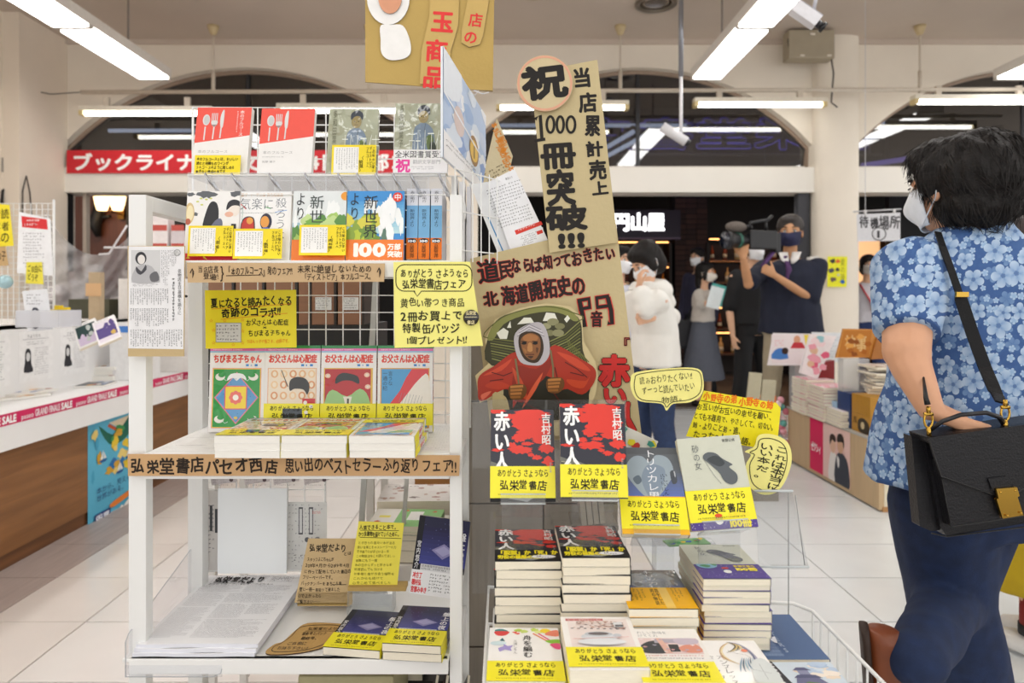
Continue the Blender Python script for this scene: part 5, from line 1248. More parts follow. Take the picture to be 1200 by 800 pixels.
# --- books leaning on clear rests
def leaner(lab, pxc, pyb, d, tilt, roll=0, yaw=0, **k):
    c = P(pxc, pyb, d); M = stand(c.x, c.y, c.z, tilt, yaw, roll)
    o = book('paperback', lab, M, 105, 148, 15, group='books on the clear rests', **k)
    return M, c
rests = []
rests.append(leaner('red and black paperback with yellow band on the left clear rest', 612.5, 588, 1.115, 17, cover='262634', art=c_akai, band=yband(50, 6), band2=(0, 46, '17171a', b_akai), coat=.7))
rests.append(leaner('red and black paperback with yellow band on the second clear rest', 695.5, 584, 1.085, 16, 0, -2, cover='262634', art=c_akai, band=yband(50, 2), coat=.5))
rests.append(leaner('grey-blue paperback with yellow band on the third clear rest', 767.5, 630, 1.085, 38, 0, -3, cover='62686f', art=c_tori, band=yband(52, 8), band2=(0, 62, 'f2b60e', None), coat=1))
rests.append(leaner('pale grey-green paperback with bird shape and yellow band on the right clear rest', 847, 621, 1.10, 25, 5, -4, cover='cdd0c0', art=c_suna, band=yband(50, 12), band2=(0, 30, '574694', b_suna), coat=.3))
for k, (M, c) in enumerate(rests):
    t = thing('clear_rest', ['clear plastic book rest, leftmost', 'clear plastic book rest under the second leaning book', 'clear plastic book rest under the grey-blue book', 'clear plastic book rest under the pale grey-green book'][k], 'book rest', M)
    b = MB(); b.box((-.036, -.0035, -.03), (.036, -.001, .024), CL); b.box((-.036, -.0035, .024), (.036, .012, .0265), CL); b.box((-.036, -.001, -.004), (.036, .13, -.0015), CL); b.build('holder', t)
    b = MB(); b.tube([(-.036, .012, .025), (.036, .012, .025)], .0011, CLE, 6); b.tube([(-.036, -.003, .025), (.036, -.003, .025)], .0012, CLE, 6); b.build('edge', t)
    # back leg down to the box
    L = M.inverted(); p0 = M @ Vector((0, .02, -.006)); zb = TB + .002
    b = MB(); W = Matrix.Identity(4)
    T = Matrix.Translation((p0.x, p0.y, zb)); hh = p0.z - zb
    b.box((-.034, -.0, 0), (.034, .003, hh), CL, L @ T); b.box((-.036, -.06, 0), (.036, .05, .003), CL, L @ T); b.build('leg', t)
# large clear tiers behind the books
t = thing('clear_display', 'large clear plastic tiered display rising behind the leaning books', 'display', (0, 0, TB + .003))
def cp(a, b_, nm='tier'): q = MB(); q.box((a[0], a[1], a[2] - TB - .003), (b_[0], b_[1], b_[2] - TB - .003), CL); return q.build(nm, t)
xA, xB = X(553, 1.25), X(735, 1.25)
cp((xA, 1.262, TB + .004), (xB, 1.265, 1.06), 'back_sheet')
cp((X(905, 1.2), 1.20, Z(663, 1.2)), (X(948, 1.2), 1.206, Z(667, 1.2)), 'bar')
t = thing('clear_display', 'empty clear plastic display tier right of the pale leaning book', 'display', P(905, 720, 1.2))
O = t.location
for (p, q, r, s_) in [((884, 575), (928, 575), (948, 665), (890, 665))]:
    b = MB(); b.slab([(X(x, 1.2) - O.x, Z(y, 1.2) - O.z) for x, y in (p, q, r, s_)], -.002, .0, CL, Matrix.Rotation(R(90), 4, 'X')); b.build('sheet', t)
b = MB()
b.tube([(X(884, 1.2) - O.x, 0, Z(575, 1.2) - O.z), (X(929, 1.2) - O.x, 0, Z(575, 1.2) - O.z)], .0022, CLE, 6); b.build('top_edge', t)
for pa, pb in (((890, 664), (948, 664)), ((924, 577), (924, 722)), ((932, 580), (943, 662))):
    b = MB(); b.tube([(X(pa[0], 1.2) - O.x, 0, Z(pa[1], 1.2) - O.z), (X(pb[0], 1.2) - O.x, 0, Z(pb[1], 1.2) - O.z)], .0009 if pa[0] > 900 else .002, CLE if pa[0] < 900 else mat('a4a8aa', .2), 6); b.build('edge', t)

# --- cardboard boards
KB = kraft('c6b68c'); KE = mat('a8925e', .85)
def d1(a):
    k, rd = '231a18', 'd2403a'
    rot = -8.5
    def T(s, x, y, w, h, **q): a.outl(s, x, y, w, h, k, rd, bold=.05, grow=.028, hand=.8, rot=rot, **q)
    a.outl('道', 559, 303, 27, 29, k, rd, bold=.036, grow=.035, rot=rot); a.outl('民', 584, 304, 18, 23, k, rd, bold=.04, grow=.035, rot=rot)
    T('なら', 598, 300, 26, 20); T('ば', 622, 301, 14, 17); T('知っ', 636, 297, 22, 18); T('ておきたい', 656, 291, 65, 18)
    a.outl('北', 566, 341, 18, 18, k, rd, bold=.05, grow=.035, rot=rot); a.outl('海道開拓史の', 586, 328, 100, 24, k, rd, bold=.05, grow=.035, rot=rot, hand=.6)
    G = [([(678, 352), (690, 350), (691, 360), (680, 362)], 1), ([(679, 352), (682, 366), (685, 383)], 0), ([(699, 349), (712, 347), (714, 358), (700, 360)], 1), ([(712, 348), (716, 364), (717, 379), (712, 378)], 0)]
    for w_, c_ in ((7.2, rd), (5, k)):
        for q, cl in G: a.line(q, w_, c_, closed=bool(cl))
    a.outl('音', 692, 364, 14, 19, k, rd, bold=.05, grow=.04)
    a.outl('『', 722, 395, 16, 14, k, 'b0302c', bold=.03, grow=.02); a.outl('赤', 701, 415, 37, 38, 'c8302e', '201614', bold=.065, grow=.03); a.outl('い', 705, 452, 30, 22, 'c8302e', '201614', bold=.075, grow=.03); a.outl('人', 718, 470, 30, 36, 'c8302e', '201614', bold=.06, grow=.03, rot=10)
    a.outl('吉', 683, 470, 15, 20, 'b0302c', '201614', bold=.03, grow=.03)
bd = sheet('cardboard_board', 'big tilted cardboard board with red-outlined black handwriting', 'sign', 1.33, [(551, 303), (722, 262), (752, 510), (577, 520)], KB, d1, th=.004, edge=KE)
def d2(a):
    k = '201c1a'
    for ch, x, y, w, h, r in [('当', 671, 79, 22, 24, -6), ('店', 678, 108, 22, 24, -4), ('累', 685, 134, 19, 26, 0), ('計', 686, 165, 21, 19, -4), ('売', 690, 187, 21, 24, -4), ('上', 693, 212, 20, 17, -6)]: a.text(ch, x, y, w, h, k, bold=.05, rot=r)
    a.line([(627, 140), (633, 135), (635, 162)], 4, k); a.line([(627, 165), (639, 163)], 3.6, k)
    for x, w in ((645, 7), (656.5, 6.5), (669, 8)): a.line(ell(x, 146, w * .62, 9.5, 18), 3, k, closed=True)
    a.text('冊', 633, 166, 42, 32, k, bold=.055, rot=-4); a.text('突', 640, 198, 34, 44, k, bold=.05, rot=-4); a.text('破', 639, 240, 50, 30, k, bold=.055, rot=-3); a.text('!!!', 653, 270, 34, 22, k, bold=.05, rot=-3)
sheet('cardboard_board', 'tall narrow cardboard strip with black handwriting rising above the big board', 'sign', 1.318, [(621, 85), (700, 70), (724, 284), (644, 296)], KB, d2, th=.003, edge=KE)
def d3(a):
    a.line(ell(638.5, 97.5, 31, 31, 30), 2.6, 'dea58a', closed=True); a.text('祝', 611, 76, 54, 40, '201c1a', bold=.06, rot=-7)
sheet('round_sign', 'round cardboard sign with one bold character and a red-tinted rim', 'sign', 1.308, ell(638.5, 97.5, 33, 33, 32), kraft('d0bf98'), d3, th=.003, edge=mat('c98a70', .8))
def d4(a):                                            # the printed figure carrying a basket
    dk = '2a2418'
    a.poly([(573, 392), (586, 372), (612, 364), (640, 360), (664, 364), (680, 376), (683, 410), (690, 432), (670, 430), (576, 428)], '3c3a22', 4)
    a.poly([(571, 396), (582, 376), (608, 364), (640, 358), (666, 362), (678, 374), (672, 376), (660, 368), (640, 365), (612, 370), (590, 380), (578, 398)], '86884a', 3)
    a.line(smooth_poly([(572, 396), (584, 375), (610, 364), (640, 359), (668, 365), (678, 376)], 5)[:26], 1.2, '5c5e2c')
    for q in ([(582, 390), (590, 384), (596, 388), (594, 397), (586, 397)], [(606, 380), (614, 372), (622, 372), (626, 378)], [(636, 376), (640, 366), (650, 367), (654, 376)], [(661, 374), (665, 369), (668, 373), (664, 378)], [(594, 384), (598, 376), (599, 384)]): a.poly(q, 'e4e4d6')
    for x, y, r in ((640, 382, 6), (648, 377, 7), (656, 382, 6), (644, 390, 6), (654, 390, 7), (634, 388, 4)): a.ell(x, y, r, r * .62, ['8c8a64', '9c9a74', '7c7a54'][int(x) % 3], 12)
    for k in range(9): a.line([(574 + k * .3, 396 + k * 3), (604, 400 + k * 3.4)], 1.1, ['7a7c3e', '5c5e2c', '8c8e50'][k % 3])
    for k in range(12): a.line([(644 + k * 1.2, 400 + k * 2.6), (662 + k, 392 + k * 2.6), (680, 376 + k * 4)], 1.2, ['8c8e50', '5c5e2c', '74763a'][k % 3])
    for k in range(7): a.line([(664 + k * 2.8, 396 + k * 3), (672 + k * 3, 424)], 1, '6a6c34')
    a.poly([(600, 428), (660, 424), (690, 440), (690, 462), (680, 482), (600, 490), (590, 460)], '2c2a1e', 3)
    red = 'a8321e'
    a.poly([(604, 412), (580, 428), (562, 440), (560, 456), (564, 470), (590, 456), (600, 462), (606, 488), (650, 488), (660, 456), (682, 462), (696, 448), (697, 432), (680, 420), (650, 404), (636, 420), (620, 424)], red, 4)
    a.poly([(606, 470), (640, 440), (662, 460), (676, 476), (672, 490), (606, 490)], '29261a', 3)
    a.poly([(606, 428), (628, 432), (648, 418), (640, 440), (628, 452), (616, 470), (604, 468), (600, 450)], '8c2a1a', 3)
    for q, c_ in (([(600, 430), (612, 446), (618, 466), (610, 462)], 'c04a2c'), ([(636, 436), (628, 456), (612, 478), (622, 456)], 'd05a38'), ([(652, 412), (676, 420), (692, 434), (676, 430)], 'c8482c'), ([(566, 440), (584, 430), (600, 420), (588, 434)], 'c8482c'), ([(664, 444), (686, 446), (692, 438), (684, 454), (670, 452)], 'c04424'), ([(568, 452), (582, 446), (598, 452), (584, 456)], 'b83c22'), ([(564, 462), (576, 458), (566, 468)], 'd86a50')): a.poly(q, c_, 3)
    for q in (([(576, 436), (590, 440), (600, 436)]), ([(574, 446), (590, 444)]), ([(662, 424), (676, 432), (688, 442)]), ([(668, 436), (684, 440)]), ([(606, 436), (608, 456), (604, 470)]), ([(650, 430), (654, 446)]), ([(640, 448), (656, 470)]), ([(612, 470), (640, 486)])): a.line(q, 1.2, '5c1c12')
    a.poly([(618, 380), (634, 378), (642, 392), (644, 414), (636, 426), (626, 428), (610, 424), (603, 406), (604, 390)], 'b9b4b8', 4)
    for k in range(5): a.line([(606 + k, 394 - k * 2), (620, 386 - k * 1.6), (638 - k, 394 - k * 2)], .9, ['8c888e', 'd6d2d6'][k % 2])
    a.poly([(609, 392), (620, 388), (633, 392), (637, 408), (632, 422), (624, 425), (614, 420), (608, 406)], '3a2a1a', 4)
    a.poly([(611, 396), (621, 390), (632, 395), (633, 410), (628, 420), (622, 421), (615, 416), (611, 406)], '8a5a34', 4)
    a.poly([(613, 394), (621, 391), (630, 394), (628, 399), (615, 399)], 'a87040', 3); a.poly([(619, 402), (623, 402), (624, 411), (618, 411)], 'b8834e', 2)
    for x in (614, 627): a.ell(x, 402, 3.2, 1.6, '1c120a', 10); a.line([(x - 3.4, 399.6), (x + 3.2, 400.4)], 1.1, '24180e')
    a.line([(616, 415), (626, 415)], 1.2, '5a3020'); a.poly([(612, 407), (617, 410), (616, 414)], 'a06c3c', 2); a.poly([(628, 407), (631, 408), (629, 414)], '5a3a20', 2); a.poly([(618, 417), (625, 417), (622, 420)], '4a3020', 2)
    for q in ([(604, 420), (607, 440), (609, 460)], [(645, 410), (648, 430), (648, 446)]): a.line(q, 2.2, '7a6a48')
    for cx, cy, s_ in ((606, 458, 1), (650, 450, -1)):
        a.poly([(cx - 9, cy - 6), (cx + 8, cy - 8), (cx + 11, cy + 2), (cx + 4, cy + 10), (cx - 8, cy + 8)], '6a4420', 3)
        for k in range(4): a.line([(cx - 8, cy - 5 + k * 4), (cx + 7 - k, cy - 6 + k * 4.2)], 2.8, ['b87c40', 'a87038', 'b0743c', '94602e'][k])
sheet('figure_cutout', 'cut-out print of a hooded person in red robes carrying a woven basket', 'picture', 1.3, [(568, 398), (580, 374), (608, 361), (640, 355), (668, 359), (682, 371), (684, 400), (698, 424), (701, 440), (698, 462), (688, 484), (700, 510), (590, 510), (596, 470), (586, 462), (562, 472), (557, 440), (574, 424)], kraft('cfbf92'), d4, th=.003, edge=KE, rough=.35)
sheet('cardboard_tab', 'bent cardboard tab below the left elbow of the printed figure', 'tab', 1.296, [(577, 462), (590, 463), (596, 474), (598, 500), (582, 500)], kraft('b9a878'), None, th=.002, sm=3)
# --- speech-bubble cards on the right
def d5(a):
    k = '2a2a18'; a.line(smooth_poly([(750, 438), (790, 433), (816, 434), (822, 444), (820, 460), (808, 468), (788, 471), (781, 477), (776, 471), (752, 468), (744, 458), (744, 444)], 4), .9, k, closed=True)
    a.text('読みおわりたくない!!', 749, 438, 62, 10, k, bold=.01, hand=1, rot=-6); a.text('ずーっと読んでいたい', 752, 450, 62, 10, k, bold=.01, hand=1, rot=-5); a.text('物語。', 775, 463, 30, 8, k, bold=.01, hand=1, rot=-5)
sheet('speech_card', 'pale yellow speech-bubble card pointing down, between the board and the yellow card', 'sign', 1.2, [(746, 436), (790, 431), (818, 432), (824, 443), (823, 461), (809, 471), (789, 473), (781, 481), (775, 473), (750, 470), (741, 460), (739, 446)], mat('f6ee90', .55), d5, th=.001, sm=4)
def d6(a):
    k = '2c2a10'
    a.text('小野寺の弟 小野寺の姉', 824, 463.5, 82, 11, 'ee7a18', bold=.05, hand=1, rot=8); a.line([(821, 469), (904, 483)], .8, k)
    for s_, cx_, cy_, w in (('お互いがお互いの幸せを願い、', 862, 482.5, 92), ('とても不器用で、やさしくて、切ない。', 861, 493.5, 98), ('姉・よりこと弟・進、', 841, 501.5, 60), ('たった2人の物語。', 849, 513, 74)): a.text(s_, cx_ - w / 2, cy_ - 4.6, w, 9, k, bold=.015, hand=1, rot=8.5)
sheet('story_card', 'bright yellow card with orange heading behind the speech-bubble cards', 'sign', 1.24, [(825, 457.5), (910, 472), (915, 478), (910, 528), (804, 511)], mat('f4e60e', .5), d6, th=.001)
def d7(a):
    k = '2a2a18'; pts = [(890, 513), (905, 512), (920, 520), (924, 538), (918, 560), (908, 574), (893, 576), (880, 566), (877, 545), (883, 532), (877, 529), (886, 524)]
    a.line(smooth_poly([(899 + (x - 899) * .93, 544 + (y - 544) * .94) for x, y in pts], 4), 1, k, closed=True)
    a.text('これは本当に\nいい本だ。', 885, 520, 36, 52, k, bold=.02, vert=True, hand=1, rot=14)
sheet('speech_card', 'pale yellow speech-bubble card with vertical handwriting at the right end of the stand', 'sign', 1.205, [(889, 510), (906, 509), (923, 518), (928, 538), (921, 562), (909, 577), (892, 579), (877, 568), (874, 546), (880, 533), (873, 529), (884, 523)], mat('f6ee90', .55), d7, th=.001, sm=4)
t = thing('card_clip', 'small clear clip holding the bright yellow card above the pale book', 'clip', P(847, 527, 1.22))
b = MB(); b.box((-.009, -.003, -.03), (.009, .002, .0), clear('clip_plastic', (235, 238, 240), .5, .05, .3)); b.box((-.014, -.003, -.002), (.014, .005, .006), clear('clip_plastic', (235, 238, 240), .5, .05, .3)); b.build('clip', t)
t = thing('booklet', 'colourful booklet corner between the big board and the grey-blue book', 'booklet', P(738, 526, 1.268)); b = MB(); b.box((-.035, 0, -.02), (.042, .004, .035), mat('e6e6de', .5), Matrix.Rotation(R(25), 4, 'Y')); b.build('cover', t)
a = Art(.001, 0, 0, z=0, seed=8)
for k in range(12): ragged(a, a.rnd.uniform(2, 80), a.rnd.uniform(2, 50), 7, 6, a.rnd.choice(['e8dc3a', 'c8443a', '4a9a8c', 'e8e8e4']), 10, .3)
a.build('print', t, Matrix.Rotation(R(25), 4, 'Y') @ Matrix.Translation((-.035, -.002, .035)) @ Matrix.Rotation(R(90), 4, 'X'))

# --- hanging cardboard sign with cut-outs
HD = 1.5
KH = kraft('bda05c')
hb = sheet('hanging_sign', 'brown cardboard sign with red characters hanging from the ceiling', 'sign', HD, [(428, -60), (580, -60), (577.5, 107), (428, 96)], KH, None, th=.004, edge=KE)
def cut(nm, poly, m, dr=None, z=1, sm=0): sheet(nm, None, None, HD - .004 * z, poly, m, dr, th=.0025, parent=hb, sm=sm, edge=mat('8a8078', .8))
cut('round_cutout', ell(455, -2, 25, 31, 28), mat('f2f1ef', .6), None)
cut('inner_cutout', ell(457, -4, 14, 20, 24), mat('d99a78', .6), None, 2)
cut('white_cutout', [(446, 30), (458, 29), (472, 30), (480, 46), (481, 62), (472, 69), (456, 70), (447, 62), (446, 46)], mat('f2f1ef', .6), None, 1, 4)
def dd(a):
    for ch, y in (('目', -42), ('玉', 12), ('商', 46), ('品', 77)): a.text(ch, {'品': 495, '商': 498, '玉': 505, '目': 507}[ch], y, 27, 27, 'e23c3c', bold=.045, rot=4)
    a.text('玉', 0, 0, .1, .1, 'e23c3c')
cut('lettered_strip', [(505, -60), (540, -60), (537, 30), (528, 60), (526, 102), (492, 98), (494, 60), (503, 20)], kraft('c9ab68'), dd, 1)
def dd(a):
    for ch, y in (('当', -50), ('店', -25), ('店', 15), ('の', 35)): a.text(ch, {15: 549, 35: 543, -25: 552, -50: 552}[y], y, 17, 17, 'e0393c', bold=.03, rot=6)
cut('lettered_strip', [(545, -60), (574, -60), (573, 0), (566, 42), (562, 52), (550, 55), (541, 50), (541, 35), (548, 0)], kraft('c9ab68'), dd, 1)
cut('lower_strip', [(540, 98), (577, 100), (577, 106), (530, 104)], kraft('c0a360'), None, 1)
b = MB()
for px in (440, 570): q = P(px, -55, HD + .002); q = hb.matrix_world.inverted() @ q; e = hb.matrix_world.inverted() @ Vector((X(px, HD), HD + .002, CZ)); b = MB(); b.tube([q, e], .001, mat('e8e8e8', .5), 5); b.build('string', hb)
b = MB(); L = hb.matrix_world.inverted(); b.tube([L @ P(px, py, HD - .006) for px, py in ((551, 107), (556, 112), (561, 106), (555, 106), (566, 110), (573, 108))], .0012, mat('e6e6ea', .3), 5); b.build('string_knot', hb)

# --- magazines and papers between rack and board, seen edge-on
def obl(name, lab, cat, p0, p1, hb_, ht, m, draw=None, th=.004, W=200):
    """upright sheet running from point p0 (near) to p1 (far); bottoms/tops given in z; print W wide"""
    d = (p1 - p0); L_ = d.length; yaw = math.atan2(d.y, d.x)
    t = thing(name, lab, cat, Matrix.Translation(p0) @ Matrix.Rotation(yaw, 4, 'Z') @ Matrix.Rotation(R(90), 4, 'X'))
    b = MB(); b.box((0, 0, -th), (L_, ht, 0), m); b.build('cover', t)
    if draw:
        u = L_ / W; a = Art(u, 0, 0, seed=4); a.clip = (0, 0, W, ht / u); draw(a, W, ht / u); a.build('print', t, Matrix.Translation((0, ht, 0)))
    return t
def dmag(a, w, h):
    a.rect(0, 0, w, h, 'b9cdea')
    for k in range(26): ragged(a, a.rnd.uniform(0, w), a.rnd.uniform(0, h * .8), 22, 8, a.rnd.choice(['dbe6f4', '9dbae2', 'eef2f8', '8fa9d8', 'c9d6ec']), 12, .3)
    a.poly([(0, 0), (70, 0), (60, h * .3), (0, h * .4)], 'e4ebf4', 2); a.ell(130, h * .62, 24, 14, 'a07a4a'); a.ell(130, h * .62, 20, 10, 'e8c25a'); a.rect(128, h * .56, 5, 12, '5a4020')
    a.ell(60, h * .5, 22, 12, 'd9c8c4'); a.poly([(0, h * .74), (w, h * .92), (w, h), (0, h)], 'f4f5f8')
    a.fine(8, h * .8, w * .7, 8, 2, '6a6a72'); a.line([(0, h * .4), (w, h * .62)], 2, 'f0f4fa')
p0 = P(519, 185, 1.17); p1 = P(569, 213, 1.62)
obl('magazine', 'pale blue magazine with a small boat on its cover, above the rack corner', 'magazine', Vector((p0.x, p0.y, 1.49)), Vector((p1.x, p1.y, 1.49)), 0, .19, mat('e8eef6', .3, coat=.5), dmag)
t = thing('magazine_holder', 'clear wire holder under the edge-on pale blue magazine', 'holder', (X(556, 1.35), 1.33, SH3))
b = MB()
for k in range(6): b.tube([(-.03 + k * .015, -.1 + k * .02, .0), (-.03 + k * .015, -.1 + k * .02, .17)], .0012, WP, 5)
for z in (.02, .09, .165): b.tube([(-.03, -.11, z), (.05, .02, z)], .0014, WP, 5)
o = b.build('wires', t); o['kind'] = 'stuff'
for k, (x0, x1, col, lab) in enumerate([(529, 536, 'f0f0f0', 'white paper edge left below the pale blue magazine'), (538, 545, 'e9e9ec', 'second white paper edge below the pale blue magazine'), (547, 552, 'dcdce2', 'grey paper edge below the pale blue magazine')]):
    t = thing('leaflet', lab, 'leaflet', (X(x0, 1.36), 1.36, SH3)); b = MB(); b.box((0, 0, .001), (X(x1, 1.36) - X(x0, 1.36) - .001, .05, .175 - k * .01), mat(col, .5)); b.build('sheets', t)
def dl(a):
    a.fine(576, 214, 46, 50, 13, '6c6c70', dens=.95, size=.5, rot=-18); a.text('著者より', 592, 207, 9, 3, '5a5a5e', rot=-18)
    a.poly([(603, 270), (634, 259), (636, 263), (605, 275)], 'e04438'); a.fine(606, 264, 26, 4, 1, 'fbe8e6', rot=-19, dens=1); a.poly([(606, 277), (636, 266), (639, 281), (612, 290)], 'f4f6fa'); a.fine(610, 273, 24, 12, 5, '6c6c74', rot=-19); a.rect(629, 270, 7, 4, 'e04438', rot=-19)
t = sheet('leaflet', 'white leaflet with a red strip leaning behind the big board', 'leaflet', 1.35, [(571, 214), (603, 198), (642, 281), (600, 299)], mat('f3f4f8', .5), dl, th=.003)
sheet('magazine', 'white magazine edge with a blue line beside the leaning leaflet', 'magazine', 1.36, [(551, 216), (571, 213), (612, 296), (586, 303)], mat('eef0f2', .5), lambda a: a.line([(572, 254), (592, 300)], 1.4, '4a90c8'), th=.012)
def dk(a):
    for i, s_ in enumerate(('本当に面白い', '一度は読んで', '元気が出る本')): a.text(s_, 569 + i * 3, 155 + i * 13, 34, 9, 'e08a2a', bold=.04, hand=1.2, rot=62)
    a.fine(568, 196, 26, 12, 3, '5a4a30', rot=-30)
sheet('kraft_card', 'pointed kraft card with orange handwriting behind the pale blue magazine', 'sign', 1.42, [(582, 138), (601, 183), (597, 200), (566, 216), (570, 190)], kraft('d9cba6'), dk, th=.002)

# ---------------------------------------------------------------- counter and clutter at left
XF = -2.2                                             # front edge of the counter top
ct = thing('sales_counter', 'long white-topped wooden counter running along the left side', 'counter', (XF, 0, 0))
wd = mat('8a5d34', .45, wave=(1.6, .32, 'Z'))
cw = mat('f1f1f1', .4, nz=(10, .01))
y0, y1 = 1.2, 6.4
for k in range(4):
    a, c = y0 + k * 1.3, y0 + (k + 1) * 1.3
    b = MB(); b.box((-.13, a + .002, .07), (-.08, c - .002, .57), wd); b.build('front_panel', ct)
b = MB(); b.box((-.15, y0, 0), (-.09, y1, .068), mat('6e4626', .5, wave=(1.6, .3, 'Z'))); b.build('plinth', ct)
b = MB(); b.box((-1.85, y0, .568), (0, y1, .735), cw, bev=.002); b.build('counter_top', ct)
b = MB(); b.box((-.34, y0, .735), (-.31, 4.6, 1.105), cw); b.box((-1.85, y0, 1.085), (-.31, 4.6, 1.105), cw); b.build('raised_back', ct)
b = MB(); b.box((-.34, 5.1, .735), (-.31, 6.4, 1.09), cw); b.build('raised_back', ct)
def price_tape(a):
    a.rect(0, 0, 3600, 52, 'd42a62')
    for k in range(9): a.text('paseo', 14 + k * 400, 12, 84, 34, 'f8e8ee', bold=.02); a.text('GRAND FINALE', 106 + k * 400, 2, 182, 46, 'f8e8ee', bold=.035); a.text('SALE', 296 + k * 400, 2, 88, 46, 'ffffff', bold=.06)
t = thing('sale_tape', 'crimson tape printed with white sale lettering along the counter edge', 'tape', Matrix(((0, 0, 1, XF + .0015), (1, 0, 0, 1.9), (0, 1, 0, .733), (0, 0, 0, 1))))
b = MB(); b.box((0, -.052, 0), (3.6, 0, .0004), mat('d42a62', .45)); b.build('strip', t)
a = Art(.001, 0, 0, z=.0006, dz=.0002); price_tape(a); a.build('lettering', t)
# world map poster on the counter front
def dmap(a):
    a.rect(0, 0, 330, 700, '5fb8d8')
    a.poly([(60, 40), (140, 120), (200, 60), (260, 20), (330, 0), (330, 60), (280, 120), (200, 180), (120, 170)], '1f6a58', 3); a.poly([(120, 40), (190, 100), (250, 30)], 'e9d8b8'); a.poly([(110, 60), (180, 120), (185, 104), (120, 44)], 'c8582e')
    for k in range(26): ragged(a, a.rnd.uniform(10, 320), a.rnd.uniform(60, 340), a.rnd.uniform(10, 34), a.rnd.uniform(14, 40), a.rnd.choice(['e8c83a', '3f9a5a', 'd8a83a', '4aa8cc', '2f78b8', 'f0d880']), 12, .35)
    for x, y in ((80, 220), (240, 260), (180, 330)): a.poly([(x - 24, y + 30), (x + 24, y + 30), (x + 14, y + 44), (x - 14, y + 44)], '2a5a9a'); a.poly([(x - 18, y + 24), (x, y - 30), (x, y + 24)], 'f2f2ee'); a.poly([(x + 3, y + 24), (x + 3, y - 20), (x + 18, y + 24)], 'f2f2ee')
    a.text('本から、見える\n世界がある。', 40, 400, 210, 90, '2a4a80', bold=.0); a.poly([(120, 540), (200, 520), (310, 500), (310, 530), (200, 556), (130, 566)], 'ef8a3a', 3)
    a.rect(30, 560, 90, 110, '26387c'); a.text('図書\n館週\n間', 34, 564, 82, 100, 'e8eef8', bold=.03); a.ell(250, 600, 46, 36, 'f2efe6'); a.poly([(160, 640), (190, 580), (220, 650)], 'f2efe6', 3); a.ell(250, 600, 14, 10, 'd8c8a8')
t = thing('map_poster', 'blue poster with ships and coloured land taped to the counter front', 'poster', Matrix(((0, 0, 1, XF - .079), (1, 0, 0, 3.75), (0, 1, 0, .56), (0, 0, 0, 1))) @ Matrix.Rotation(R(0), 4, 'X'))
b = MB(); b.box((0, -.66, 0), (.56, 0, .0008), mat('5fb8d8', .4)); b.build('sheet', t)
a = Art(.001, 0, 0, z=.001, dz=.0002, seed=5); a.clip = (0, 0, 330, 700); dmap(a); o = a.build('print', t, Matrix.Diagonal((1.68, .94, 1, 1)))
# notices on the counter's raised back
for k in range(5):
    yy = 2.55 + k * .33
    t = thing('notice', ['portrait notice on the raised counter back, %s' % q for q in ('cut by the left frame edge', 'second from the left edge', 'third, nearest to the grey book pair', 'fourth, behind the rack post', 'fifth, behind the rack')][k], 'notice', Matrix(((0, 0, 1, XF - .3095), (1, 0, 0, yy), (0, 1, 0, 1.07), (0, 0, 0, 1))), 'notices on the counter back')
    b = MB(); b.box((0, -.27, 0), (.27, 0, .0006), mat('f4f4f4', .5)); b.build('sheet', t)
    a = Art(.001, 0, 0, z=.0008, dz=.0002, seed=k); a.text('さようなら', 60, 18, 110, 20, '5a5a60', bold=.01); a.line([(30, 44), (230, 44)], 2, '8a8a90'); a.fine(60, 54, 160, 24, 2, '8a8a90'); a.fine(120, 90, 120, 150, 12, 'a0a0a4'); a.poly([(40, 200), (44, 170), (48, 110), (66, 92), (88, 108), (92, 170), (100, 200)], '2a2a2e', 3); a.ell(68, 136, 15, 24, 'dcdcdc'); a.poly([(36, 216), (50, 180), (90, 180), (106, 216)], '2e2e34', 2); a.build('print', t)
# things on the counter
zc = .736
def lowbooks(lab, x, y, w, d_, t_, col, yaw, z=zc):
    o = book('magazine', lab, lay(x, y, z, yaw), w, d_, t_, cover=col, art=lambda a, w, h: [ragged(a, a.rnd.uniform(10, w - 10), a.rnd.uniform(10, h - 10), 24, 16, a.rnd.choice(['e8a83a', 'c8ccd8', 'b05a4a', '8a9ac0', 'efe6d8']), 12, .3) for k in range(12)], group='magazines on the counter', cat='magazine', pages=PAGEW); return z + t_ / 1000 + .001
z = lowbooks('fanned magazine lying low on the counter', -2.42, 3.45, 260, 210, 12, 'e9e2d8', 60)
z = lowbooks('thin magazine topmost of the left counter pile', -2.42, 3.55, 250, 200, 10, 'efece6', 76, z)
z = lowbooks('white book at the bottom of the right counter pile', -2.38, 4.3, 250, 200, 32, 'f0f0ee', 88)
z = lowbooks('white book second in the right counter pile', -2.39, 4.32, 240, 190, 30, 'e4e4e2', 92, z)
z = lowbooks('white book on top of the right counter pile', -2.37, 4.31, 245, 190, 22, 'f2f2f0', 86, z)
lowbooks('patterned magazine hanging over the counter edge by the rack', -2.3, 4.0, 210, 150, 10, '3c4450', 100)
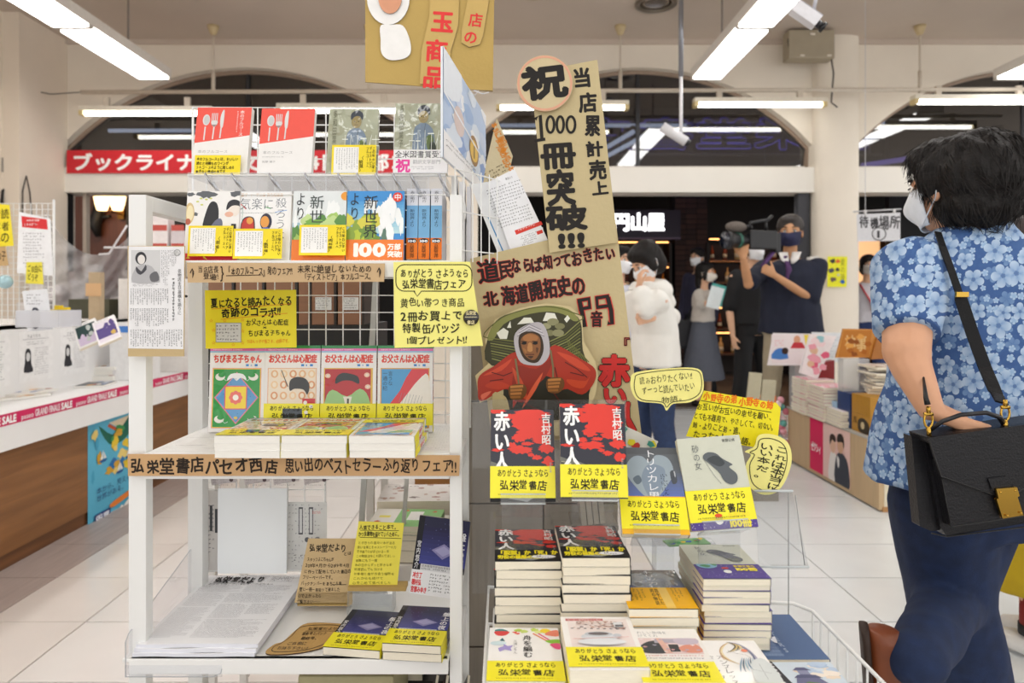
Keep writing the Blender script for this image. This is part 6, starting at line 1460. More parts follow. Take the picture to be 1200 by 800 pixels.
for k, (px, py, cl, pr, lab) in enumerate([(108, 406, 'f1efec', ['2f4a48', 'c8d0cc', 'd8c8e0'], 'white open-faced book with dark green photo leaning on the counter back'), (131, 402, 'f2eef0', ['5a4a8a', 'd8b45a', 'e8e0ea'], 'white book with violet and gold photo leaning beside the first')]):
    c = P(px, py, 3.3)
    def f(a, w, h, pr=pr):
        a.rect(8, h * .12, w - 16, h * .8, pr[2]); a.rect(8, h * .35 if k else h * .12, w - 16, h * .42, pr[0])
        for q in range(9): ragged(a, a.rnd.uniform(16, w - 16), h * a.rnd.uniform(.2, .75), 10, 16, a.rnd.choice(pr), 12, .3)
        a.fine(10, 6, w * .6, 12, 2, '8a8a90')
    book('book', lab, stand(c.x, c.y, c.z, 38, 0, 32), 105, 158, 16, cover=cl, art=f, group='leaning books on the counter')
# grid rack with notes on the raised top, trays, boxes
XB, ZB = -2.75, 1.107
t = thing('wire_grid', 'white wire grid standing on the raised counter top at far left', 'wire panel', P(-18, 378, 3.55))
b = MB(); Wg, Hg = .36, .62
for i in range(13): b.tube([(i * .03, 0, 0), (i * .03, 0, Hg)], .002, WP, 4, cap=False)
for j in range(21): b.tube([(0, 0, j * .031), (Wg, 0, j * .031)], .002, WP, 4, cap=False)
o = b.build('wires', t); o['kind'] = 'stuff'
b = MB()
for x in (0, Wg): b.tube([(x, 0, -.02), (x, 0, Hg + .02)], .006, WP, 6)
b.build('post', t)
def dn(seed, rows=6, col='4a4420'):
    def f(a):
        x0 = a.ox; a.fine(x0 - 14, a.oy - 66, 28, 56, rows, col)
    return f
def dnot(a):
    a.poly([(25, 253), (55, 257), (56, 269), (26, 266)], 'dc3a3e'); a.fine(31, 256, 18, 4, 1, 'fbeeee', dens=1, size=.8); a.fine(28, 261, 24, 4, 1, 'fbeeee', dens=1, size=.8); a.fine(27, 272, 28, 42, 12, '9a9aa0', ragged=.2)
sheet('printed_notice', 'white notice with a red heading block hanging from the grid at far left', 'notice', 3.54, [(22, 248), (59, 256), (62, 323), (20, 320)], mat('f2f3f6', .5), dnot, th=.001)
sheet('yellow_note', 'tall yellow handwritten note at the left frame edge', 'notice', 3.53, [(-14, 238), (11, 240), (16, 288), (-10, 289)], mat('f3e02a', .5), lambda a: a.text('読者の\n皆様へ', -10, 244, 22, 40, '4a4210', bold=.02, vert=True, hand=1), th=.001)
sheet('yellow_note', 'small yellow handwritten note below the red-headed notice', 'notice', 3.535, [(31, 307), (49, 307), (51, 333), (30, 332)], mat('f0e24a', .5), lambda a: a.text('ご自由に\nどうぞ', 32, 309, 17, 20, '4a4210', bold=.02, hand=1), th=.001)
sheet('kraft_note', 'kraft note at the left frame edge under the yellow one', 'notice', 3.535, [(-12, 288), (6, 287), (10, 311), (-10, 312)], kraft('c9a878'), lambda a: a.text('はな子', -8, 293, 15, 12, '3a2c1c', bold=.02, hand=1), th=.001)
sheet('leaflet', 'white leaflet with a small portrait standing in the clear tray', 'leaflet', 3.25, [(26, 341), (55, 338), (62, 386), (32, 388)], mat('eef0f4', .5), lambda a: (a.fine(31, 344, 22, 14, 4, '8a8a90'), a.poly([(36, 383), (37, 364), (41, 360), (46, 364), (47, 383)], '4a4e5a', 2), a.ell(41, 368, 3, 5, 'd8d8dc')), th=.001)
t = thing('clear_tray', 'translucent white tray with leaflet on the raised counter top', 'tray', P(52, 383, 3.2))
b = MB(); mk = clear('milky_plastic', (240, 242, 248), .1, .2, .5); b.box((-.1, -.05, 0), (.1, .12, .005), mk)
for q in (((-.1, -.05, .005), (.1, -.047, .078)), ((-.1, .117, .005), (.1, .12, .078)), ((-.1, -.047, .005), (-.097, .117, .078)), ((.097, -.047, .005), (.1, .117, .078))): b.box(*q, mk)
b.build('body', t)
t = thing('yellow_clips', 'cluster of yellow plastic clips behind the clear tray', 'clips', P(68, 368, 3.4))
for dx, dz in ((-.03, .01), (0, .03), (.03, .0), (.0, 0), (.035, .02)): b = MB(); b.box((dx - .014, -.01, dz - .012), (dx + .016, .02, dz + .014), mat('f0d020', .4), bev=.004); b.build('clip', t)
t = thing('roll', 'round silvery object in front of the grid at far left', 'ornament', P(6, 330, 3.45)); b = MB(); b.ball((0, 0, 0), .035, mat('a8c8d0', .2, metal=.3)); b.build('body', t)
t = thing('shelf_crate', 'dark green crate on the counter behind the leaning books', 'crate', (-2.85, 4.7, .737)); b = MB(); b.box((-.14, 0, 0), (.14, .3, .5), mat('4a4a38', .6), bev=.005); b.build('body', t)
t = thing('cardboard_tube', 'cream cardboard post with a kraft tag behind the leaning books', 'post', (-2.56, 4.3, 1.106)); b = MB(); b.box((-.03, -.03, 0), (.04, .02, .3), mat('b9a486', .7)); b.build('body', t)
b = MB(); b.box((-.045, -.036, .15), (.05, -.031, .23), kraft('d8b084')); b.build('tag', t)
t = thing('blue_tray', 'white tray with a blue rim beside the newspaper cutting', 'tray', P(142, 380, 4.2)); b = MB(); b.box((-.07, 0, .737 - t.location.z), (.14, .2, -.051), mat('e8e8e8', .5)); b.box((-.07, 0, -.05), (.14, .2, -.01), mat('4a86d8', .4)); b.box((-.07, -.003, -.01), (.14, .2, .01), mat('eef0f4', .4)); b.build('body', t)
t = thing('stock_shelf', 'pale clutter of boxes and bottles on the shelf behind the plastic sheet', 'shelf', (X(110, 5.6), 5.6, 0)); b = MB(); b.box((-.6, 0, .737), (.65, .4, 1.1), mat('8e8880', .6)); b.build('case', t)
rnd = random.Random(4)
for k in range(16):
    w_, h_ = rnd.uniform(.05, .12), rnd.uniform(.08, .34); x = X(110, 5.6) - .58 + (k % 8) * .155; y = 5.62 + (k // 8) * .18
    col = ['e6e2e0', 'c9c0b8', 'a89a94', 'd8d0cc', '8a7c78', 'eeeaea', 'c04438', 'b8b4b4'][(k * 5) % 8]
    t = thing('stock_box', '%s item, %s from left, %s row behind the plastic sheet' % (['white', 'greige', 'mauve grey', 'pale grey', 'dark taupe', 'bright white', 'red', 'mid grey'][(k * 5) % 8], NTH[k % 8], 'front' if k < 8 else 'back'), 'box', (x, y, 1.101 + (0 if k < 8 else 0)), 'packaged goods behind the plastic sheet'); b = MB(); b.box((-w_ / 2, -.05, 0), (w_ / 2, .05, h_ + (.12 if k > 7 else 0)), mat(col, .5), bev=.006); b.build('carton', t)
# vinyl sheet sagging over the counter
t = thing('plastic_sheet', 'clear plastic sheet sagging in folds over the counter clutter', 'plastic sheet', P(110, 330, 5.3))
vs = []; fs = []; nx, nz = 44, 22
for j in range(nz + 1):
    for i in range(nx + 1):
        u_, v_ = i / nx, j / nz
        px = 52 + 112 * u_; top = 245 + 62 * math.sin(math.pi * min(1, u_ * 1.05)) ** 1.3 * (1 - .25 * u_); top = 246 + 190 * u_ * (1 - u_) * .95 + 14 * u_
        py = top + (392 - top) * v_
        d_ = 5.3 + .05 * math.sin(u_ * 17 + v_ * 6) + .04 * math.sin((u_ + v_) * 31) + .1 * math.sin(v_ * 4 + u_ * 5)
        vs.append(P(px, py, d_) - t.location)
for j in range(nz):
    for i in range(nx): a0 = j * (nx + 1) + i; fs.append((a0, a0 + 1, a0 + nx + 2, a0 + nx + 1))
b = MB(); b.add(vs, fs, clear('vinyl', (240, 240, 244), .5, .2, .3), smooth=True); b.build('film', t)
for k, (pts, lab) in enumerate([([(116, 298), (128, 297), (142, 275), (149, 264)], 'white plastic hanger bar over the counter, bent one'), ([(122, 290), (150, 290)], 'white plastic hanger bar over the counter, straight one')]):
    t = thing('hanger_bar', lab, 'hanger', P(*pts[0], 5.15)); b = MB(); b.tube([P(x, y, 5.15) - t.location for x, y in pts], .008, mat('f0f0f4', .2), 6); b.build('bar', t)
# black cable loops and picture clips on the left wall
for k, (px, py, h_) in enumerate([(8, 218, 22), (31, 206, 60)]):
    t = thing('cable_loop', ['thick black cable loop hanging at the left frame edge', 'thin black cable hanging on the left wall beside the white column'][k], 'cable', Vector((-4.935 if k == 0 else -4.765, 0, 0)) + Vector((0, P(px, py, (6.79, 6.83)[k]).y, P(px, py, (6.79, 6.83)[k]).z))); b = MB(); q = h_ / 118
    b.tube([(0, -.06, -q), (0, -.05, -q * .3), (0, 0, 0), (0, .05, -q * .3), (0, .09, -q)], .012 if k == 0 else .006, mat('1c1a1a', .5), 6); b.build('cable', t)
for k, px in enumerate((8, 21)):
    t = thing('wall_switch', ['small grey plate high on the left wall, left one', 'small grey plate high on the left wall, right one'][k], 'switch', (-4.94, X(0, 1) * 0 + 800 * 4.93 / (589 - px), Z(194, 800 * 4.93 / (589 - px)))); b = MB(); b.box((-.008, -.05, -.07), (.006, .05, .07), mat('9c948c', .5)); b.build('plate', t)
# red and white boxes seen between the rack's left posts
t = thing('low_table', 'white low table with red and white gift boxes behind the rack frame', 'table', (X(200, 4.8), 4.68, .737)); b = MB(); b.box((-.3, 0, 0), (.3, .36, Z(287, 4.8) - .24 - .737), mat('e4e0dc', .5)); b.build('case', t)
zz0 = Z(287, 4.8) - .239
for k, (dx, w_, h_, col, lab) in enumerate([(-.2, .09, .5, 'd8483a', 'red and white striped box behind the rack frame'), (-.08, .12, .46, 'efe8e8', 'white bag behind the rack frame'), (.05, .1, .34, 'd8d0d4', 'pale grey box behind the rack frame'), (.18, .12, .52, 'b8383a', 'dark red box at right behind the rack frame')]):
    t = thing('gift_box', lab, 'box', (X(200, 4.8) + dx, 4.85, zz0)); b = MB(); b.box((-w_ / 2, -.05, 0), (w_ / 2, .05, h_), mat(col, .5), bev=.006); b.build('carton', t)
    for q in range(3): b = MB(); b.box((-w_ / 2 * .9, -.053, .08 + q * .13), (w_ / 2 * .9, -.05, .12 + q * .13), mat('f2e6e2' if k in (0, 3) else 'c8544a', .5)); b.build('stripe', t)

# ---------------------------------------------------------------- sales table at right
XT = 2.19
tb = thing('sales_table', 'low beige-fronted display table with stacked magazines at right', 'table', (XT, 0, 0))
bg = mat('c9ae88', .5, wave=(3, .08, 'Y'))
ya, yb3 = 3.97, 5.24
for k in range(2):
    a, c = ya + k * (yb3 - ya) / 2, ya + (k + 1) * (yb3 - ya) / 2
    b = MB(); b.box((0, a + .002, .012), (.03, c - .002, .40), bg); b.build('front_panel', tb)
b = MB(); b.box((.03, ya + .03, .012), (1.6, yb3, .40), mat('d9cdb8', .5)); b.build('carcass', tb)
b = MB(); b.box((-.008, ya - .01, .40), (1.6, yb3 + .01, .412), mat('b9b8b2', .3)); b.build('top', tb)
for k in range(3):
    b = MB(); b.box((.03 + k * .5, ya, .22), (.5 + k * .5, ya + .028, .395), mat('e4dcc4', .5), bev=.003); b.build('drawer', tb)
    b = MB(); b.box((.03 + k * .5, ya, .03), (.5 + k * .5, ya + .028, .21), mat('e4dcc4', .5), bev=.003); b.build('drawer', tb)
b = MB(); b.box((.02, ya - .003, .0), (1.6, ya + .03, .03), mat('b98a58', .5)); b.build('plinth', tb)
t = thing('ad_poster', 'pink poster with a couple in wedding clothes on the table front', 'poster', Matrix(((0, 0, -1, XT - .001), (-1, 0, 0, 4.86), (0, 1, 0, .395), (0, 0, 0, 1))))
b = MB(); b.box((0, -.36, 0), (.56, 0, .001), mat('f0c8c4', .4)); b.build('sheet', t)
a = Art(.001, 0, 0, z=.0012, dz=.0003); a.clip = (0, 0, 560, 360)
a.rect(0, 0, 560, 360, 'f2cdc6'); a.rect(0, 0, 200, 360, 'e0205c'); a.text('ゼクシィ', 20, 160, 150, 70, 'ffffff', bold=.04)
a.poly([(280, 360), (290, 230), (320, 170), (380, 180), (410, 250), (410, 360)], 'f4efec', 3); a.poly([(370, 360), (380, 200), (440, 150), (520, 180), (550, 260), (550, 360)], '3a3f4c', 3)
a.ell(340, 120, 40, 56, 'e8bfa4'); a.poly([(300, 130), (300, 70), (340, 50), (380, 70), (370, 100), (330, 90)], '3a2620', 3); a.ell(440, 100, 42, 58, 'dcae90'); a.poly([(400, 90), (410, 40), (460, 30), (490, 70), (484, 120), (470, 80)], '2c2220', 3)
a.poly([(400, 180), (430, 200), (420, 260), (400, 220)], 'f4f2f0', 2); a.build('print', t)
rnd = random.Random(12)
ZT = .4135
def mag(lab, x, y, z, w, d_, t_, col, yaw=0, cs=('f0b8c0', 'e8889a', 'f6e6e8'), grp='magazines on the sales table', **k):
    return book('magazine', lab, lay(x, y, z, yaw), w, d_, t_, cover=col, art=lambda a, w, h: [ragged(a, a.rnd.uniform(10, w - 10), a.rnd.uniform(10, h - 10), w * .14, h * .08, a.rnd.choice(cs), 12, .3) for q in range(12)], group=grp, cat='magazine', **k)
piles = [(XT + .16, 5.05, 12, 'pink-edged magazine in the far end pile', 'f2dce0', 18), (XT + .17, 4.80, 11, 'pink and white magazine in the second sales table pile', 'f0c4cc', 18), (XT + .18, 4.58, 5, 'white and orange magazine in the third sales table pile', 'f4ece6', 18)]
for px_, py_, n, lab, col, t_ in piles:
    o = mag(lab + ', topmost', px_, py_ - .1, ZT + (n - 1) * .021, 250, 200, t_, col, 88)
    for k in range(1, n): copy_thing(o, lay(px_ + rnd.uniform(-.006, .006), py_ - .1 + rnd.uniform(-.006, .006), ZT + (n - 1 - k) * .021, 88 + rnd.uniform(-3, 3)), lab + ', ' + ORD[k])
def spn(c1, c2):
    def f(a, w, h): a.rect(0, 0, w, h, c1); a.text('BEST', w * .15, h * .1, w * .7, h * .2, c2, bold=.03); a.rect(w * .1, h * .4, w * .8, h * .4, c2)
    return f
for k, (yy, c1, c2, w_, h_, n, lab) in enumerate([(4.57, '9cc0dc', 'e8dcc8', .12, .14, 1, 'small pale blue box facing the aisle'), (4.42, '1f3a70', 'c9d04a', .17, .11, 2, 'navy box with yellow-green numbers'), (4.21, 'b8862a', '3c3226', .22, .115, 2, 'golden brown box with dark picture')]):
    for j in range(n):
        t = thing('boxed_set', lab + (' on the sales table' if n == 1 else [', upper of the two', ', lower of the two'][1 - j]), 'box', Matrix(((0, 0, -1, XT + .02), (-1, 0, 0, yy + w_ / 2), (0, 1, 0, ZT + j * (h_ + .002)), (0, 0, 0, 1))))
        b = MB(); b.box((0, 0, -.16), (w_ * .98, h_, 0), mat(c1, .4)); b.build('carton', t)
        a = Art(.001, 0, 0, z=.0004, dz=.0002, seed=k); W_, H_ = w_ * 980, h_ * 1000
        if k == 1: a.text('みんなの文学', W_ * .1, H_ * .1, W_ * .8, H_ * .28, 'e8ecf4', bold=.02); a.text('600', W_ * .15, H_ * .5, W_ * .7, H_ * .38, 'c9d04a', bold=.06)
        elif k == 0: a.ell(W_ * .7, H_ * .5, W_ * .18, H_ * .3, 'e8d0b0'); a.fine(8, 16, W_ * .4, 40, 4, 'e8f0f8')
        else: a.poly([(W_ * .4, H_ * .95), (W_ * .35, H_ * .4), (W_ * .6, H_ * .2), (W_ * .9, H_ * .4), (W_ * .95, H_ * .95)], '3c3226', 3); a.ell(W_ * .6, H_ * .6, W_ * .1, H_ * .2, 'd8c8a0'); a.text('風', W_ * .08, H_ * .2, W_ * .22, H_ * .4, '5a3c14', bold=.02)
        a.build('print', t)
for k in range(9):
    mag('loose booklet in the untidy heap by the floral shirt, ' + ORD[8 - k], XT + .36 + rnd.uniform(-.02, .02), 4.3, ZT + .232 + k * .02, 260, 240, 14, ['f0eeec', 'e4e0dc', 'd8ccc0'][k % 3], 80 + rnd.uniform(-14, 14), ('8a7a6a', 'e8e4e0', 'b8a898'), 'booklet heap on the sales table')
t = thing('white_carton', 'cream carton under the untidy booklet heap on the sales table', 'box', (XT + .48, 4.2, ZT)); b = MB(); b.box((-.16, -.0, 0), (.2, .4, .23), mat('e6dfc8', .6)); b.build('carton', t)
def pc1(a): a.rect(904, 392, 46, 34, 'eee4e6'); a.poly([(942, 392), (950, 392), (950, 410), (944, 404)], 'f0d84a'); a.ell(934, 398, 4, 5, 'd8a080'); a.poly([(926, 408), (930, 401), (940, 401), (944, 408)], 'c83a44'); a.poly([(904, 420), (908, 410), (918, 408), (924, 420)], '4a80c8', 2); a.ell(920, 411, 4, 4, '3a2620'); a.fine(908, 398, 12, 8, 3, 'e88a98')
sheet('acrylic_card', 'standing display card with two small figures on the sales table', 'card', 5.13, [(906, 390), (952, 391), (943, 428), (899, 428)], mat('f0eaec', .4, coat=.6), pc1, th=.004)
sheet('magazine', 'pink and white magazine standing tilted above the pink piles', 'magazine', 4.85, [(950, 391), (980, 394), (958, 444), (938, 437)], mat('f6eef0', .4, coat=.5), lambda a: [ragged(a, a.rnd.uniform(948, 968), a.rnd.uniform(396, 436), 5, 4, a.rnd.choice(['e8688a', 'f0a8b8', 'f8e0e4', '9cd0d8', 'e8c0a0']), 12, .3) for q in range(16)], th=.03)
def pc2(a):
    a.poly([(989, 387), (1022, 387), (1018, 418), (982, 418)], 'b8742c'); a.text('神事', 990, 392, 26, 20, 'd8b47a', bold=.03)
    for q in range(10): ragged(a, a.rnd.uniform(988, 1018), a.rnd.uniform(390, 416), 4, 3, a.rnd.choice(['a8601c', 'd89a4a', '8c4c18']), 12, .3)
sheet('book', 'brown and gold book standing on the sales table left of the floral shirt', 'book', 4.45, [(989, 385), (1028, 386), (1026, 419), (980, 419)], mat('c88838', .4), pc2, th=.02)
sheet('book', 'second brown and gold book half hidden by the floral shirt', 'book', 4.43, [(1029, 392), (1042, 388), (1046, 420), (1021, 421)], mat('a86a28', .4), None, th=.02)
sheet('red_box', 'dark red transparent box behind the tilted pink magazine', 'box', 4.95, [(965, 424), (978, 422), (978, 444), (960, 443)], mat('8c1c24', .3), None, th=.06)
sheet('display_card', 'white upright card behind the tilted magazine', 'card', 5.12, [(951, 389), (992, 390), (984, 424), (955, 424)], mat('e2e6ea', .4), lambda a: a.fine(960, 394, 24, 26, 8, 'a8b4c0'), th=.004)
for k, (px, py, d_, lab) in enumerate([(927, 410, 5.2, 'clear stand under the two-figure display card')]):
    t = thing('clear_block', lab, 'stand', (2.2, 5.14, ZT)); b = MB(); b.box((0, 0, .001), (.3, .1, .345), clear('stand_plastic', (235, 236, 236), .3, .1, .3)); b.build('block', t)
t = thing('bookend', 'khaki double bookend on the table corner in front of the khaki trousers', 'bookend', P(890, 462, 4.2))
for q, (x0_, x1_) in enumerate(((-.075, .005), (.012, .095))): b = MB(); b.box((x0_, 0, -.09 - q * .02), (x1_, .012, .13 - q * .035), mat('b4ad94', .5), Matrix.Rotation(R(6), 4, 'Y')); b.build('plate', t)
t = thing('orange_strip', 'orange box behind the khaki bookend', 'box', (P(893, 456, 4.3).x, 4.28, Z(478, 4.2) + .001)); b = MB(); b.box((-.07, 0, 0), (.08, .08, .06), mat('e8743a', .5)); b.build('carton', t)
t = thing('side_stand', 'small dark stand under the khaki bookend behind the yellow card', 'stand', (P(890, 462, 4.2).x, 4.2, 0)); b = MB(); b.box((-.12, -.02, 0), (.11, .2, Z(478, 4.2)), mat('8a8478', .6)); b.build('case', t)
t = thing('hanging_charms', 'bunch of pink and teal charms hanging from the table corner', 'charms', (2.15, 5.25, .40))
for k in range(12): b = MB(); b.ball((rnd.uniform(-.04, .03), rnd.uniform(-.02, .02), -.03 * k + .06), .028, mat(['e8a8b4', 'f0dce0', '6ab0a8', 'd87a8a'][k % 4], .5), 8); b.build('charm', t)
# notices by the pillar
def dyp(a):
    a.text('夏の陣', 985, 303, 5, 26, '8a8a20', bold=.0, vert=True)
    for x, y, r_, c_ in ((976, 306, 3, '3a3a3a'), (982, 306, 2.5, 'e8743a'), (974, 317, 3, '50505a'), (976, 327, 3.4, '6a5a54'), (981, 316, 2.4, '3a3a3a'), (987, 330, 2.6, '2a6ab8'), (982, 322, 2, 'd8d8a0')): ragged(a, x, y, r_, r_ * .9, c_, 10, .3)
sheet('yellow_poster', 'small bright yellow poster on the white pillar', 'poster', 7.31, [(970, 300.5), (993, 300.5), (992, 336), (969.5, 336)], mat('f0ee10', .45), dyp, th=.003, dz=.001)
def dwait(a): a.text('待機場所', 1007, 252, 47, 16, '3c3c40', bold=.035, hand=1); a.line(ell(1030, 274, 8, 7.4, 20), 1.1, '3c3c40', closed=True); a.text('1', 1027, 268, 5, 12, '3c3c40', bold=.02)
t = sheet('waiting_sign', 'white hanging sign with handwritten characters and a circled number one', 'sign', 6.4, [(1004, 251), (1055, 249), (1055, 282), (1005, 283)], mat('dcdde2', .5), dwait, th=.003, dz=.001)
b = MB(); L = t.matrix_world.inverted(); b.tube([L @ P(1000, 248, 6.4), L @ P(1056, 245, 6.4)], .008, mat('c8c8cc', .3, metal=.5), 6); b.tube([L @ P(1014, 252, 6.4), L @ P(1014, 246, 6.4)], .012, mat('e8e8ea', .3), 6); b.tube([L @ P(1048, 250, 6.4), L @ P(1048, 245, 6.4)], .012, mat('e8e8ea', .3), 6)
b.tube([L @ P(1014, 246, 6.4), L @ Vector((P(1014, 246, 6.4).x, 6.4, CZ))], .003, mat('c8c8cc', .3), 5); b.build('hanger', t)
t = thing('wall_conduit', 'white plastic conduit beside the cameraman on the pillar', 'pipe', (X(954, 7.45), 7.4, 0)); b = MB(); b.box((-.02, -.03, .0), (.02, .05, Z(300, 7.4)), mat('dcdad6', .4), bev=.006); b.build('pipe', t)
t = thing('white_lever', 'white rounded handle cover on the door edge beside the cameraman', 'handle', (X(952, 7.3), 7.28, Z(316, 7.3))); b = MB(); b.box((-.04, 0, -.2), (.04, .08, .14), mat('e4e2de', .4), bev=.02); b.build('cover', t)
t = thing('clear_block', 'clear block under the brown and gold books on the sales table', 'stand', (XT + .02, 4.46, ZT + .2232)); b = MB(); b.box((0, -.03, .001), (.17, .04, Z(420, 4.45) - ZT - .2245), clear('stand_plastic', (235, 236, 236), .3, .1, .3)); b.build('block', t)

# ---------------------------------------------------------------- people
SKIN = mat('d9a482', .55, nz=(14, .05)); SKIN2 = mat('e0b292', .55, nz=(14, .04))
HAIR = mat('14100f', .55, nz=None, wave=(20, .5, 'Z'), bump=(160, .5), spec=.3); HAIRG = mat('37312f', .5, nz=(60, .3), bump=(160, .4))
def V(*a): return Vector(a)
def loft(mb, rings, m, n=18, p=2.0):
    """closed skin over elliptical rings (centre, side vector, front vector)"""
    vs = []; fs = []
    for c, s_, f_ in rings:
        for k in range(n):
            t = 2 * math.pi * k / n; cc, ss = math.cos(t), math.sin(t)
            if p != 2: cc = math.copysign(abs(cc) ** (2 / p), cc); ss = math.copysign(abs(ss) ** (2 / p), ss)
            vs.append(c + s_ * cc + f_ * ss)
    for i in range(len(rings) - 1):
        for k in range(n): fs.append((i * n + k, i * n + (k + 1) % n, (i + 1) * n + (k + 1) % n, (i + 1) * n + k))
    fs.append(tuple(range(n))[::-1]); fs.append(tuple((len(rings) - 1) * n + k for k in range(n)))
    mb.add(vs, fs, m, smooth=True)
def limb(mb, pts, rs, m, n=12):
    mb.tube(pts, rs, m, n)
    mb.ball(pts[0], rs[0], m, n); mb.ball(pts[-1], rs[-1], m, n)
    for p_, r_ in zip(pts[1:-1], rs[1:-1]): mb.ball(p_, r_ * .99, m, n)
def melt(mb, name, parent, voxel=.01, smooth=3, m=None, fold=None):
    """fuse the overlapping pieces into one continuous surface"""
    o = mb.build(name); me0 = o.data
    md = o.modifiers.new('r', 'REMESH'); md.mode = 'VOXEL'; md.voxel_size = voxel; md.use_smooth_shade = True
    sm = o.modifiers.new('s', 'SMOOTH'); sm.factor = .5; sm.iterations = smooth
    bpy.context.view_layer.update()
    dg = bpy.context.evaluated_depsgraph_get(); me = bpy.data.meshes.new_from_object(o.evaluated_get(dg))
    bpy.data.objects.remove(o)
    me.materials.clear(); me.materials.append(m or mb.mats[0])
    if fold:
        sc, am, axis = fold
        me.update(); ns = [v.normal.copy() for v in me.vertices]
        for v, nn in zip(me.vertices, ns):
            q = Vector((v.co.x * sc * axis[0], v.co.y * sc * axis[1], v.co.z * sc * axis[2]))
            h = noise.noise(q); h = (1 - abs(h) * 2.2) * .6 + .4 * noise.noise(q * 2.3)
            v.co += nn * h * am
    for p_ in me.polygons: p_.use_smooth = True
    ob = bpy.data.objects.new(name, me); C.objects.link(ob)
    if parent:
        ob.parent = parent; ob.matrix_local = parent.matrix_world.inverted()
    return ob
def hand(mb, W, d, nrm, m, curl=.5, thumb=1, s=1.0, thumb_dir=None, ln=1.0):
    d = d.normalized(); nrm = (nrm - d * nrm.dot(d)).normalized(); side = d.cross(nrm) * thumb
    loft(mb, [(W - d * .01 * s, side * .026 * s, nrm * .018 * s), (W + d * .03 * s, side * .036 * s, nrm * .016 * s), (W + d * .075 * s, side * .042 * s, nrm * .013 * s), (W + d * .09 * s, side * .038 * s, nrm * .009 * s)], m, 12)
    for i, L_ in enumerate((.070, .078, .072, .056)):
        p_ = W + d * (.082 - .004 * abs(i - 1.2)) * s + side * (.031 - i * .0205) * s; dd = (d + side * (.12 - i * .09)).normalized(); pts = [p_]; a = curl * .6
        for f_ in (.45, .32, .23):
            q = dd * math.cos(a) + nrm * math.sin(a); p_ = p_ + q * L_ * f_ * s * ln; pts.append(p_); a += curl
        limb(mb, pts, [.0096 * s, .0088 * s, .008 * s, .0068 * s], m, 8)
    td = (thumb_dir or (side * .75 + d * .65 + nrm * .25)).normalized(); p_ = W + d * .022 * s + side * .022 * s
    q2 = (td + d * .35).normalized()
    limb(mb, [p_, p_ + td * .034 * s, p_ + td * .034 * s + q2 * .03 * s, p_ + td * .034 * s + q2 * .052 * s], [.015 * s, .012 * s, .0105 * s, .0085 * s], m, 8)
def head(mb, c, f, up, m, s=1.0):
    f = f.normalized(); up = (up - f * up.dot(f)).normalized(); r = f.cross(up)
    B = lambda a, b_, c_: c + f * a * s + r * b_ * s + up * c_ * s
    def eb(cc, ra, rb, rc): 
        T = Matrix(((f.x, r.x, up.x, cc.x), (f.y, r.y, up.y, cc.y), (f.z, r.z, up.z, cc.z), (0, 0, 0, 1))); mb.ball((0, 0, 0), (ra * s, rb * s, rc * s), m, 18, T)
    eb(B(-.008, 0, .025), .098, .077, .088); eb(B(.025, 0, -.035), .066, .06, .07); eb(B(.045, 0, -.082), .03, .033, .026); eb(B(.03, 0, -.01), .066, .064, .06)
    mb.tube([B(.088, 0, .012), B(.102, 0, -.018), B(.112, 0, -.034)], [.007 * s, .011 * s, .013 * s], m, 8); mb.ball(B(.104, 0, -.036), .014 * s, m, 8)
    for sd in (-1, 1):
        eb(B(-.008, sd * .079, -.012), .019, .009, .032); eb(B(.062, sd * .036, -.025), .024, .022, .02)
        mb.tube([B(.084, sd * .012, .022), B(.082, sd * .044, .024)], [.007 * s, .005 * s], m, 6)
    mb.tube([B(.089, -.02, -.062), B(.094, 0, -.06), B(.089, .02, -.062)], [.005 * s, .008 * s, .005 * s], m, 8)
    return B, r, up
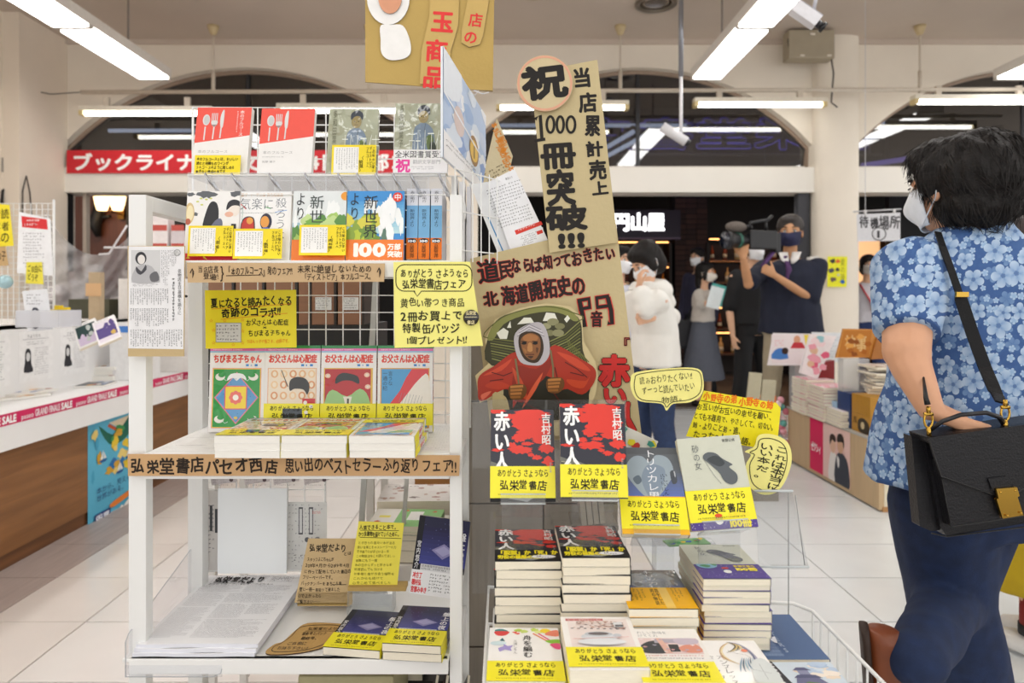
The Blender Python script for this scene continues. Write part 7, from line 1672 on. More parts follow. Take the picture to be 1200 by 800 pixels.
def face_parts(root, c, f, up, mask=None, s=1.0, brow=HAIR, glasses=False):
    f = f.normalized(); up = (up - f * up.dot(f)).normalized(); r = f.cross(up)
    B = lambda a, b_, c_: c + f * a * s + r * b_ * s + up * c_ * s
    L = root.matrix_world.inverted()
    for sd in (-1, 1):
        b = MB(); b.ball(B(.079, sd * .031, .006), (.0125 * s,) * 3, mat('eee8e2', .3), 10, L); b.ball(B(.0875, sd * .031, .005), .0062 * s, mat('1a1210', .2), 8, L); b.tube([B(.0885, sd * .018, .012), B(.0925, sd * .031, .0155), B(.0865, sd * .046, .010)], .0022 * s, mat('241a16', .5), 5, L); b.build('eye', root)
        b = MB(); b.tube([B(.09, sd * .016, .03), B(.092, sd * .032, .036), B(.082, sd * .05, .03)], [.0028 * s, .004 * s, .002 * s], brow, 6, L); b.build('eyebrow', root)
    if mask:
        b = MB(); vs = []; fs = []; n = 14; k_ = 9
        for j in range(k_ + 1):
            v_ = j / k_
            for i in range(n + 1):
                t = -1.25 + 2.5 * i / n; zz = -.008 - .098 * v_ + .012 * abs(math.sin(t))
                rad = .100 + .034 * math.exp(-(t * 2.2) ** 2) * math.sin(math.pi * min(1, v_ * 1.1 + .08)) - .02 * v_ * v_
                vs.append(B(rad * math.cos(t) * 1.02 - (.0), rad * math.sin(t) * .78, zz))
        for j in range(k_):
            for i in range(n): a0 = j * (n + 1) + i; fs.append((a0, a0 + 1, a0 + n + 2, a0 + n + 1))
        b.add(vs, fs, mask, L, True)
        o = b.build('face_mask', root); md = o.modifiers.new('t', 'SOLIDIFY'); md.thickness = .003
        for sd in (-1, 1):
            b = MB(); e = B(-.016, sd * .088, -.012); q = .098 * math.cos(1.2), .098 * .78 * math.sin(1.2) * sd
            b.tube([B(q[0], q[1], -.02), B(.0, sd * .088, .012), B(-.022, sd * .088, .0), B(-.012, sd * .086, -.035), B(q[0], q[1] * .96, -.09)], .0018 * s, mask, 5, L); b.build('ear_loop', root)
def hairdo(root, c, f, up, m, style='short', s=1.0, voxel=.012, seed=1, strands=0):
    f = f.normalized(); up = (up - f * up.dot(f)).normalized(); r = f.cross(up); b = MB()
    T = lambda a, b_, c_: Matrix(((f.x, r.x, up.x, 0), (f.y, r.y, up.y, 0), (f.z, r.z, up.z, 0), (0, 0, 0, 1)))
    def eb(a, b_, c_, ra, rb, rc):
        cc = c + f * a * s + r * b_ * s + up * c_ * s
        b.ball((0, 0, 0), (ra * s, rb * s, rc * s), m, 18, Matrix.Translation(cc) @ T(0, 0, 0))
    eb(-.022, 0, .045, .106, .092, .088); eb(-.045, 0, .0, .082, .088, .085)
    if style == 'short': eb(.035, 0, .088, .055, .07, .035)
    if style == 'bob':
        eb(-.05, 0, -.045, .07, .09, .08); eb(.03, 0, .075, .062, .08, .045)
        for sd in (-1, 1): eb(.012, sd * .068, -.0, .038, .024, .07)
    if style == 'long':
        eb(.03, 0, .08, .06, .078, .04); eb(-.07, 0, -.1, .05, .075, .11)
        for sd in (-1, 1): eb(.01, sd * .07, -.02, .03, .018, .07)
    if style == 'thick':
        eb(-.06, 0, .03, .105, .108, .105); eb(-.05, 0, -.05, .085, .096, .06); eb(.03, 0, .085, .07, .085, .05)
        for sd in (-1, 1): eb(-.01, sd * .075, .03, .055, .03, .06)
    return melt(b, 'hair', root, voxel * s, 2, m, fold=(30, .006 if style != 'thick' else .01, (1, 1, .45)))
class Fig:
    def __init__(s, name, label, base, group=None):
        s.t = thing(name, label, 'person', Matrix.Translation(base)); s.b = MB(); s.skin = SKIN
    def garment(s, nm, mb, m, voxel=.012, fold=(7, .010, (1, 1, .5)), smooth=3): return melt(mb, nm, s.t, voxel, smooth, m, fold)
def torso_rings(pel, waist, chest, neckb, side, front, w=(.165, .14, .17), dpt=(.11, .095, .115), g=0.0):
    S_ = side.normalized(); F_ = front.normalized()
    return [(pel - V(0, 0, .09), S_ * (w[0] * .9 + g), F_ * (dpt[0] * .9 + g)), (pel, S_ * (w[0] + g), F_ * (dpt[0] + g)), (waist, S_ * (w[1] + g), F_ * (dpt[1] + g)), (chest, S_ * (w[2] + g), F_ * (dpt[2] + g)), (chest + (neckb - chest) * .6, S_ * (w[2] * .95 + g), F_ * (dpt[2] * .75 + g)), (neckb, S_ * (.07 + g), F_ * (.055 + g))]

# ---- the person in the floral shirt, walking away at right
def floral():
    m = bpy.data.materials.new('floral_cotton'); m.use_nodes = True; N = m.node_tree.nodes; L = m.node_tree.links; b = N['Principled BSDF']; b.inputs['Roughness'].default_value = .8
    tc = N.new('ShaderNodeTexCoord'); sp = N.new('ShaderNodeSeparateXYZ'); L.new(tc.outputs['Object'], sp.inputs[0])
    def mt(op, a, b_=None, c=None):
        n = N.new('ShaderNodeMath'); n.operation = op
        for i, q in enumerate((a, b_, c)):
            if q is None: continue
            if isinstance(q, (int, float)): n.inputs[i].default_value = q
            else: L.new(q, n.inputs[i])
        return n.outputs[0]
    u_ = mt('ADD', sp.outputs[0], mt('MULTIPLY', sp.outputs[1], -.75)); cv = N.new('ShaderNodeCombineXYZ'); L.new(u_, cv.inputs[0]); L.new(sp.outputs[2], cv.inputs[1])
    def flowers(scale, rad, off):
        mp = N.new('ShaderNodeVectorMath'); mp.operation = 'ADD'; L.new(cv.outputs[0], mp.inputs[0]); mp.inputs[1].default_value = (off, off * .7, 0)
        v = N.new('ShaderNodeTexVoronoi'); v.voronoi_dimensions = '2D'; v.inputs['Scale'].default_value = scale; v.inputs['Randomness'].default_value = .62; L.new(mp.outputs[0], v.inputs['Vector'])
        sb = N.new('ShaderNodeVectorMath'); sb.operation = 'SUBTRACT'; L.new(mp.outputs[0], sb.inputs[0]); L.new(v.outputs['Position'], sb.inputs[1])
        s2 = N.new('ShaderNodeSeparateXYZ'); L.new(sb.outputs[0], s2.inputs[0]); sc = N.new('ShaderNodeSeparateColor'); L.new(v.outputs['Color'], sc.inputs[0])
        ang = mt('ADD', mt('ARCTAN2', s2.outputs[1], s2.outputs[0]), mt('MULTIPLY', sc.outputs[0], 6.28))
        r_ = mt('SQRT', mt('ADD', mt('MULTIPLY', s2.outputs[0], s2.outputs[0]), mt('MULTIPLY', s2.outputs[1], s2.outputs[1])))
        pet = mt('ABSOLUTE', mt('COSINE', mt('MULTIPLY', ang, 2.5)))
        lim = mt('MULTIPLY', mt('ADD', .48, mt('MULTIPLY', mt('POWER', pet, .5), .55)), mt('MULTIPLY', rad, mt('ADD', .75, mt('MULTIPLY', sc.outputs[1], .45))))
        q = mt('DIVIDE', r_, lim)
        inside = mt('LESS_THAN', q, 1.0)
        shade = mt('ADD', mt('MULTIPLY', mt('POWER', q, 1.5), .5), mt('MULTIPLY', pet, .4))      # paler toward petal tips
        return inside, shade, q
    i1, s1, q1 = flowers(16.5, .026, 0); i2, s2, q2 = flowers(34, .009, .37); i3, s3, q3 = flowers(19, .017, .81)
    nz = N.new('ShaderNodeTexNoise'); nz.inputs['Scale'].default_value = 60; nz.inputs['Detail'].default_value = 3; L.new(cv.outputs[0], nz.inputs['Vector'])
    def mix(f_, a, b_):
        n = N.new('ShaderNodeMix'); n.data_type = 'RGBA'
        if isinstance(f_, float): n.inputs[0].default_value = f_
        else: L.new(f_, n.inputs[0])
        for i, q in ((6, a), (7, b_)):
            if isinstance(q, str): n.inputs[i].default_value = lin(q)
            else: L.new(q, n.inputs[i])
        return n.outputs[2]
    base = mix(nz.outputs[0], '2c4d88', '42689f')
    fl = lambda sh, lo, hi: mix(sh, lo, hi)
    c = mix(mt('MULTIPLY', i3, .55), base, fl(s3, '5f86ba', '8fb0d6')); c = mix(i2, c, fl(s2, '7fa3cc', 'b4cbe2')); c = mix(i1, c, fl(s1, '5c86bc', 'bfd3e6'))
    dark = mt('MULTIPLY', mt('LESS_THAN', q1, .22), .7); c = mix(dark, c, '3c5f96')
    L.new(c, b.inputs['Base Color']); return m
DM = 1.74
R_ = V(*P(1150, 560, DM)); root = thing('person', 'person with thick dark hair in a blue floral shirt walking away with a black bag', 'person', Matrix.Translation((R_.x, DM, 0)))
F_ = V(-.35, .94, 0).normalized(); S_ = V(-.94, -.35, 0).normalized()      # front, left side
hf = V(-.38, .92, -.06); hc = P(1116, 220, 1.76)
b = MB(); head(b, hc, hf, V(0, 0, 1), SKIN, 1.0)
limb(b, [hc + V(.02, -.005, -.07), P(1138, 290, 1.77)], [.062, .07], SKIN)
pel = P(1142, 566, 1.76); ws = P(1142, 470, 1.76); chn = P(1140, 350, 1.76); nb = P(1140, 285, 1.77)
loft(b, torso_rings(pel, ws, chn, nb, S_, F_, (.17, .16, .19), (.12, .12, .12)), SKIN)
shL = P(1066, 322, 1.68); elL = P(1062, 412, 1.56); wrL = P(1090, 478, 1.50)
limb(b, [shL, (shL + elL) / 2, elL, (elL * 2 + wrL) / 3 + V(-.004, 0, 0), wrL], [.064, .055, .051, .042, .028], SKIN)
hand(b, wrL, V(.80, -.04, -.36), V(-.3, .45, -.85), SKIN, curl=.75, thumb=-1, s=1.05, thumb_dir=V(.95, -.22, -.16))
hipN, knN, anN = P(1112, 600, 1.74), P(1114, 705, 1.80), V(1.30, 1.86, .1)
hipT, knT, anT = P(1140, 600, 1.82), P(1114, 702, 1.76), P(1076, 772, 1.48)
shR = V(1.36, 1.86, 1.30); elR = V(1.5, 1.98, 1.05); wrR = V(1.46, 2.14, .86)
limb(b, [shR, elR, wrR], [.065, .045, .03], SKIN); hand(b, wrR, V(-.1, .5, -.6), V(-1, 0, 0), SKIN, .5, 1)
limb(b, [hipN, knN, anN], [.085, .055, .04], SKIN); limb(b, [hipT, knT, anT], [.085, .055, .04], SKIN)
melt(b, 'body', root, .0052, 3, SKIN)
face_parts(root, hc, hf, V(0, 0, 1), mask=mat('e6ecf4', .6), s=1.0)
hr = hairdo(root, hc + V(.010, 0, -.006), hf, V(0, 0, 1), HAIR, 'thick', 1.03, .008)
# loose strands over the hair mass
b = MB(); rnd = random.Random(3); me = hr.data; me.update(); crown = hc + V(.03, .02, .11)
Lr = root.matrix_world.inverted()
vs_ = me.vertices
for q in range(1500):
    v = vs_[rnd.randrange(len(vs_))]; p_ = v.co.copy(); n_ = v.normal.copy(); pts = []
    for k in range(5):
        pts.append(p_ + n_ * (.0006 + .0003 * k))
        away = (p_ - crown); tn = (away - n_ * away.dot(n_)); tn.z -= .03
        if tn.length < 1e-4: break
        tn = (tn.normalized() + V(rnd.uniform(-.12, .12), rnd.uniform(-.12, .12), rnd.uniform(-.15, .05))).normalized(); p_ = p_ + tn * .011
    if len(pts) == 5: b.tube(pts, [.0007, .0009, .0008, .0006, .0003], HAIR, 3, cap=False)
st = b.build('strands', root, root.matrix_world.inverted()); st['kind'] = 'stuff'
# shirt
fm = floral(); b = MB(); D2 = 1.76
rings = [(P(1136, 556, 1.75) + V(-.02, 0, 0), S_ * .262, F_ * .19), (P(1138, 520, D2) + V(-.018, 0, 0), S_ * .252, F_ * .185), (P(1141, 450, D2), S_ * .225, F_ * .17), (P(1142, 380, D2), S_ * .215, F_ * .16), (P(1142, 330, D2), S_ * .212, F_ * .15), (P(1142, 304, D2), S_ * .20, F_ * .128), (P(1143, 286, D2), S_ * .155, F_ * .105), (P(1143, 268, D2), S_ * .088, F_ * .08), (P(1143, 260, D2), S_ * .078, F_ * .074)]
loft(b, rings, fm, 28)
up_ = (elL - shL).normalized(); e1 = shL + up_ * .178
sv = up_.cross(V(0, 0, 1)).normalized(); s2_ = sv.cross(up_)
loft(b, [(shL - up_ * .075 + V(.03, .02, .0), sv * .05, s2_ * .05), (shL - up_ * .03, sv * .088, s2_ * .088), (shL + up_ * .07, sv * .082, s2_ * .084), (e1, sv * .066, s2_ * .067)], fm, 20)
limb(b, [shR - V(.04, .02, 0), shR + (elR - shR) * .7], [.09, .09], fm)
shirt = melt(b, 'shirt', root, .008, 3, fm, fold=(6, .012, (1, 1, .35)))
b = MB(); c_ = e1 + up_ * .002; loft(b, [(c_ - up_ * .012, sv * .067, s2_ * .068), (c_ - up_ * .001, sv * .067, s2_ * .068)], mat('38588e', .8), 24); b.build('sleeve_hem', root, Lr)
# jeans
jm = mat('15274a', .85, nz=(26, .28), bump=(300, .3)); b = MB()
loft(b, [(P(1140, 540, D2), S_ * .17, F_ * .12), (P(1138, 590, D2), S_ * .19, F_ * .14), (P(1136, 620, D2), S_ * .17, F_ * .125)], jm, 20)
limb(b, [hipN + V(-.01, 0, .02), (hipN + knN) / 2 + V(-.01, 0, 0), knN, (knN + anN) / 2, anN - V(.0, 0, .02)], [.128, .112, .1, .098, .1], jm, 16)
limb(b, [hipT, (hipT + knT) / 2, knT, (knT + anT) / 2, anT], [.112, .098, .078, .066, .06], jm, 16)
melt(b, 'jeans', root, .01, 3, jm, fold=(7, .010, (1, 1, .4)))
b = MB(); b.tube([hipN + V(-.085, -.085, -.0), (hipN + knN) / 2 + V(-.07, -.085, 0), knN + V(-.055, -.078, 0), (knN + anN) / 2 + V(-.05, -.078, 0), anN + V(-.05, -.08, 0)], .0022, mat('4a6a94', .7), 5, Lr); b.build('side_seam', root)
# shoes
br = mat('7a3f22', .4, nz=(12, .2)); so = mat('2e1c12', .6); to_ = P(1024, 862, 1.54)
def shoe(heel, toe, upv, nm='shoe', m=br, sole=so, s=1.0):
    d = (toe - heel); L_ = d.length; d.normalize(); upv = (upv - d * upv.dot(d)).normalized(); sd = d.cross(upv); b = MB()
    rr = [(0, .012, .014), (.03, .028, .032), (.1, .036, .042), (.3, .036, .044), (.5, .040, .036), (.75, .048, .028), (.93, .036, .02), (1, .014, .010)]
    loft(b, [(heel + d * L_ * t_ + upv * h_ * s * .95, sd * w_ * s, upv * h_ * s) for t_, w_, h_ in rr], m, 18)
    o = melt(b, nm, root, .006, 2, m)
    b = MB(); loft(b, [(heel + d * L_ * t_ - upv * .003, sd * (w_ + .003) * s, upv * .009) for t_, w_, h_ in rr], sole, 18, p=4); q = b.build('sole', o, o.matrix_local.inverted() @ Lr)
    return o
shoe(P(1014, 732, 1.52), to_, V(.9, -.35, .1))
shoe(V(1.31, 1.78, .012), V(1.22, 2.04, .012), V(0, 0, 1))
# --- bag and strap
BG = 1.45
bag = thing('handbag', 'black grained leather satchel with a gold clasp beside the blue floral shirt', 'bag', P(1180, 560, BG))
u = BG / FPX; lm = mat('18181c', .38, nz=None, wave=(22, .35, 'Z'), bump=(220, .3), spec=.35); gd = mat('c9a24a', .22, metal=1)
def bp(x, y, z=0.0): return (((x - 1180) * u), -z, -(y - 560) * u)
def plate(poly, z0, z1, m=lm, nm='panel', sm=0):
    if sm: poly = smooth_poly(poly, sm)
    b = MB(); b.slab([((x - 1180) * u, -(y - 560) * u) for x, y in poly], z0, z1, m, Matrix.Rotation(R(90), 4, 'X')); o = b.build(nm, bag)
    md = o.modifiers.new('b', 'BEVEL'); md.width = .003; md.segments = 2; md.limit_method = 'ANGLE'; return o
plate([(1090, 516), (1266, 490), (1280, 604), (1116, 632), (1108, 620)], -.055, -.018, nm='rear_compartment')
plate([(1098, 540), (1262, 516), (1272, 590), (1112, 616)], -.018, .006, nm='front_compartment')
plate([(1078, 514), (1095, 520), (1116, 626), (1102, 628), (1088, 622)], -.06, -.03, nm='gusset')
plate([(1084, 511), (1268, 486), (1272, 530), (1186, 575), (1166, 580), (1098, 556)], .006, .014, nm='flap')
for e_ in ([(1084, 513), (1098, 556), (1166, 580), (1186, 575), (1272, 530)], [(1098, 541), (1112, 616), (1272, 592)], [(1098, 628), (1116, 632), (1280, 606)]): b = MB(); b.tube([bp(x, y, .0135) if e_[0][0] == 1084 else bp(x, y, .0065 if y < 620 else -.018) for x, y in e_], .0016, mat('0a0a0c', .3), 6); b.build('edging', bag)
plate([(1084, 511), (1268, 486), (1268, 494), (1086, 519)], -.058, .011, nm='top_edge')
plate([(1151, 558), (1173, 555), (1178, 570), (1156, 572)], .011, .018, nm='clasp_tab')
plate([(1158, 569), (1182, 567), (1185, 577), (1176, 583), (1161, 581)], .018, .024, gd, 'clasp')
plate([(1160, 581), (1184, 578), (1191, 600), (1167, 604)], .013, .02, gd, 'clasp')
for x, y in ((1163, 573), (1180, 571), (1171, 600), (1187, 597)): b = MB(); b.ball(bp(x, y, .024), .0022, gd, 8); b.build('rivet', bag)
b = MB(); hp = [bp(x, y, z) for x, y, z in ((1094, 508, -.02), (1106, 494, -.005), (1122, 485, .01), (1150, 482, .014), (1168, 488, .008), (1182, 500, -.01))]
b.tube(hp, .0058, mat('1b1b20', .35), 10, flat=.8); b.build('handle', bag)
for cx_, cy_ in ((1088, 492), (1178, 484)):
    b = MB(); b.tube([bp(cx_ + 5 * math.cos(t), cy_ + 9 * math.sin(t), -.0) for t in [k * math.pi / 8 for k in range(17)]], .0024, gd, 8, cap=False); b.tube([bp(cx_ - 5, cy_ - 7), bp(cx_ + 5, cy_ - 7)], .004, gd, 8); b.tube([bp(cx_, cy_ - 8), bp(cx_, cy_ - 16)], .0045, gd, 8); b.tube([bp(cx_, cy_ + 9), bp(cx_ + 1, cy_ + 19)], .0045, gd, 8); b.build('hook', bag)
st = thing('shoulder_strap', 'long black leather strap over the back of the floral shirt', 'strap', P(1130, 400, 1.52))
sp_ = [(1099, 272, 1.655), (1105, 290, 1.61), (1116, 320, 1.575), (1126, 350, 1.56), (1140, 392, 1.55), (1154, 430, 1.535), (1166, 458, 1.50), (1174, 472, 1.46)]
L = st.matrix_world.inverted()
def ribbon(pts, wd, th, m, nm, par, L):
    vs = []; fs = []
    for i, p_ in enumerate(pts):
        d = (pts[min(i + 1, len(pts) - 1)] - pts[max(i - 1, 0)]).normalized(); s_ = d.cross(V(-.2, -1, 0)).normalized(); n_ = s_.cross(d)
        for a, c in ((-1, -1), (1, -1), (1, 1), (-1, 1)): vs.append(L @ (p_ + s_ * a * wd[i] / 2 + n_ * c * th / 2))
    for i in range(len(pts) - 1):
        for k in range(4): fs.append((i * 4 + k, i * 4 + (k + 1) % 4, i * 4 + 4 + (k + 1) % 4, i * 4 + 4 + k))
    fs += [(3, 2, 1, 0), tuple(len(vs) - 4 + k for k in range(4))]
    b = MB(); b.add(vs, fs, m); return b.build(nm, par)
pts = [P(*q) for q in sp_]; fine_ = []
for i in range(len(pts) - 1):
    for k in range(4): fine_.append(pts[i].lerp(pts[i + 1], k / 4))
fine_.append(pts[-1])
ribbon(fine_, [.015 if i < 12 else .026 for i in range(len(fine_))], .004, mat('0d0d10', .5, bump=(200, .3), spec=.25), 'strap', st, L)
b = MB(); q = P(1127, 345, 1.548); b.box((-.014, -.004, -.006), (.014, .002, .006), gd, L @ Matrix.Translation(q), bev=.001); b.build('buckle', st)
b = MB(); b.tube([P(1082, 440, 1.50), P(1085, 466, 1.45), P(1087, 474, 1.448)], [.002, .005, .006], mat('141417', .45), 8, L); b.build('strap_end', st)

# ---- generic standing figures further off
def stander(name, label, D, hx, hy, f, top_m, low_m, hair='short', hair_m=HAIR, mask=None, arms=None, skirt=False, s=1.0, lean=0, hz_f=0, skin=SKIN2, build=(.165, .105), top_px=None, hemy=.94, feet=.11, sleeves=(1, 1), grow=.02, shoes='2a2626', bod_v=.011):
    """arms: list of (elbow, wrist, curl) in world space; head centre at pixel (hx, hy) on depth D"""
    f = V(*f).normalized(); sd = V(-f.y, f.x, 0); hc = P(hx, hy, D); hgt = hc.z + .115 * s
    base = V(hc.x - f.x * .03 * (1 + lean * 8), hc.y - f.y * .03 * (1 + lean * 8), 0)
    t = thing(name, label, 'person', Matrix.Translation(base)); b = MB()
    hf = V(f.x, f.y, hz_f).normalized(); head(b, hc, hf, V(0, 0, 1), skin, s)
    nb = V(base.x, base.y, hc.z - .185 * s) + f * lean * .5
    k = hgt / 1.7; pel = V(base.x, base.y, .93 * k); ws = V(base.x, base.y, 1.08 * k); ch = V(base.x, base.y, 1.27 * k) + f * lean * .3
    limb(b, [hc - V(0, 0, .07) - hf * .02, nb - V(0, 0, .02)], [.052, .056], skin)
    W, Dp = build
    loft(b, torso_rings(pel, ws, ch, nb, sd, f, (W * .95, W * .82, W), (Dp, Dp * .9, Dp)), skin)
    top = MB(); loft(top, [(V(base.x, base.y, hemy * k), sd * (W + grow + .01), f * (Dp + grow + .01)), (ws, sd * (W * .9 + grow), f * (Dp + grow)), (ch, sd * (W + grow), f * (Dp + grow)), (ch + (nb - ch) * .62, sd * (W + grow * .6), f * (Dp * .8 + grow)), (nb - V(0, 0, .015), sd * (.075 + grow * .5), f * (.06 + grow * .5))], top_m, 22)
    for i, sg in enumerate((1, -1)):
        sh = nb + sd * sg * (W + .015) - V(0, 0, .075)
        if arms and arms[i]: el, wr, cu = arms[i][:3]; 
        else: el = sh + sd * sg * .04 - V(0, 0, .27 * k) - f * .02; wr = el - V(0, 0, .23 * k) + f * .06; cu = .4
        limb(b, [sh, (sh + el) / 2, el, (el + wr) / 2, wr], [.05, .042, .038, .034, .024], skin)
        hd = arms[i][3] if arms and arms[i] and len(arms[i]) > 3 else (wr - el); hn = arms[i][4] if arms and arms[i] and len(arms[i]) > 4 else -sd * sg
        hand(b, wr, hd, hn, skin, cu, 1 if sg < 0 else -1, .95)
        sl = sleeves[i]; q = [sh - sd * sg * .03, sh + (el - sh) * min(1, sl * 2), ] + ([el + (wr - el) * (sl - .5) * 1.9] if sl > .5 else [])
        limb(top, q, [.068 + grow * .3, .058 + grow * .3] + ([.046 + grow * .7] if sl > .5 else []), top_m)
    low = MB()
    for sg in (1, -1):
        hp = pel + sd * sg * W * .5 - V(0, 0, .05); kn = V(hp.x, hp.y, .48 * k) + sd * sg * feet * .3 + f * .02; an = V(hp.x, hp.y, .09) + sd * sg * feet
        limb(b, [hp, kn, an], [.075, .05, .036], skin)
        b2 = MB(); loft(b2, [(an + V(0, 0, -.045) - f * .06, sd * .038, V(0, 0, .04)), (an + V(0, 0, -.045) + f * .08, sd * .045, V(0, 0, .035)), (an + V(0, 0, -.06) + f * .17, sd * .03, V(0, 0, .022))], mat(shoes, .5), 12); b2.build('shoe', t, t.matrix_world.inverted())
        if not skirt: limb(low, [hp, kn, an], [.092, .072, .06], low_m)
    if skirt: loft(low, [(V(base.x, base.y, skirt), sd * (W + .12), f * (Dp + .14)), (V(base.x, base.y, .7 * k), sd * (W + .06), f * (Dp + .07)), (pel + V(0, 0, .1), sd * (W * .9 + .012), f * (Dp + .012))], low_m, 24)
    else: loft(low, [(pel + V(0, 0, .04), sd * (W + .004), f * (Dp + .01)), (pel - V(0, 0, .08), sd * (W + .01), f * (Dp + .012))], low_m)
    melt(b, 'body', t, bod_v * .75, 2, skin); melt(top, 'top', t, bod_v, 3, top_m, fold=(7, .012, (1, 1, .5))); melt(low, 'skirt' if skirt else 'trousers', t, bod_v, 3, low_m, fold=(8, .010, (1, 1, .25)))
    face_parts(t, hc, hf, V(0, 0, 1), mask, s); hairdo(t, hc, hf, V(0, 0, 1), hair_m, hair, s, .011)
    return t, hc, hf, sd, f, nb, base
WM = mat('eef0f4', .6)
# bowed person in a white hoodie
D = 4.4; hood = mat('ecebe6', .8, nz=(12, .03))
f = (-.92, -.38, 0)
el1, wr1 = P(756, 362, D - .16), P(749, 336, D - .14); el2, wr2 = P(786, 372, D + .1), P(764, 372, D - .16)
t, hc, hf, sd, fv, nb, base = stander('person', 'person in a white hoodie and jeans bowing the head, hand held to the masked face', D, 757, 306, f, hood, mat('26385c', .8, nz=(30, .2)), 'bob', mask=WM, arms=[(el1, wr1, .9, V(.05, 0, 1), V(1, .1, 0)), (el2, wr2, .7, V(-1, -.2, -.1), V(0, -1, 0))], hz_f=-.75, lean=.16, hemy=.86, sleeves=(.82, .9), grow=.028, build=(.16, .105))
b = MB(); q = nb - fv * .10 + V(0, 0, -.0); b.ball(q + V(0, 0, -.01), (.10, .09, .085), hood, 14); b.ball(q - fv * .05 + V(0, 0, -.075), (.075, .07, .07), hood, 14); loft(b, [(nb + fv * .03 + V(0, 0, .0), sd * .095, fv * .085), (nb + V(0, 0, .05) - fv * .01, sd * .085, fv * .08)], hood); melt(b, 'hood', t, .011, 3, hood, fold=(12, .008, (1, 1, 1)))
# clipboard person beyond the doors
D = 7.95; sh = mat('cdc6be', .8)
t, hc, hf, sd, fv, nb, base = stander('person', 'person in a pale blouse and grey skirt beyond the doors holding out papers', D, 827, 320, (.75, -.5, 0), sh, mat('565a66', .8), 'long', mask=mat('e6e0d6', .6), arms=[(P(834, 352, D - .15), P(848, 345, D - .3), .5, V(1, -.1, .1), V(0, 0, 1)), (P(822, 358, D - .25), P(836, 352, D - .3), .5, V(1, 0, .1), V(0, -1, 0))], skirt=.3, sleeves=(.42, .42), hemy=1.0, build=(.16, .1), bod_v=.014)
t = thing('clipboard', 'teal-edged clipboard of white papers held by the person in the grey skirt', 'clipboard', stand(*P(836, 358, D - .42), -10, 20, -12)); b = MB(); b.box((-.09, 0, -.004), (.11, .24, 0), mat('4aa8a0', .4)); b.build('board', t); b = MB(); b.box((-.1, -.03, .001), (.08, .21, .004), mat('e6eef0', .5)); b.build('papers', t)
t = thing('shoulder_bag', 'black shoulder bag at the back of the person in the grey skirt', 'bag', P(801, 388, D + .1)); b = MB(); b.box((-.09, -.08, -.2), (.09, .08, .14), mat('1c1c22', .5), bev=.03); b.build('body', t); b = MB(); b.tube([(0, 0, .12), (.1, -.18, .35), (.14, -.2, .55)], .012, mat('1c1c22', .5), 6); b.build('strap', t)
stander('person', 'dark-haired masked person standing behind the person with the clipboard', 8.7, 817, 302, (-.7, -.6, 0), mat('2c2c44', .8), mat('1e2026', .8), 'short', mask=WM, bod_v=.016)
stander('person', 'person in a pale shirt mostly hidden behind the tall cardboard board edge', 5.6, 727, 306, (.5, -.8, 0), mat('c9ccd8', .8), mat('23242c', .8), 'short', mask=WM, bod_v=.014, sleeves=(.42, .42))
# camera operator
D = 5.5; navy = mat('131a30', .8, nz=(20, .1)); kh = mat('a89c84', .85, nz=(20, .08))
elR_, wrR_ = P(877, 333, D - .22), P(871, 302, D - .35); elL_, wrL_ = P(950, 350, D - .1), P(907, 322, D - .3)
t, hc, hf, sd, fv, nb, base = stander('person', 'man in a navy polo and khaki trousers carrying a video camera on the shoulder', D, 926, 272, (-.42, -.9, 0), navy, kh, 'short', HAIRG, mask=mat('1e2148', .7), arms=[(elL_, wrL_, 1.3, V(-.8, -.2, .5), V(.1, 1, 0)), (elR_, wrR_, .5, V(0, -.1, 1), V(.4, .8, 0))], hz_f=-.05, s=1.12, build=(.215, .14), hemy=.86, sleeves=(.46, .42), grow=.024, feet=.10, skin=mat('c9966e', .55, nz=(14, .05)), shoes='3a3028')
b = MB(); L = t.matrix_world.inverted(); wc = mat('eceae8', .7)
for sg in (1, -1): loft(b, [(nb + fv * .07 + sd * sg * .05 + V(0, 0, .045), sd * .035, fv * .012), (nb + fv * .135 + sd * sg * .035 - V(0, 0, .02), sd * .03, fv * .008), (nb + fv * .13 + sd * sg * .02 - V(0, 0, .05), sd * .008, fv * .006)], wc, 10)
b.build('collar', t, L)
b = MB(); b.tube([nb + fv * .11 - sd * .03 + V(0, 0, .01), nb + fv * .155 + sd * .0 - V(0, 0, .1), nb + fv * .165 - sd * .02 - V(0, 0, .25)], [.02, .028, .02], mat('4a2a5c', .7), 8, flat=.5); b.build('scarf', t, L)
cm = thing('video_camera', 'black shoulder video camera with a fuzzy grey microphone and large lens', 'camera', P(886, 281, D - .3)); O = cm.location
bk_ = mat('17171b', .4); d_ = V(-.94, -.34, -.06).normalized(); up_ = V(0, 0, 1); Tm = Matrix.Rotation(math.atan2(d_.y, d_.x), 4, 'Z') @ Matrix.Scale(.95, 4)
b = MB(); b.box((-.17, -.055, -.075), (.10, .055, .075), bk_, Tm, bev=.012); b.box((-.21, -.045, -.10), (-.16, .045, .06), bk_, Tm, bev=.01); b.build('body', cm)
b = MB(); b.tube([(.09, 0, -.01), (.15, 0, -.01), (.155, 0, -.01), (.24, 0, -.01), (.245, 0, -.01), (.30, 0, -.01)], [.05, .05, .058, .058, .068, .072], bk_, 18, Tm); b.build('lens_barrel', cm)
b = MB(); b.tube([(.165, 0, -.01), (.19, 0, -.01)], .0605, mat('1e5c4c', .3), 18, Tm); b.build('focus_ring', cm)
b = MB(); b.tube([(.30, 0, -.01), (.302, 0, -.01)], .06, mat('20283a', .08, coat=1), 18, Tm); b.build('glass', cm)
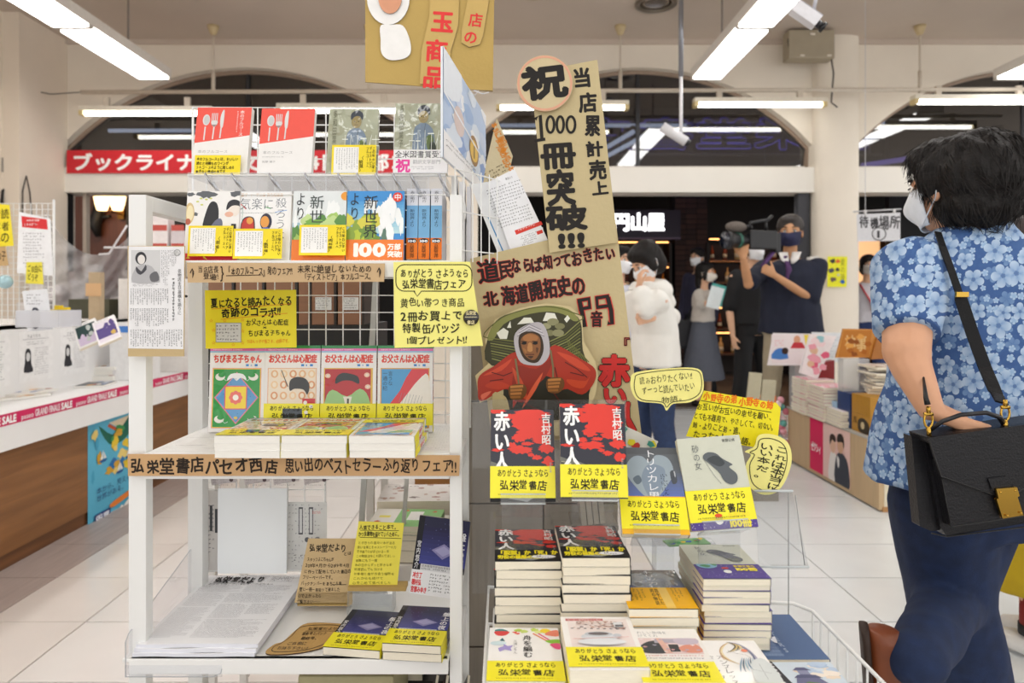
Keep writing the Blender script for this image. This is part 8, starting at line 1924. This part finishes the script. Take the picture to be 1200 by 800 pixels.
b = MB(); b.tube([(.02, -.03, .1), (.08, -.03, .1)], .02, bk_, 12, Tm); b.ball((.17, -.03, .1), (.1, .045, .045), mat('6a625c', .95, nz=(80, .25), bump=(200, .8)), 18, Tm); b.build('microphone', cm)
b = MB(); b.tube([(.06, 0, .07), (.06, 0, .135), (-.12, 0, .165), (-.16, 0, .2)], .013, bk_, 8, Tm); b.tube([(-.1, 0, .07), (-.1, 0, .16)], .012, bk_, 8, Tm); b.build('handle', cm)
b = MB(); b.box((-.02, -.075, -.02), (.06, -.055, .03), mat('26262c', .3), Tm); b.box((.03, -.078, -.01), (.045, -.074, .025), mat('e8e8ee', .4, emit=.6), Tm); b.build('side_panel', cm)
stp = thing('purple_strap', 'purple camera strap hanging in front of the navy polo', 'strap', P(905, 305, D - .3)); b = MB(); L = stp.matrix_world.inverted()
b.tube([P(912, 288, D - .2), P(903, 299, D - .28), P(893, 312, D - .28)], .024, mat('5a3a74', .7), 6, L, flat=.25); b.build('strap', stp)
t = stander('person', 'person in black standing hidden behind the video camera and the navy polo', 6.3, 884, 292, (.2, -.95, 0), mat('101014', .8), mat('101014', .8), 'short', mask=WM, bod_v=.014, sleeves=(.46, .46), build=(.17, .11))
# staff member behind the right door
D = 7.95
t, hc, hf, sd, fv, nb, base = stander('person', 'staff member in a white shirt with a red sash behind the right-hand opening', D, 1018, 311, (-.25, -.95, 0), mat('d6d4dc', .8), mat('2a3a6a', .8), 'bob', mask=mat('e2dcd4', .6), bod_v=.014, sleeves=(.9, .9))
b = MB(); L = t.matrix_world.inverted(); b.tube([nb + sd * -.11 + fv * .1 - V(0, 0, .03), nb + fv * .155 - V(0, 0, .25), nb + sd * .14 + fv * .12 - V(0, 0, .55)], .028, mat('c42a34', .6), 8, L, flat=.25); b.build('sash', t)
stander('person', 'dark silhouette of a person behind the staff member with the sash', 8.9, 1040, 316, (.3, -.9, 0), mat('1c1418', .8), mat('1c1418', .8), 'short', bod_v=.016)
# person in a yellow skirt beyond the floral shirt
D = 2.42; rd = mat('8c2420', .8)
t, hc, hf, sd, fv, nb, base = stander('person', 'person in a yellow skirt, red socks and white shoes half hidden behind the floral shirt', D, 1214, 292, (-.5, .85, 0), mat('b8a8a0', .8), mat('b99c14', .85, nz=(20, .1)), 'bob', hair_m=mat('2e2220', .5, nz=(40, .2)), skirt=.27, hemy=.98, shoes='e4e2e0', grow=.01, feet=-.0)
L = t.matrix_world.inverted()
for sg in (1, -1):
    an = base + sd * sg * .08; b = MB(); b.tube([V(an.x, an.y, .10), V(an.x, an.y, .24)], .046, rd, 12, L); b.build('sock', t)
    b = MB(); b.tube([V(an.x, an.y, .085), V(an.x, an.y, .12)], .05, mat('16161a', .6), 12, L); b.build('ankle_cuff', t)
